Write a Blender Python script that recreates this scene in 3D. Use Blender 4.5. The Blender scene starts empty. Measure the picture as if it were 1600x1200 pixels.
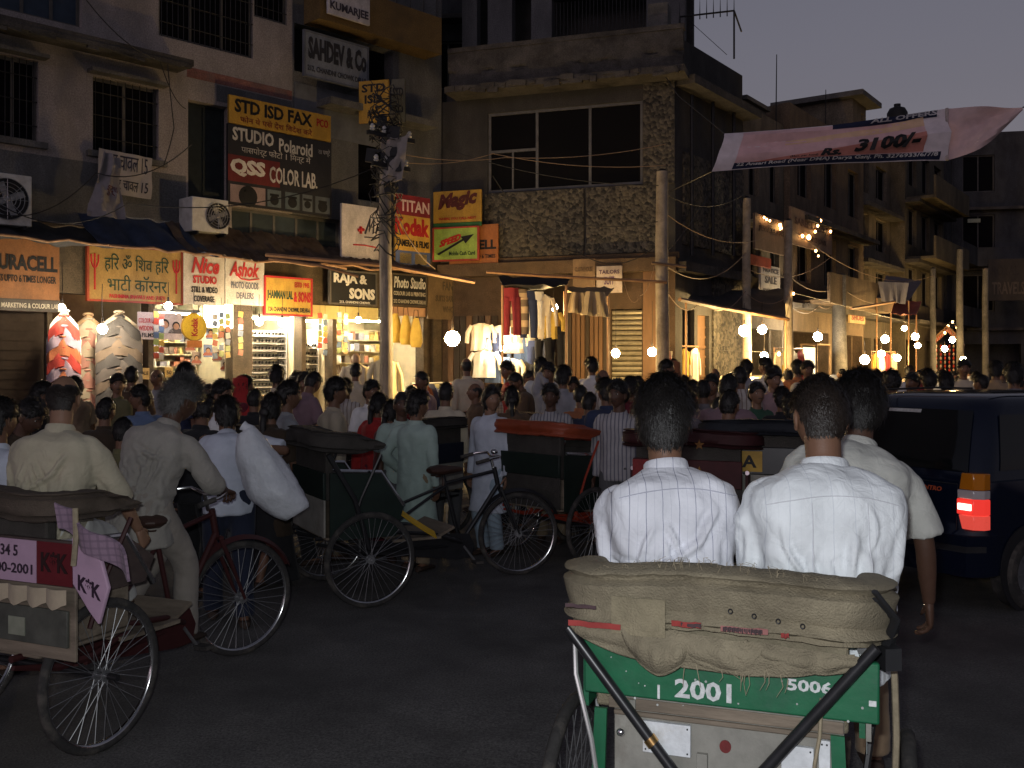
import bpy, bmesh, math, random
import numpy as np
from mathutils import Vector, Matrix, noise
R = math.radians
PI = math.pi
rng = random.Random(7)
scene = bpy.context.scene
COL = scene.collection

# ------------------------------------------------------------------ camera, sky, sun, exposure
F_PX, CX, HY, CAM_H = 1570.0, 800.0, 570.0, 1.8
cam_data = bpy.data.cameras.new('camera')
cam = bpy.data.objects.new('camera', cam_data); COL.objects.link(cam)
cam.location = (0, 0, CAM_H); cam.rotation_euler = (R(90), 0, 0)
cam_data.sensor_width = 36.0; cam_data.lens = 36.0 * F_PX / 1600.0
cam_data.shift_y = -(600 - HY) / 1600.0
cam_data.clip_start = 0.05; cam_data.clip_end = 2000
scene.camera = cam

SUN_EL, SUN_AZ = 1.5, 205.0            # just above the horizon, behind the photographer
world = bpy.data.worlds.new('World'); scene.world = world; world.use_nodes = True
wn = world.node_tree.nodes; wl = world.node_tree.links
wn.clear()
w_out = wn.new('ShaderNodeOutputWorld'); w_bg = wn.new('ShaderNodeBackground')
w_sky = wn.new('ShaderNodeTexSky'); w_hsv = wn.new('ShaderNodeHueSaturation')
w_sky.sky_type = 'NISHITA'; w_sky.sun_disc = False
w_sky.sun_elevation = R(SUN_EL); w_sky.sun_rotation = R(SUN_AZ)
w_sky.dust_density = 3.0; w_sky.air_density = 1.4
w_hsv.inputs['Saturation'].default_value = 0.3
w_tint = wn.new('ShaderNodeMix'); w_tint.data_type = 'RGBA'; w_tint.blend_type = 'MULTIPLY'; w_tint.inputs[0].default_value = 1.0; w_tint.inputs[7].default_value = (1.0, 0.965, 1.27, 1)   # violet-grey dusk air
w_bg.inputs['Strength'].default_value = 0.15
wl.new(w_sky.outputs[0], w_hsv.inputs['Color']); wl.new(w_hsv.outputs[0], w_tint.inputs[6]); wl.new(w_tint.outputs[2], w_bg.inputs['Color'])
wl.new(w_bg.outputs[0], w_out.inputs['Surface'])

sun_d = bpy.data.lights.new('sun', 'SUN'); sun_d.energy = 0.032; sun_d.angle = R(25)
sun_d.color = (1.0, 0.86, 0.8)
sun = bpy.data.objects.new('sun', sun_d); COL.objects.link(sun)
_az, _el = R(SUN_AZ), R(6)
sun.rotation_euler = Vector((math.sin(_az) * math.cos(_el), math.cos(_az) * math.cos(_el), math.sin(_el))).to_track_quat('Z', 'Y').to_euler()

# the photographer's electronic flash: a lamp the size of a flash tube window beside the lens;
# the picture is a flash exposure (hard fall-off from the near white shirts, lit reflectors)
fl = bpy.data.lights.new('flash_tube', 'AREA'); fl.shape = 'RECTANGLE'; fl.size = 0.06; fl.size_y = 0.035
fl.energy = 74.0; fl.color = (0.93, 0.97, 1.0)
flash = bpy.data.objects.new('flash_tube', fl); COL.objects.link(flash)
flash.location = (-0.05, 0.0, CAM_H + 0.09); flash.rotation_euler = (R(89), 0, R(-4))

vs = scene.view_settings
scene.display_settings.display_device = 'sRGB'
vs.view_transform = 'Standard'; vs.look = 'None'; vs.gamma = 1.0; vs.exposure = 0.0; vs.use_curve_mapping = False
scene.render.engine = 'CYCLES'
scene.cycles.use_denoising = True
scene.cycles.max_bounces = 6
scene.cycles.diffuse_bounces = 3
scene.cycles.glossy_bounces = 3
scene.cycles.transmission_bounces = 4
scene.cycles.transparent_max_bounces = 6
scene.cycles.sample_clamp_indirect = 3.0

# ------------------------------------------------------------------ materials
_mats = {}
def mat(name, col, rough=0.8, metal=0.0, var=0.25, scale=6.0, bump=0.0, bscale=40.0, emit=0.0, emit_col=None, spec=0.3, dirt=None, stretch=None, grit=0.0, gscale=45):
    """procedural surface: base colour broken up by two noises, optional dirt colour patches, optional bump"""
    if name in _mats: return _mats[name]
    m = bpy.data.materials.new(name); m.use_nodes = True
    nt = m.node_tree; N = nt.nodes; L = nt.links
    b = N['Principled BSDF']
    b.inputs['Roughness'].default_value = rough; b.inputs['Metallic'].default_value = metal
    b.inputs['Specular IOR Level'].default_value = spec
    tc = N.new('ShaderNodeTexCoord')
    src = tc.outputs['Object']
    if stretch:
        mp = N.new('ShaderNodeMapping'); mp.inputs['Scale'].default_value = stretch
        L.new(src, mp.inputs['Vector']); src = mp.outputs['Vector']
    if var > 0 or dirt:
        n1 = N.new('ShaderNodeTexNoise'); n1.inputs['Scale'].default_value = scale; n1.inputs['Detail'].default_value = 7; n1.inputs['Roughness'].default_value = 0.65
        L.new(src, n1.inputs['Vector'])
        mr = N.new('ShaderNodeMapRange'); mr.inputs['From Min'].default_value = 0.3; mr.inputs['From Max'].default_value = 0.7
        mr.inputs['To Min'].default_value = 1 - var; mr.inputs['To Max'].default_value = 1 + var * 0.6
        L.new(n1.outputs['Fac'], mr.inputs['Value'])
        vm = N.new('ShaderNodeVectorMath'); vm.operation = 'SCALE'; vm.inputs[0].default_value = col[:3]
        L.new(mr.outputs[0], vm.inputs['Scale'])
        out = vm.outputs[0]
        if grit > 0:      # fine grit and soot specks
            n5 = N.new('ShaderNodeTexNoise'); n5.inputs['Scale'].default_value = gscale; n5.inputs['Detail'].default_value = 3; n5.inputs['Roughness'].default_value = 0.8; L.new(tc.outputs['Object'], n5.inputs['Vector'])
            m5 = N.new('ShaderNodeMapRange'); m5.inputs['From Min'].default_value = 0.32; m5.inputs['From Max'].default_value = 0.68; m5.inputs['To Min'].default_value = 1 - grit; m5.inputs['To Max'].default_value = 1 + grit; L.new(n5.outputs['Fac'], m5.inputs['Value'])
            v5 = N.new('ShaderNodeVectorMath'); v5.operation = 'SCALE'; L.new(out, v5.inputs[0]); L.new(m5.outputs[0], v5.inputs['Scale']); out = v5.outputs[0]
        if dirt:
            n2 = N.new('ShaderNodeTexNoise'); n2.inputs['Scale'].default_value = scale * 0.37; n2.inputs['Detail'].default_value = 9; n2.inputs['Roughness'].default_value = 0.7
            L.new(src, n2.inputs['Vector'])
            cr = N.new('ShaderNodeMapRange'); cr.inputs['From Min'].default_value = 0.48; cr.inputs['From Max'].default_value = 0.66
            L.new(n2.outputs['Fac'], cr.inputs['Value'])
            mx = N.new('ShaderNodeMix'); mx.data_type = 'RGBA'
            L.new(cr.outputs[0], mx.inputs[0]); L.new(out, mx.inputs[6]); mx.inputs[7].default_value = (*dirt[:3], 1)
            out = mx.outputs[2]
        L.new(out, b.inputs['Base Color'])
    else:
        b.inputs['Base Color'].default_value = (*col[:3], 1)
    if bump > 0:
        n3 = N.new('ShaderNodeTexNoise'); n3.inputs['Scale'].default_value = bscale; n3.inputs['Detail'].default_value = 5
        L.new(src, n3.inputs['Vector'])
        bp = N.new('ShaderNodeBump'); bp.inputs['Strength'].default_value = bump; bp.inputs['Distance'].default_value = 0.02
        L.new(n3.outputs['Fac'], bp.inputs['Height']); L.new(bp.outputs[0], b.inputs['Normal'])
    if emit > 0:
        b.inputs['Emission Color'].default_value = (*(emit_col or col)[:3], 1); b.inputs['Emission Strength'].default_value = emit
    _mats[name] = m
    return m

def cloth(name, col, kind=None, c2=(0.05, 0.06, 0.12), period=0.05, width=0.06, bump=0.25, sheer=0.0):
    """woven cloth: fine thread bump, soft mottling, optional printed stripes (vertical x, horizontal z) or checks"""
    if name in _mats: return _mats[name]
    m = bpy.data.materials.new(name); m.use_nodes = True
    nt = m.node_tree; N = nt.nodes; L = nt.links
    b = N['Principled BSDF']; b.inputs['Roughness'].default_value = 0.9; b.inputs['Specular IOR Level'].default_value = 0.15
    b.inputs['Sheen Weight'].default_value = 0.08
    tc = N.new('ShaderNodeTexCoord'); src = tc.outputs['Object']
    n1 = N.new('ShaderNodeTexNoise'); n1.inputs['Scale'].default_value = 9; n1.inputs['Detail'].default_value = 6
    L.new(src, n1.inputs['Vector'])
    mr = N.new('ShaderNodeMapRange'); mr.inputs['From Min'].default_value = 0.3; mr.inputs['From Max'].default_value = 0.7
    mr.inputs['To Min'].default_value = 0.86; mr.inputs['To Max'].default_value = 1.05
    L.new(n1.outputs['Fac'], mr.inputs['Value'])
    vm = N.new('ShaderNodeVectorMath'); vm.operation = 'SCALE'; vm.inputs[0].default_value = col[:3]; L.new(mr.outputs[0], vm.inputs['Scale'])
    out = vm.outputs[0]
    def stripe(axis, per, wid):
        sp = N.new('ShaderNodeSeparateXYZ'); 
        wob = N.new('ShaderNodeTexNoise'); wob.inputs['Scale'].default_value = 5; L.new(src, wob.inputs['Vector'])
        L.new(src, sp.inputs[0])
        ma = N.new('ShaderNodeMath'); ma.operation = 'MULTIPLY_ADD'; ma.inputs[1].default_value = 0.02; L.new(wob.outputs['Fac'], ma.inputs[0]); L.new(sp.outputs[axis], ma.inputs[2])
        md = N.new('ShaderNodeMath'); md.operation = 'PINGPONG'; md.inputs[1].default_value = per / 2; L.new(ma.outputs[0], md.inputs[0])
        lt = N.new('ShaderNodeMath'); lt.operation = 'LESS_THAN'; lt.inputs[1].default_value = per * wid / 2; L.new(md.outputs[0], lt.inputs[0])
        return lt.outputs[0]
    def over(o, fac, c, k=1.0):
        mm = N.new('ShaderNodeMath'); mm.operation = 'MULTIPLY'; mm.inputs[1].default_value = k; L.new(fac, mm.inputs[0])
        mx = N.new('ShaderNodeMix'); mx.data_type = 'RGBA'; L.new(mm.outputs[0], mx.inputs[0]); L.new(o, mx.inputs[6]); mx.inputs[7].default_value = (*c, 1)
        return mx.outputs[2]
    if kind == 'v': out = over(out, stripe(0, period, width), c2, 0.85)
    if kind == 'pin':
        out = over(out, stripe(0, period / 2, width), c2, 0.28); out = over(out, stripe(0, period, width * 0.8), c2, 0.8)
    if kind == 'h': out = over(out, stripe(2, period, width), c2)
    if kind == 'check': out = over(over(out, stripe(0, period, width), c2, 0.5), stripe(2, period, width), c2, 0.5)
    L.new(out, b.inputs['Base Color'])
    n3 = N.new('ShaderNodeTexNoise'); n3.inputs['Scale'].default_value = 300; n3.inputs['Detail'].default_value = 2; L.new(src, n3.inputs['Vector'])
    n4 = N.new('ShaderNodeTexNoise'); n4.inputs['Scale'].default_value = 18; n4.inputs['Detail'].default_value = 4; n4.inputs['Distortion'].default_value = 1.2; L.new(src, n4.inputs['Vector'])
    ad = N.new('ShaderNodeMath'); ad.operation = 'MULTIPLY_ADD'; ad.inputs[1].default_value = 0.08; L.new(n3.outputs['Fac'], ad.inputs[0]); L.new(n4.outputs['Fac'], ad.inputs[2])
    bp = N.new('ShaderNodeBump'); bp.inputs['Strength'].default_value = bump; bp.inputs['Distance'].default_value = 0.02
    L.new(ad.outputs[0], bp.inputs['Height']); L.new(bp.outputs[0], b.inputs['Normal'])
    _mats[name] = m
    return m

def glow(name, col, s):
    if name in _mats: return _mats[name]
    m = bpy.data.materials.new(name); m.use_nodes = True
    N = m.node_tree.nodes; N.clear()
    o = N.new('ShaderNodeOutputMaterial'); e = N.new('ShaderNodeEmission'); e.inputs[0].default_value = (*col, 1); e.inputs[1].default_value = s
    m.node_tree.links.new(e.outputs[0], o.inputs[0]); m.cycles.emission_sampling = 'FRONT'
    _mats[name] = m
    return m

# ------------------------------------------------------------------ mesh builder
class MB:
    def __init__(s): s.v = []; s.f = []; s.mi = []; s.cur = 0
    def add(s, vs, fs):
        o = len(s.v); s.v.extend([tuple(p) for p in vs])
        for f in fs: s.f.append(tuple(i + o for i in f)); s.mi.append(s.cur)
        return s
    def box(s, c, d, rot=None):
        hx, hy, hz = d[0] / 2, d[1] / 2, d[2] / 2
        P = [Vector((sx * hx, sy * hy, sz * hz)) for sx, sy, sz in ((-1,-1,-1),(1,-1,-1),(1,1,-1),(-1,1,-1),(-1,-1,1),(1,-1,1),(1,1,1),(-1,1,1))]
        if rot is not None: P = [rot @ p for p in P]
        c = Vector(c)
        return s.add([p + c for p in P], [(3,2,1,0),(4,5,6,7),(0,1,5,4),(1,2,6,5),(2,3,7,6),(3,0,4,7)])
    def bx(s, x0, x1, y0, y1, z0, z1):
        return s.box(((x0+x1)/2, (y0+y1)/2, (z0+z1)/2), (abs(x1-x0), abs(y1-y0), abs(z1-z0)))
    def loft(s, rings, cap=True, closed=False):
        n = len(rings[0]); vs = [p for r in rings for p in r]; fs = []
        m = len(rings)
        for i in range(m if closed else m - 1):
            a, b = i * n, ((i + 1) % m) * n
            for j in range(n):
                k = (j + 1) % n
                fs.append((a + j, a + k, b + k, b + j))
        if cap and not closed:
            fs.append(tuple(range(n - 1, -1, -1))); fs.append(tuple((m - 1) * n + j for j in range(n)))
        return s.add(vs, fs)
    def tube(s, pts, r, n=8, cap=True, closed=False, flat=1.0):
        pts = [Vector(p) for p in pts]; m = len(pts)
        rs = list(r) if isinstance(r, (list, tuple)) else [r] * m
        rings = []; up = None
        for i, p in enumerate(pts):
            if closed: t = pts[(i + 1) % m] - pts[i - 1]
            else: t = pts[min(i + 1, m - 1)] - pts[max(i - 1, 0)]
            t = t.normalized() if t.length > 1e-9 else Vector((0, 0, 1))
            if up is None:
                up = Vector((0, 0, 1)) if abs(t.z) < 0.9 else Vector((0, 1, 0))
            a = t.cross(up)
            if a.length < 1e-6: a = t.orthogonal()
            a.normalize(); b = a.cross(t).normalized(); up = b
            rings.append([p + a * (math.cos(2*PI*j/n) * rs[i]) + b * (math.sin(2*PI*j/n) * rs[i] * flat) for j in range(n)])
        return s.loft(rings, cap, closed)
    def limb(s, pts, rs, n=12, it=2, flat=1.0):
        """a tube whose corners are rounded off, for sleeves, arms and legs"""
        P = [(*p, r) for p, r in zip([Vector(p) for p in pts], rs)]; P = [Vector(p) for p in P]
        for _ in range(it):
            Q = [P[0]]
            for a, b in zip(P[:-1], P[1:]): Q += [a.lerp(b, .25), a.lerp(b, .75)]
            P = Q + [P[-1]]
        return s.tube([p.to_3d() for p in P], [p.w for p in P], n, flat=flat)
    def bar(s, p0, p1, r0, r1=None, n=8): return s.tube([p0, p1], [r0, r0 if r1 is None else r1], n)
    def ell(s, c, rad, nu=16, nv=10, rot=None):
        c = Vector(c); vs = []; fs = []
        for i in range(nv + 1):
            t = PI * i / nv
            for j in range(nu):
                a = 2 * PI * j / nu
                p = Vector((rad[0]*math.sin(t)*math.cos(a), rad[1]*math.sin(t)*math.sin(a), rad[2]*math.cos(t)))
                vs.append(c + (rot @ p if rot is not None else p))
        for i in range(nv):
            for j in range(nu):
                k = (j + 1) % nu
                fs.append((i*nu+j, (i+1)*nu+j, (i+1)*nu+k, i*nu+k))
        return s.add(vs, fs)
    def ring(s, c, axis, rad, r, n=36, m=8, flat=1.0):
        axis = Vector(axis).normalized(); a = axis.orthogonal().normalized(); b = axis.cross(a); c = Vector(c)
        rings = []
        for i in range(n):
            t = 2*PI*i/n; d = a*math.cos(t) + b*math.sin(t)
            rings.append([c + d*(rad + r*math.cos(2*PI*j/m)) + axis*(r*flat*math.sin(2*PI*j/m)) for j in range(m)])
        return s.loft(rings, False, True)
    def disc(s, c, axis, rad, th, n=20): 
        axis = Vector(axis).normalized(); c = Vector(c)
        return s.bar(c - axis*th/2, c + axis*th/2, rad, rad, n)
    def prism(s, poly, d):
        """poly: 3-D points of a flat outline; d: extrusion vector"""
        n = len(poly); d = Vector(d); P = [Vector(p) for p in poly]
        return s.add(P + [p + d for p in P], [tuple(range(n - 1, -1, -1)), tuple(range(n, 2*n))] + [(i, (i+1) % n, n + (i+1) % n, n + i) for i in range(n)])
    def sheet(s, P, th=0.004, axis=None):
        """grid P[i][j] of points turned into a thin closed sheet"""
        m, n = len(P), len(P[0]); A = [[Vector(p) for p in row] for row in P]
        nv = []
        for i in range(m):
            row = []
            for j in range(n):
                du = A[min(i+1, m-1)][j] - A[max(i-1, 0)][j]; dv = A[i][min(j+1, n-1)] - A[i][max(j-1, 0)]
                q = du.cross(dv); q = q.normalized() if q.length > 1e-12 else Vector((0, 0, 1)); row.append(q * th)
            nv.append(row)
        vs = [p for row in A for p in row] + [A[i][j] + nv[i][j] for i in range(m) for j in range(n)]
        fs = []; o = m * n
        for i in range(m - 1):
            for j in range(n - 1):
                a, b, c, d = i*n+j, i*n+j+1, (i+1)*n+j+1, (i+1)*n+j
                fs.append((d, c, b, a)); fs.append((a+o, b+o, c+o, d+o))
        for i in range(m - 1):
            fs.append((i*n, i*n+o, (i+1)*n+o, (i+1)*n)); e = i*n+n-1; g = (i+1)*n+n-1
            fs.append((e, g, g+o, e+o))
        for j in range(n - 1):
            fs.append((j, j+1, j+1+o, j+o)); e = (m-1)*n+j
            fs.append((e, e+o, e+1+o, e+1))
        return s.add(vs, fs)
    def mesh(s, name, mats, smooth=40):
        me = bpy.data.meshes.new(name); me.from_pydata(s.v, [], s.f)
        if not isinstance(mats, (list, tuple)): mats = [mats]
        for m in mats: me.materials.append(m)
        if len(mats) > 1: me.polygons.foreach_set('material_index', s.mi)
        if smooth:
            me.polygons.foreach_set('use_smooth', [True] * len(me.polygons)); me.set_sharp_from_angle(angle=R(smooth))
        me.update()
        return me
    def build(s, name, mats, parent=None, smooth=40, bevel=0, loc=None):
        o = bpy.data.objects.new(name, s.mesh(name, mats, smooth)); COL.objects.link(o)
        if parent is not None: o.parent = parent
        if loc is not None: o.location = loc
        if bevel:
            bm = o.modifiers.new('b', 'BEVEL'); bm.width = bevel; bm.segments = 2; bm.limit_method = 'ANGLE'
        return o

def tag(o, label=None, cat=None, group=None, kind=None):
    if label: o['label'] = label
    if cat: o['category'] = cat
    if group: o['group'] = group
    if kind: o['kind'] = kind
    return o
def thing(name, label, cat, loc=(0, 0, 0), rz=0.0, group=None, scale=1.0):
    o = bpy.data.objects.new(name, None); COL.objects.link(o)
    o.empty_display_size = 0.1
    o.location = loc; o.rotation_euler = (0, 0, rz)
    if scale != 1.0: o.scale = (scale,) * 3
    return tag(o, label, cat, group)
KIDS = {}
def copy_tree(o, parent=None):
    c = o.copy(); COL.objects.link(c)
    if parent is not None: c.parent = parent
    for ch in list(o.children): copy_tree(ch, c)
    return c
def share(o, name, parent, loc=None, rot=None):
    """another part with the same mesh data"""
    c = bpy.data.objects.new(name, o.data); COL.objects.link(c); c.parent = parent
    if loc is not None: c.location = loc
    if rot is not None: c.rotation_euler = rot
    return c
def at(px, py, D):
    return Vector(((px - CX) / F_PX * D, D, CAM_H + (HY - py) / F_PX * D))
def gx(px, D): return (px - CX) / F_PX * D

class Frame:
    """a facade plane: origin on the ground, x along the facade, outward = local -y"""
    def __init__(s, ox, oy, dx, dy):
        l = math.hypot(dx, dy); s.o = Vector((ox, oy)); s.u = Vector((dx / l, dy / l)); s.n = Vector((s.u.y, -s.u.x)); s.rz = math.atan2(s.u.y, s.u.x)
    def hit(s, px, py, out=0.0):
        k = (px - CX) / F_PX; o = s.o + s.n * out
        # (k D, D) = o + x u
        x = (k * o.y - o.x) / (s.u.x - k * s.u.y); D = o.y + x * s.u.y
        return x, CAM_H + (HY - py) / F_PX * D
    def w(s, x, out, z): 
        p = s.o + s.u * x + s.n * out
        return Vector((p.x, p.y, z))

# ------------------------------------------------------------------ lettering
_fonts = {}
_tcache = {}
def text_mesh(txt, bold=0.0, shear=0.0, ext=0.02, res=2):
    k = (txt, bold, shear, ext)
    if k in _tcache: return _tcache[k]
    cu = bpy.data.curves.new('t', 'FONT'); cu.body = txt; cu.size = 1.0; cu.extrude = ext; cu.offset = bold; cu.shear = shear; cu.resolution_u = res
    ob = bpy.data.objects.new('t', cu); COL.objects.link(ob)
    dg = bpy.context.evaluated_depsgraph_get()
    me = bpy.data.meshes.new_from_object(ob.evaluated_get(dg))
    n = len(me.vertices); a = np.empty(n * 3); me.vertices.foreach_get('co', a); a = a.reshape(-1, 3)
    fs = [tuple(p.vertices) for p in me.polygons]
    bpy.data.objects.remove(ob); bpy.data.curves.remove(cu); bpy.data.meshes.remove(me)
    _tcache[k] = (a, fs)
    return _tcache[k]
def put_text(mb, txt, x0, x1, z0, z1, y, th=0.008, bold=0.02, shear=0.0, slope=0.0, mono=False, arc=0.0):
    """lettering fitted to a box of the local xz plane, raised towards -y"""
    a, fs = text_mesh(txt, bold, shear)
    if len(a) == 0: return mb
    lo, hi = a.min(0), a.max(0)
    u = (a[:, 0] - lo[0]) / max(hi[0] - lo[0], 1e-6); v = (a[:, 1] - lo[1]) / max(hi[1] - lo[1], 1e-6); w = (a[:, 2] - lo[2]) / max(hi[2] - lo[2], 1e-6)
    X = x0 + u * (x1 - x0); Z = z0 + v * (z1 - z0) + slope * u * (x1 - x0) + arc * np.sin(u * PI); Y = y - w * th
    return mb.add(np.stack([X, Y, Z], 1), fs)
# ================================================================== THE SETTING: ground
M_asph = mat('asphalt', (0.115, 0.11, 0.105), 0.85, grit=.55, gscale=70, var=0.35, scale=1.3, bump=0.5, bscale=90, dirt=(0.06, 0.057, 0.054))
M_pave = mat('pavement_stone', (0.16, 0.145, 0.125), 0.9, grit=.4, var=0.3, scale=3, bump=0.3, dirt=(0.07, 0.06, 0.05))
def ground():
    mb = MB(); n = 60; vs = []; xs = np.concatenate([np.linspace(-300, -14, 8), np.linspace(-12, 14, 27), np.linspace(16, 300, 8)])
    ys = np.concatenate([np.linspace(-300, -12, 8), np.linspace(-10, 20, 31), np.linspace(22, 60, 10), np.linspace(70, 400, 8)])
    P = [[(x, y, 0.012 * noise.noise((x * 0.35, y * 0.35, 0)) if abs(x) < 20 and -10 < y < 30 else 0.0) for x in xs] for y in ys]
    vs = [p for r in P for p in r]; w = len(xs)
    fs = [(i*w+j, i*w+j+1, (i+1)*w+j+1, (i+1)*w+j) for i in range(len(ys)-1) for j in range(w-1)]
    mb.add(vs, fs); o = mb.build('road', M_asph); tag(o, kind='structure')
ground()

FL = Frame(-8.153, 16.0, 0.69, 0.724)           # left row of shops
XE = FL.hit(690, 570)[0]
_c = FL.w(XE, 0, 0)
FC = Frame(_c.x, _c.y, 0.946, -0.326)           # front of the corner building
XC = FC.hit(1055, 570)[0]
_c = FC.w(XC, 0, 0)
FS = Frame(_c.x, _c.y, 0.574, 0.819)            # street side of the corner building and on down the street

def quad_hull(name, pts, z0, z1, m):
    mb = MB(); mb.prism([(p[0], p[1], z0) for p in pts], (0, 0, z1 - z0)); o = mb.build(name, m); return tag(o, kind='structure')
p1, p2, p3, p4 = FL.w(-7, 0, 0), FL.w(XE + 0.6, 0, 0), FL.w(XE + 0.6, 2.3, 0), FL.w(-7, 2.3, 0)
quad_hull('pavement', [p1, p2, p3, p4][::-1], 0.0, 0.13, M_pave)
p1, p2, p3, p4 = FS.w(0.0, 0, 0), FS.w(60, 0, 0), FS.w(60, 2.2, 0), FS.w(0.0, 2.2, 0)
quad_hull('pavement', [p1, p2, p3, p4][::-1], 0.0, 0.135, M_pave)

# ------------------------------------------------------------------ building materials
M_plaster = mat('old_plaster', (0.27, 0.24, 0.235), 0.9, grit=.38, gscale=40, var=0.3, scale=1.6, bump=0.35, bscale=14, dirt=(0.17, 0.155, 0.15), stretch=(1, 1, 0.45))
M_plaster2 = mat('grey_plaster', (0.11, 0.11, 0.115), 0.9, grit=.38, gscale=40, var=0.35, scale=1.8, bump=0.35, bscale=14, dirt=(0.07, 0.07, 0.072), stretch=(1, 1, 0.4))
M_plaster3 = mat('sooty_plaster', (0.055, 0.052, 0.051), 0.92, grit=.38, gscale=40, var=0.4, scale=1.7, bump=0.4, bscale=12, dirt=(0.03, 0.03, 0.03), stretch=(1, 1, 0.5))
M_erode = mat('eroded_plaster', (0.075, 0.069, 0.064), 0.95, grit=.38, gscale=40, var=0.45, scale=2.6, bump=0.8, bscale=9, dirt=(0.02, 0.019, 0.018))
M_ochre = mat('ochre_plaster', (0.13, 0.085, 0.035), 0.9, grit=.38, gscale=40, var=0.3, scale=2, bump=0.3, dirt=(0.08, 0.055, 0.03))
M_pinkband = mat('pink_band', (0.22, 0.10, 0.085), 0.9, grit=.38, gscale=40, var=0.4, scale=3, dirt=(0.13, 0.11, 0.11))
M_conc = mat('concrete', (0.13, 0.125, 0.12), 0.9, grit=.38, gscale=40, var=0.35, scale=3, bump=0.4, dirt=(0.05, 0.05, 0.05))
M_darkwood = mat('dark_wood', (0.035, 0.024, 0.017), 0.7, var=0.4, scale=4, bump=0.2, stretch=(1, 1, 0.15))
M_brownwood = mat('brown_wood', (0.12, 0.066, 0.034), 0.7, var=0.35, scale=5, bump=0.2, stretch=(1, 1, 0.15))
M_palewood = mat('pale_wood', (0.32, 0.2, 0.1), 0.7, var=0.3, scale=5, bump=0.15)
M_iron = mat('dark_iron', (0.025, 0.025, 0.027), 0.55, metal=0.3, var=0.4, scale=12)
M_glass = mat('dark_glass', (0.006, 0.006, 0.007), 0.5, var=0, spec=0.02)
M_steel = mat('galvanised', (0.32, 0.32, 0.33), 0.45, metal=0.8, var=0.3, scale=10)
M_frame = mat('window_frame', (0.09, 0.085, 0.08), 0.7, var=0.3)
M_shutter = mat('blue_black_shutter', (0.02, 0.026, 0.028), 0.6, var=0.3)
M_cream = mat('cream_paint', (0.55, 0.47, 0.30), 0.8, var=0.2, scale=4, dirt=(0.38, 0.3, 0.17))
M_white = mat('white_paint', (0.62, 0.61, 0.58), 0.7, var=0.15, scale=8, dirt=(0.42, 0.4, 0.37))
M_black = mat('black_paint', (0.018, 0.018, 0.02), 0.6, var=0.3)
M_rubble = mat('soot', (0.04, 0.036, 0.033), 0.95, var=0.4)
def pebble_mat():
    m = bpy.data.materials.new('pebble_dash'); m.use_nodes = True; nt = m.node_tree; N = nt.nodes; L = nt.links; b = N['Principled BSDF']
    b.inputs['Roughness'].default_value = 0.85
    tc = N.new('ShaderNodeTexCoord'); v = N.new('ShaderNodeTexVoronoi'); v.inputs['Scale'].default_value = 15; v.inputs['Randomness'].default_value = 1
    nz = N.new('ShaderNodeTexNoise'); nz.inputs['Scale'].default_value = 9; nz.inputs['Detail'].default_value = 6
    L.new(tc.outputs['Object'], v.inputs['Vector']); L.new(tc.outputs['Object'], nz.inputs['Vector'])
    cr = N.new('ShaderNodeValToRGB'); cr.color_ramp.elements[0].color = (0.015, 0.014, 0.013, 1); cr.color_ramp.elements[1].color = (0.085, 0.075, 0.06, 1)
    cr.color_ramp.elements[0].position = 0.3; cr.color_ramp.elements[1].position = 0.75
    sp = N.new('ShaderNodeSeparateColor'); L.new(v.outputs['Color'], sp.inputs[0])
    mm = N.new('ShaderNodeMath'); mm.operation = 'MULTIPLY_ADD'; mm.inputs[1].default_value = 0.6; L.new(sp.outputs[0], mm.inputs[0])
    m2 = N.new('ShaderNodeMath'); m2.operation = 'MULTIPLY'; m2.inputs[1].default_value = 0.5; L.new(nz.outputs['Fac'], m2.inputs[0]); L.new(m2.outputs[0], mm.inputs[2])
    L.new(mm.outputs[0], cr.inputs[0]); L.new(cr.outputs[0], b.inputs['Base Color'])
    bp = N.new('ShaderNodeBump'); bp.inputs['Strength'].default_value = 0.9; bp.inputs['Distance'].default_value = 0.03; bp.invert = True
    L.new(v.outputs['Distance'], bp.inputs['Height']); L.new(bp.outputs[0], b.inputs['Normal'])
    return m
M_pebble = pebble_mat()

# ------------------------------------------------------------------ wall with openings
def holed_wall(mb, x0, x1, z0, z1, y0, y1, holes):
    """y0 front (smaller), y1 back. holes: (xa, xb, za, zb)"""
    xs = sorted({x0, x1, *[min(max(h[i], x0), x1) for h in holes for i in (0, 1)]}); zs = sorted({z0, z1, *[min(max(h[i], z0), z1) for h in holes for i in (2, 3)]})
    def solid(i, j):
        if i < 0 or j < 0 or i >= len(xs) - 1 or j >= len(zs) - 1: return False
        cx, cz = (xs[i] + xs[i+1]) / 2, (zs[j] + zs[j+1]) / 2
        return not any(h[0] < cx < h[1] and h[2] < cz < h[3] for h in holes)
    for i in range(len(xs) - 1):
        for j in range(len(zs) - 1):
            if not solid(i, j): continue
            a, b, c, d = xs[i], xs[i+1], zs[j], zs[j+1]
            V = [(a,y0,c),(b,y0,c),(b,y0,d),(a,y0,d),(a,y1,c),(b,y1,c),(b,y1,d),(a,y1,d)]
            f = [(0,1,2,3),(5,4,7,6)]
            if not solid(i-1, j): f.append((4,0,3,7))
            if not solid(i+1, j): f.append((1,5,6,2))
            if not solid(i, j-1): f.append((4,5,1,0))
            if not solid(i, j+1): f.append((3,2,6,7))
            mb.add(V, f)
    return mb
def pxbox(F, pl, pt, pr, pb, out=0.0):
    """pixel box measured at its left edge (top, bottom) -> x0, x1, z0, z1 on the plane"""
    x0, zt = F.hit(pl, pt, out); _, zb = F.hit(pl, pb, out); x1, _ = F.hit(pr, pt, out)
    return x0, x1, zb, zt

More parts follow.
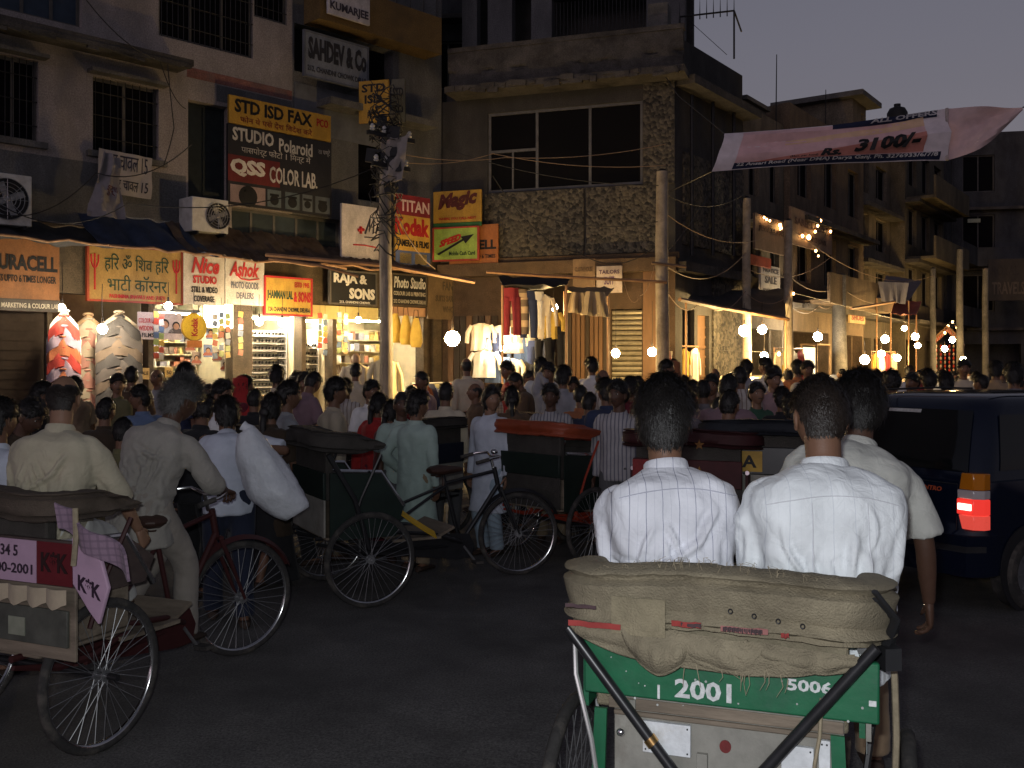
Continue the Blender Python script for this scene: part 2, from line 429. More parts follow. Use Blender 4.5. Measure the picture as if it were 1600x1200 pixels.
def grille_window(parent, h, y, m_frame, m_pane, nx=3, nz=1, bars=0, name='window', depth=0.16):
    """window set in a reveal: frame, mullions, panes, optional burglar bars"""
    x0, x1, z0, z1 = h; fw = 0.05
    mb = MB(); mb.bx(x0, x1, y, y+0.06, z0, z0+fw); mb.bx(x0, x1, y, y+0.06, z1-fw, z1)
    mb.bx(x0, x0+fw, y+.002, y+0.058, z0+fw, z1-fw); mb.bx(x1-fw, x1, y+.002, y+0.058, z0+fw, z1-fw)
    for i in range(1, nx):
        xx = x0 + (x1-x0)*i/nx; mb.bx(xx-fw/2, xx+fw/2, y+.004, y+0.056, z0+fw, z1-fw)
    w = mb.build(name, m_frame, parent)
    for i in range(nx):
        a = x0 + (x1-x0)*i/nx + fw/2; b = x0 + (x1-x0)*(i+1)/nx - fw/2
        for j in range(nz):
            c = z0 + fw/2 + (z1-z0-fw)*j/nz + (0.012 if j else 0); d = z0 + fw/2 + (z1-z0-fw)*(j+1)/nz
            p = MB(); p.bx(a, b, y+0.028, y+0.034, c, d); p.build('pane', m_pane, w)
    if bars:
        g = MB()
        for i in range(bars):
            xx = x0 + (x1-x0)*(i+0.5)/bars; g.bar((xx, y-0.05, z0), (xx, y-0.05, z1), 0.008, n=5)
        for k in (0.2, 0.5, 0.8):
            zz = z0 + (z1-z0)*k; g.bar((x0, y-0.05, zz), (x1, y-0.05, zz), 0.01, n=5)
        tag(g.build('grille', M_iron, w), kind='stuff')
    return w

# ================================================================== LEFT BUILDING (row of shops)
lb = thing('shop_building', 'soot-stained plaster building of several storeys with a row of lit shops at street level', 'building', (FL.o.x, FL.o.y, 0), FL.rz)
TOP = 12.5; GF = 4.15
x292 = FL.hit(292, 570)[0]; x455 = FL.hit(457, 570)[0]
winA = pxbox(FL, -55, 72, 60, 205); winB = pxbox(FL, 145, 118, 248, 236)
opC = pxbox(FL, 294, 155, 358, 308); opE = pxbox(FL, 362, 322, 536, 392); opD = pxbox(FL, 560, 205, 600, 312)
winU = pxbox(FL, 248, -60, 395, 55); winU2 = pxbox(FL, 397, -60, 448, 25); winL = pxbox(FL, -60, -90, 128, -2)
opF = pxbox(FL, 460, 35, 614, 110)
mb = holed_wall(MB(), -7, x292, GF, TOP, 0, 0.3, [winA, winB, winU, winL]); mb.build('wall', M_plaster, lb)
mb = holed_wall(MB(), x292, x455, GF, TOP, 0.002, 0.3, [opC, opE, winU, winU2]); mb.build('wall', M_plaster, lb)
mb = holed_wall(MB(), x455, XE, GF, TOP, 0.004, 0.3, [opE, opD, opF]); mb.build('wall', M_plaster2, lb)
# grey wash over the lower part of the first floor
mb = MB(); z2 = FL.hit(150, 255)[1]
mb = holed_wall(MB(), -6.9, x292 - 0.02, GF + 0.02, z2, -0.004, -0.001, [(winA[0]-.1, winA[1]+.1, winA[2]-.1, winA[3]+.1)]); mb.build('painted_dado', M_plaster2, lb)
b = pxbox(FL, 292, 104, 456, 120); mb = MB(); mb.bx(b[0], b[1], -0.004, -0.001, b[2], b[3]); mb.build('painted_band', M_pinkband, lb)
b = pxbox(FL, 292, 122, 456, 148); mb = MB(); mb.bx(b[0]+.6, b[1], -0.004, -0.001, b[2], b[3]); mb.build('painted_band', M_plaster2, lb)
mb = MB(); mb.bx(-7, -6.7, 0.3, 8, 0, TOP); mb.bx(-7, XE, 7.7, 8, 0, TOP); mb.bx(-6.7, XE, 0.3, 7.7, TOP - 0.25, TOP); mb.bx(XE - 0.3, XE, 0.3, 7.7, 0, TOP - 0.25); mb.bx(-6.7, XE-.3, 2.9, 3.1, 0.02, TOP-.25)
mb.build('rear_wall', M_plaster3, lb)
for z in (3.95, 7.0, 10.0):
    mb = MB(); mb.bx(-6.68, XE - 0.32, 0.302, 2.88, z, z + 0.18); mb.build('floor_slab', M_conc, lb)
# chajja slab running over the first-floor windows, with broken lip
zs = FL.hit(300, 103, 0.6)[1]; xe = FL.hit(303, 103, 0.6)[0]
P = [(-7, -0.6), (xe, -0.6), (xe, 0.0), (-7, 0.0)]
mb = MB(); mb.bx(-7, xe, -0.6, -0.002, zs, zs + 0.11); mb.bx(-7, xe - 0.05, -0.62, -0.54, zs - 0.05, zs + 0.02)
for i in range(30):
    xx = -6 + rng.random() * (xe + 5.8); mb.box((xx, -0.58, zs - 0.03 - rng.random() * .05), (0.1 + rng.random() * .3, 0.06, 0.06), Matrix.Rotation(rng.random() * .2, 3, 'Y'))
mb.build('sunshade_slab', M_erode, lb)
grille_window(lb, winA, 0.1, M_frame, M_glass, 3, 1, 10); grille_window(lb, winB, 0.1, M_frame, M_glass, 2, 1, 9)
for h in (winA, winB):
    mb = MB(); mb.bx(h[0]-0.12, h[1]+0.12, -0.1, -0.002, h[2]-0.1, h[2]); mb.build('sill', M_conc, lb); mb = MB(); mb.bx(h[0]-0.1, h[1]+0.1, -0.22, -0.002, h[3]+.03, h[3]+0.09); mb.build('window_hood', M_conc, lb)
grille_window(lb, winU, 0.05, M_frame, M_glass, 3, 2, 18); grille_window(lb, winU2, 0.05, M_frame, M_glass, 1, 2, 6); grille_window(lb, winL, 0.1, M_frame, mat('blue_shutter', (0.03, 0.045, 0.07), 0.6), 4, 1, 0)
grille_window(lb, opC, 0.18, M_shutter, M_shutter, 2, 1, 0, 'shutter'); grille_window(lb, opE, 0.16, M_frame, mat('murky_glass', (0.035, 0.045, 0.05), 0.3, var=0.4, scale=2), 5, 1, 0)
grille_window(lb, opD, 0.18, M_frame, M_glass, 1, 2, 0)
# deep dark loggia behind the upper signs
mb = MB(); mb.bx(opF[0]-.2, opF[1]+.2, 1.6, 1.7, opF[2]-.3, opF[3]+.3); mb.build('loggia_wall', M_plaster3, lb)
mb = MB(); x5, zb = FL.hit(500, 24, 0.55); xb = FL.hit(690, 24, 0.55)[0]
zt = zb + 0.75; mb.bx(x5, xb, -0.55, -0.45, zb - .05, zt); mb.bx(x5, xb, -0.45, 0.0, zb - 0.05, zb + 0.08); mb.bx(x5, x5 + 0.1, -0.45, 0, zb + .08, zt); mb.build('balcony', M_ochre, lb)
mb = MB()
for i in range(9):
    xx = x5 + 0.1 + (xb - x5 - .2) * i / 8; mb.bar((xx, -0.5, zt), (xx, -0.5, zt + 0.5), 0.012, n=5)
mb.bar((x5, -0.5, zt + 0.5), (xb, -0.5, zt + 0.5), 0.02, n=6); mb.build('railing', M_iron, lb)
b = pxbox(FL, 517, 150, 686, 190, 0.5); mb = MB(); mb.bx(b[0], b[1], -0.5, 0, b[3] - 0.14, b[3]); mb.build('sunshade_slab', M_conc, lb)
b = pxbox(FL, 460, 128, 612, 150); mb = MB(); mb.bx(b[0], b[1], -0.012, -0.001, b[2]-.7, b[3]); mb.build('painted_dado', mat('pale_grey_panel', (0.13, 0.135, 0.15), 0.9, var=0.3, scale=3), lb)

# ground floor: pillars between shops, lintel, interiors
BAYS = [(-60, 74, 'closed'), (82, 232, 'clothes'), (240, 364, 'studio'), (394, 472, 'glasses'), (478, 520, 'case'), (526, 662, 'bags'), (668, 686, 'closed')]
lint_z = FL.hit(300, 478)[1]
bx_ = [(FL.hit(a, 570)[0], FL.hit(b, 570)[0], k) for a, b, k in BAYS]
bx_[-1] = (bx_[-1][0], XE - 0.25, 'closed')
holes = [(a, b, -1, lint_z + 0.12) for a, b, k in bx_]
mb = holed_wall(MB(), -7, XE, 0.0, GF, 0.0, 0.28, holes); mb.build('shop_front_wall', mat('shop_front_plaster', (0.10, 0.075, 0.05), 0.85, grit=.38, gscale=40, var=0.35, scale=4, dirt=(0.05, 0.04, 0.03)), lb)
M_int = mat('shop_interior', (0.68, 0.6, 0.42), 0.8, var=0.15, scale=5)
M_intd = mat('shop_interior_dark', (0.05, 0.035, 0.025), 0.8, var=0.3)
SH_D = 2.2
for i, (a, b, k) in enumerate(bx_):
    if k == 'closed':
        mb = MB(); n = 18
        for q in range(n):
            z = 0.15 + (lint_z - 0.05) * q / n; mb.bx(a + .01, b - .01, 0.1, 0.13, z, z + lint_z / n * 0.82); mb.bx(a + .01, b - .01, .115, .14, z, z + lint_z / n)
        mb.build('roller_shutter', M_intd, lb); continue
    m = M_int if k != 'clothes' else mat('clothes_shop_interior', (0.4, 0.25, 0.13), 0.85)
    mb = MB(); e = 0.1
    mb.bx(a - e, b + e, SH_D, SH_D + 0.05, 0.15, lint_z + 0.3); mb.bx(a - e, a - e + .05, 0.285, SH_D, 0.15, lint_z + 0.3); mb.bx(b + e - .05, b + e, 0.285, SH_D, 0.15, lint_z + 0.3)
    mb.bx(a - e + .05, b + e - .05, 0.285, SH_D, lint_z + 0.25, lint_z + 0.3); mb.bx(a - e + .05, b + e - .05, 0.0, SH_D, 0.1, 0.15)
    mb.build('shop_interior', m, lb)

# ================================================================== CORNER BUILDING
cb = thing('corner_building', 'dark pebble-dashed corner building with a long band of black windows and an eroded parapet', 'building', (FC.o.x, FC.o.y, 0), FC.rz)
wz = pxbox(FC, 762, 178, 1004, 298); zl = FC.hit(1004, 287)[1]; zh = FC.hit(1004, 156)[1]
W = (wz[0], wz[1], zl, zh)
z_led = FC.hit(1004, 396)[1]; z_par0 = FC.hit(1040, 128)[1]; z_par1 = FC.hit(1040, 47, 0.5)[1]
CW = XC
mb = holed_wall(MB(), 0.02, CW, z_led, z_par0, 0, 0.25, [W]); mb.build('wall', M_plaster3, cb)
# window band: frame, panes, mullions
w = MB(); x0, x1, z0, z1 = W; fw = 0.06
w.bx(x0, x1, 0.05, 0.12, z0, z0+fw); w.bx(x0, x1, 0.05, 0.12, z1-fw, z1)
cuts = [FC.hit(p, 570)[0] for p in (838, 921)]
for xx in [x0 + fw/2, *cuts, x1 - fw/2]: w.bx(xx-fw/2, xx+fw/2, 0.052, 0.118, z0+fw, z1-fw)
zt_ = FC.hit(838, 232)[1]; w.bx(x0+fw, cuts[0]-fw/2, 0.054, 0.116, zt_-.03, zt_+.03); xm = FC.hit(800, 570)[0]; w.bx(xm-.02, xm+.02, 0.056, 0.114, z0+fw, zt_-.03)
wo = w.build('window', mat('grey_window_frame', (0.10, 0.10, 0.105), 0.6, var=0.3), cb)
for a, b, c, d in ((x0+fw, xm-.02, z0+fw, zt_-.03), (xm+.02, cuts[0]-.03, z0+fw, zt_-.03), (x0+fw, cuts[0]-.03, zt_+.03, z1-fw), (cuts[0]+.03, cuts[1]-.03, z0+fw, z1-fw), (cuts[1]+.03, x1-fw, z0+fw, z1-fw)):
    p = MB(); p.bx(a, b, 0.082, 0.088, c, d); p.build('pane', M_glass, wo)
# pebble-dash spandrels and corner column, standing proud
xs_ = [x0 - 0.05, FC.hit(915, 570)[0] - .03, FC.hit(915, 570)[0] + .03, CW - 0.3]
for a, b in ((xs_[0], xs_[1]), (xs_[2], xs_[3])):
    p = MB(); p.bx(a, b, -0.06, -0.002, z_led + .02, z0 - 0.03); p.build('pebble_panel', M_pebble, cb)
p = MB(); p.bx(x1 + 0.03, CW - .0, -0.08, -0.002, z0 - 0.03, z_par0 - .01); p.build('pebble_column', M_pebble, cb)
p = MB(); p.bx(0.02, CW + .1, -0.12, -0.0, z_led - 0.12, z_led); p.bx(0.02, CW + .06, -0.3, 0.0, z_led - .4, z_led - .122); p.build('ledge', mat('brown_ledge', (0.085, 0.056, 0.034), 0.85, grit=.38, gscale=40, var=0.4, scale=3, dirt=(0.06, 0.045, 0.03)), cb)
# chajja + eroded parapet (lumpy sheet, bits missing at the lip)
p = MB(); xl = FC.hit(700, 100, .5)[0]
p.bx(xl, CW + 0.3, -0.7, 0.0, z_par0, z_par0 + 0.14)
for i in range(36):
    xx = xl + rng.random() * (CW + .2 - xl); p.box((xx, -0.7, z_par0 + 0.1 - rng.random() * .12), (0.1 + rng.random() * .35, 0.05 + rng.random() * .05, 0.05 + rng.random() * .08), Matrix.Rotation(rng.uniform(-.15, .15), 3, 'Y'))
p.build('sunshade_slab', M_erode, cb)
G = []; nx, nz = 70, 18
for j in range(nz + 1):
    row = []
    for i in range(nx + 1):
        xx = xl + (CW + 0.25 - xl) * i / nx; zz = z_par0 + 0.14 + (z_par1 - z_par0 - 0.14) * j / nz
        hole = 0.06 if noise.noise((xx * 1.7, zz * 2.3, 5.0)) > 0.12 and 0.05 < j / nz < 0.5 else 0.0
        row.append((xx, -0.5 + hole + 0.02 * noise.noise((xx * 4, zz * 4, 1)), zz))
    G.append(row)
p = MB(); p.sheet(G, 0.14); p.bx(xl, CW + .27, -0.53, -0.3, z_par1, z_par1 + .1); p.build('parapet', M_erode, cb)
# set-back upper storey
zu0, zu1 = z_par0 + 0.3, z_par1 + 3.2
def upx(px): return FC.hit(px, 570, -1.2)[0]
hs = [(upx(745), upx(762), zu0, zu1 - .5), (upx(800), upx(830), zu0, zu1 - 1), (upx(862), upx(1010), z_par1 - 0.5, z_par1 + 1.6)]
p = holed_wall(MB(), 0.02, CW, zu0, zu1, 1.2, 1.45, hs); p.build('upper_wall', M_plaster2, cb)
p = MB(); p.bx(0.02, CW, 2.4, 2.6, zu0, zu1); p.bx(0.02, CW, 1.45, 2.4, zu1 - .2, zu1 - .02); p.bx(0.02, CW, .25, 7.0, zu0 - .3, zu0 - .02); p.build('roof_slab', M_plaster3, cb)
p = MB()
for i in range(26):
    xx = upx(862) + (upx(1010) - upx(862)) * i / 25; p.bar((xx, 1.3, z_par1 - .4), (xx, 1.3, z_par1 + 1.5), 0.012, n=5)
tag(p.build('grille', M_iron, cb), kind='stuff')
# roof-corner block and the steel cage with spikes
bx0 = FC.hit(1015, 20, .1)[0]; p = MB(); p.bx(bx0, bx0 + .42, -0.3, 0.1, z_par1 + .1, z_par1 + .65); p.build('parapet_post', M_conc, cb)
p = MB(); xa, xb = FC.hit(1062, 20, -0.6)[0], FC.hit(1147, 20, -0.6)[0]; za, zb_ = FC.hit(1100, 22, -.6)[1], FC.hit(1100, 8, -.6)[1]
p.bar((xa, .6, za), (xb, .6, za), .02, n=6); p.bar((xb, .6, za), (xb, .6, z_par1 - .4), .02, n=6); p.bar((xa, .6, za), (xa, .6, z_par1 - .4), .02, n=6)
p.bar((xb, .6, za), (xb, 2.0, za), .02, n=6)
for i in range(9):
    xx = xa + (xb - xa) * i / 8; p.bar((xx, .6, za - .1), (xx, .6, zb_ + .12), .014, .004, n=5)
p.bar((xa + .1, .6, za), (xb - .15, .6, z_par1 - .3), .006, n=4)
p.build('roof_railing', M_iron, cb)
# ground floor of the corner building
gz = z_led - 0.4
h1 = (*[FC.hit(q, 570)[0] for q in (955, 1003)], 0.1, FC.hit(1000, 482)[1]); h2 = (FC.hit(785, 570)[0], FC.hit(882, 570)[0], 0.0, FC.hit(880, 445)[1])
p = holed_wall(MB(), 0.02, CW, 0, gz, 0.0, 0.3, [h1, h2]); p.build('shop_front_wall', mat('brown_shop_front', (0.06, 0.038, 0.024), 0.8, grit=.38, gscale=40, var=0.35, scale=4, dirt=(0.06, 0.04, 0.025), bump=.2), cb)
p = MB(); n = 26
for q in range(n):
    z = 0.12 + (h1[3] - .14) * q / n; hgt = (h1[3] - .14) / n
    p.tube([(h1[0] + .005, .1, z + hgt / 2), (h1[1] - .005, .1, z + hgt / 2)], hgt * .46, 8)
tag(p.build('roller_shutter', mat('shutter_steel', (0.3, 0.27, 0.2), 0.4, metal=0.6, var=0.3, scale=8), cb), kind='stuff')
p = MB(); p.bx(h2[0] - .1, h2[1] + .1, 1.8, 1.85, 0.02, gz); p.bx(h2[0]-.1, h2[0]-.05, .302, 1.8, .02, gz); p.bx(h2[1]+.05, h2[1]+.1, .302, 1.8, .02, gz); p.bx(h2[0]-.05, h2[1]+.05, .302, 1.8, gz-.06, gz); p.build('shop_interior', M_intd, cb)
a_, b_ = FC.hit(887, 570)[0], FC.hit(950, 570)[0]
for i in range(9):
    xa_ = a_ + (b_ - a_)*i/9; p = MB(); p.bx(xa_ + .012, a_ + (b_ - a_)*(i+1)/9 - .012, -.035 - .008*(i % 3), -.002, .1, gz - .75 + .03*(i % 2)); p.build('plank', M_brownwood if i % 4 else M_darkwood, cb)
p = MB(); p.bx(a_ - .05, b_ + .05, -.07, -.0525, 1.1, 1.2); p.build('door_rail', M_darkwood, cb)
for k_, (u0_, u1_) in enumerate(((20, 90),)):
    a_, b_ = FC.hit(700, 570)[0], FC.hit(778, 570)[0]
    for i in range(8):
        xa_ = a_ + (b_ - a_)*i/8; p = MB(); p.bx(xa_ + .01, a_ + (b_ - a_)*(i+1)/8 - .01, -.03 - .008*(i % 2), -.002, .1, 2.9); p.build('plank', M_darkwood if i % 3 else M_brownwood, cb)
p = MB(); q0 = FC.hit(1008, 570)[0]; p.bx(q0, q0 + .28, -0.22, -.002, 0, gz - .002); p.build('pillar', M_brownwood, cb)

# street side of the corner building (own frame, same thing)
side = bpy.data.objects.new('street_side', None); COL.objects.link(side); side.parent = cb
_d = FS.rz - FC.rz; side.rotation_euler = (0, 0, _d); side.location = (CW, 0, 0)
SX = FS.hit(1160, 570)[0]
sh = [(FS.hit(1066, 570)[0], FS.hit(1085, 570)[0], 0.0, 3.0), (FS.hit(1090, 570)[0], FS.hit(1108, 570)[0], 0, 2.9)]
p = holed_wall(MB(), 0.0, SX, 0.0, z_par1 + .05, 0.0, 0.3, sh); p.build('wall', M_plaster3, side)
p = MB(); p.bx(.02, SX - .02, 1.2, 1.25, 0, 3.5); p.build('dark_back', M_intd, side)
p = MB(); a = FS.hit(1112, 570)[0]; p.bx(a, SX - .03, -0.05, -.002, 1.1, FS.hit(1150, 425)[1]); p.build('pebble_panel', M_pebble, side)
p = MB(); p.bx(0.35, SX - .05, -0.05, -.002, FS.hit(1150, 400)[1], FS.hit(1150, 270)[1]); p.build('pebble_panel', M_pebble, side)
p = MB()
for q in (1073, 1106, 1139):
    xx = FS.hit(q, 570)[0]; p.bar((xx, -.12, FS.hit(q, 400)[1]), (xx, -.12, FS.hit(q, 150)[1]), .045, n=8)
p.build('drain_pipe', M_iron, side)
p = MB(); p.bx(0, SX + .1, -.45, 0, z_par0 - .1, z_par0 + .08); p.build('sunshade_slab', M_erode, side); p = MB(); p.bx(0, SX, -.25, -.002, z_led - .4, z_led - .2); p.build('ledge', M_erode, side)
p = MB(); p.bx(sh[1][0], sh[1][1], .1, .15, .13, 2.9); 
for q in range(12): p.bx(sh[1][0], sh[1][1], .08, .099, .2 + q * .22, .24 + q * .22)
p.build('wooden_gate', M_brownwood, side)
p = MB(); p.bx(.3, SX, 6.5, 6.8, 0, z_par1); p.bx(SX - .3, SX - .002, .3, 6.5, 0, z_par1 - .05); p.build('rear_wall', M_plaster3, side)

# ================================================================== STREET BUILDINGS further along
def lit(n, c): return mat(n, c, 0.85, grit=.35, gscale=28, var=0.35, scale=2.5, bump=.3, dirt=tuple(q * .45 for q in c), stretch=(1, 1, .5))
def street_building(label, x0, x1, H, m, floors, ncol, depth=7, ground=3.4, parapet=0.7, chajja=0.5, out=0.0, win=(0.9, 1.3), balc=None, gopen=True, pier=0.3, grp='buildings along the street'):
    o = FS.w(x0, out, 0); W = x1 - x0
    t = thing('street_building', label, 'building', (o.x, o.y, 0), FS.rz, grp)
    fh = (H - parapet - ground) / floors; holes = []
    for f in range(floors):
        for c in range(ncol):
            cx = W * (c + .5) / ncol; z = ground + fh * f + fh * .28
            holes.append((cx - win[0]/2, cx + win[0]/2, z, z + min(win[1], fh * .62)))
    gh = []
    if gopen:
        n = max(1, round(W / 3.0))
        for c in range(n): gh.append((W * c / n + pier/2, W * (c+1) / n - pier/2, -.1, ground - .7))
    p = holed_wall(MB(), 0.01, W - .01, 0, H, 0, .3, holes + gh); p.build('wall', m, t)
    p = MB(); p.bx(.01, .3, .3, depth, 0, H - .02); p.bx(W - .3, W - .01, .3, depth, 0, H - .02); p.bx(.3, W - .3, depth - .3, depth, 0, H - .02); p.bx(.3, W - .3, .3, depth - .3, H - parapet - .2, H - parapet); p.bx(.3, W-.3, .302, depth-.3, ground-.3, ground-.1); p.bx(.3, W - .3, 2.2, 2.3, 0, ground - .3); p.build('rear_wall', m, t)
    for h in holes: grille_window(t, h, .12, M_frame, M_glass, 2, 1, 0)
    for f in range(floors):
        p = MB(); z = ground + fh * f; p.bx(-.02, W + .02, -chajja, -.002, z - .12, z); p.build('sunshade_slab', M_erode, t)
    if balc is not None:
        for f in balc:
            z = ground + fh * f; q = MB(); q.bx(.2, W - .2, -1.0, -.92, z + .0, z + .8); q.bx(.2, W-.2, -.92, -.002, z + .002, z + .1); q.build('balcony', m, t)
    return t
sx = lambda p: FS.hit(p, 570)[0]
M_b2 = lit('brown_grey_plaster', (0.13, 0.095, 0.065)); M_b3 = lit('dim_beige_plaster', (0.15, 0.125, 0.095)); M_b4 = lit('dark_grey_plaster', (0.055, 0.056, 0.06)); M_b5 = lit('ochre_grey_plaster', (0.10, 0.085, 0.06))
b2 = street_building('narrow pale-topped building just beyond the dark corner building', SX + .02, sx(1225), 8.1, M_b3, 2, 2, out=.0, win=(.7, 1.5))
b3 = street_building('brown building behind the strings of small lights, a roof hut on top', sx(1225) + .02, sx(1342), 8.7, M_b2, 2, 3, out=.15, win=(1.1, 1.9), balc=[0])
b4 = street_building('beige building with tall shaded windows under the printed banner', sx(1342) + .02, sx(1400), 9.5, M_b3, 3, 2, out=-.2, win=(1.4, 2.1))
b5 = street_building('building with stacked balconies beyond the tall shaded windows', sx(1400) + .02, sx(1462), 10.5, M_b5, 3, 3, out=.3, win=(1.3, 1.6), balc=[1, 2])
b6 = street_building('dark grey far building at the bend of the street', sx(1462) + .02, sx(1535), 11.9, M_b4, 3, 4, out=.0, win=(1.6, 1.8), balc=[0, 1])
# building across the end of the street
ce = at(1478, 570, 44); FE = Frame(ce.x, ce.y, 0.98, -0.2)
FS_save = FS; FS = FE
b7 = street_building('wide dark building closing the end of the street', 0, 16, 11.9, M_b4, 3, 6, win=(1.3, 1.6), balc=[1], out=0.0, depth=6)
FS = FS_save

# dark mass closing the gap between the two nearer buildings
p_ = at(640, 570, 27.5); q_ = Frame(p_.x, p_.y, 0.95, -0.1); FS_keep = FS; FS = q_
street_building('tall dark building rising in the gap behind the ochre balcony', 0, 4.2, 14.5, M_b4, 4, 2, depth=4, win=(.9, 1.3), gopen=False)
FS = FS_keep

# roof things
def roof_hut(label, F, px, D, zb, w, d, h):
    p = at(px, 570, D); t = thing('roof_hut', label, 'hut', (p.x, p.y, zb), F.rz)
    q = holed_wall(MB(), -w/2, w/2, 0, h, 0, d, [(w*.12, w*.34, 0, h*.8)]); q.build('wall', M_b3, t)
    q = MB(); q.bx(-w/2 - .35, w/2 + .35, -.4, d + .3, h + .002, h + .16); q.build('roof', M_conc, t)
    q = MB(); q.bx(w*.12, w*.34, .2, .25, 0, h*.8); q.build('door', M_darkwood, t)
roof_hut('small plastered hut with an overhanging flat roof on the rooftops under the sky', FS, 1343, 31.5, 8.7, 1.4, 2.2, 1.3)
def tank(label, px, D, zb, r, h):
    p = at(px, 570, D); t = thing('water_tank', label, 'water tank', (p.x, p.y, zb), 0, 'black water tanks on the roofs')
    q = MB(); q.loft([[(rr * math.cos(2*PI*k/24), rr * math.sin(2*PI*k/24), z) for k in range(24)] for rr, z in ((r, 0), (r, .25*h), (r*1.03, .28*h), (r, .31*h), (r, .55*h), (r*1.03, .58*h), (r, .61*h), (r, .8*h), (r*.75, .95*h), (r*.35, h))]); q.build('body', M_black, t)
    q = MB(); q.bar((0, 0, h - .02), (0, 0, h + .1), r * .33, n=16); q.build('lid', M_black, t)
tank('taller round black water tank beside the roof hut', 1402, 34.5, 9.6, .34, 1.05); tank('lower black water tank right of the taller tank', 1422, 35, 9.6, .4, .75); tank('small tank far along the roofs above the banner', 1540, 46, 11.2, .5, .9)
def mast(label, px, D, z0, z1, arms=True):
    p = at(px, 570, D); t = thing('roof_aerial', label, 'aerial', (p.x, p.y, z0), .3, 'thin aerials on the roofs')
    q = MB(); q.bar((0, 0, 0), (0.03, 0, z1 - z0), .022, .012, n=6); q.build('pole', M_iron, t)
    if arms:
        q = MB()
        for k in range(3): q.bar((-.3 + .05*k, 0, (z1 - z0) * (.8 + .07*k)), (.3 - .05*k, .02, (z1 - z0) * (.8 + .07*k)), .008, n=4)
        q.build('aerial_rods', M_iron, t)
mast('tall bare aerial standing against the dusk sky', 1212, 26, 7.4, 1.8 + 485*26/F_PX, False)
mast('short aerial left of the roof hut', 1289, 30, 7.9, 1.8 + 430*30/F_PX, False)
# concrete stair head and low parapets on the nearer roofs
p = at(1185, 570, 25.4); t = thing('stair_head', 'pale plastered stair head on the roof beside the corner building', 'roof structure', (p.x, p.y, 7.3), FS.rz)
q = MB(); q.bx(-.9, .5, 0, 2.5, 0, 1.0); q.build('wall', M_b3, t); q = MB(); q.bx(-1.0, .6, -.1, 2.6, 1.002, 1.1); q.build('roof', M_conc, t)
# ================================================================== SIGNS
C_or = (0.22, 0.095, 0.035); C_yel = (0.46, 0.27, 0.04); C_cream = (0.46, 0.4, 0.31); C_blk = (0.012, 0.012, 0.014); C_wht = (0.72, 0.7, 0.66); C_red = (0.42, 0.02, 0.02); C_dgr = (0.02, 0.05, 0.025); C_navy = (0.015, 0.02, 0.06)
def paint(c, k=''):
    c = tuple(q * .86 for q in c)
    return mat('sign_paint_%02x%02x%02x%s' % (*[int(q * 255) for q in c], k), c, 0.6, var=0.3, scale=5, bump=0.08, grit=.2, gscale=60, dirt=tuple(q*.68 + .004 for q in c), stretch=(1, 1, .55))
def sign_at(F, pl, pt, pr, pb, out, face, lines, label, name='shop_sign', frame=None, th=0.06, shapes=None, cat='sign', grp=None, faces=None):
    x0, x1, z0, z1 = pxbox(F, pl, pt, pr, pb, out + th)
    o = F.w((x0 + x1) / 2, out, z0); t = thing(name, label, cat, (o.x, o.y, o.z), F.rz, grp)
    W, H = x1 - x0, z1 - z0; e = 0.035 if frame else 0
    q = MB(); q.bx(-W/2 + e, W/2 - e, -th, 0, e, H - e); q.build('board', paint(face), t, bevel=0.004)
    if frame:
        q = MB(); q.bx(-W/2, W/2, -th - .012, 0, 0, e); q.bx(-W/2, W/2, -th - .012, 0, H - e, H); q.bx(-W/2, -W/2 + e, -th - .012, 0, e, H - e); q.bx(W/2 - e, W/2, -th - .012, 0, e, H - e); q.build('frame', paint(frame), t)
    for (u0, u1, v0, v1, c) in (faces or []):
        q = MB(); q.bx(-W/2 + u0*W, -W/2 + u1*W, -th - .004, -th - .0005, v0*H, v1*H); q.build('painted_panel', paint(c), t)
    for ln in lines:
        txt, u0, u1, v0, v1, c = ln[:6]; k = ln[6] if len(ln) > 6 else {}
        q = MB(); put_text(q, txt, -W/2 + u0*W, -W/2 + u1*W, v0*H, v1*H, -th - .005, th=.006, bold=k.get('b', .02), shear=k.get('s', 0), slope=k.get('sl', 0), arc=k.get('arc', 0)*H)
        q.build('lettering', paint(c), t, smooth=0)
    if shapes: shapes(t, W, H, -th - .005)
    return t, W, H
def stick(q, pts, r, W, H, y, flat=.4):
    q.tube([(-W/2 + u*W, y, v*H) for u, v in pts], r, 6)

sign_at(FL, -24, 368, 93, 484, .25, C_or, [('DURACELL', .04, .97, .56, .78, C_blk, {'b': .04}), ('LASTS UPTO 6 TIMES LONGER', .06, .95, .40, .5, C_blk)], 'orange battery sign cut by the picture edge with a pale lettered strip below', frame=None,
    faces=[(0, 1, 0.0, .17, (0.05, 0.04, 0.035))])
x0, x1, z0, z1 = pxbox(FL, -24, 466, 93, 484, .31)
o = FL.w((x0+x1)/2, .33, z0); t = thing('shop_sign', 'narrow dark strip lettered marketing and colour lab under the orange sign', 'sign', o, FL.rz); W, H = x1-x0, z1-z0
q = MB(); q.bx(-W/2, W/2, -.02, 0, 0, H); q.build('board', paint((.06, .05, .045)), t); q = MB(); put_text(q, 'SONI MARKETING & COLOUR LAB', -W/2+.05, W/2-.03, .05, H-.05, -.022, .005); q.build('lettering', paint((.5, .46, .38)), t, smooth=0)
def tridents(t, W, H, y):
    q = MB()
    for u in (.075, .925):
        stick(q, [(u, .2), (u, .82)], .016, W, H, y)
        stick(q, [(u-.035, .8), (u-.035, .68), (u-.02, .6), (u, .57), (u+.02, .6), (u+.035, .68), (u+.035, .8)], .014, W, H, y)
    q.build('trident_emblem', paint(C_red), t)
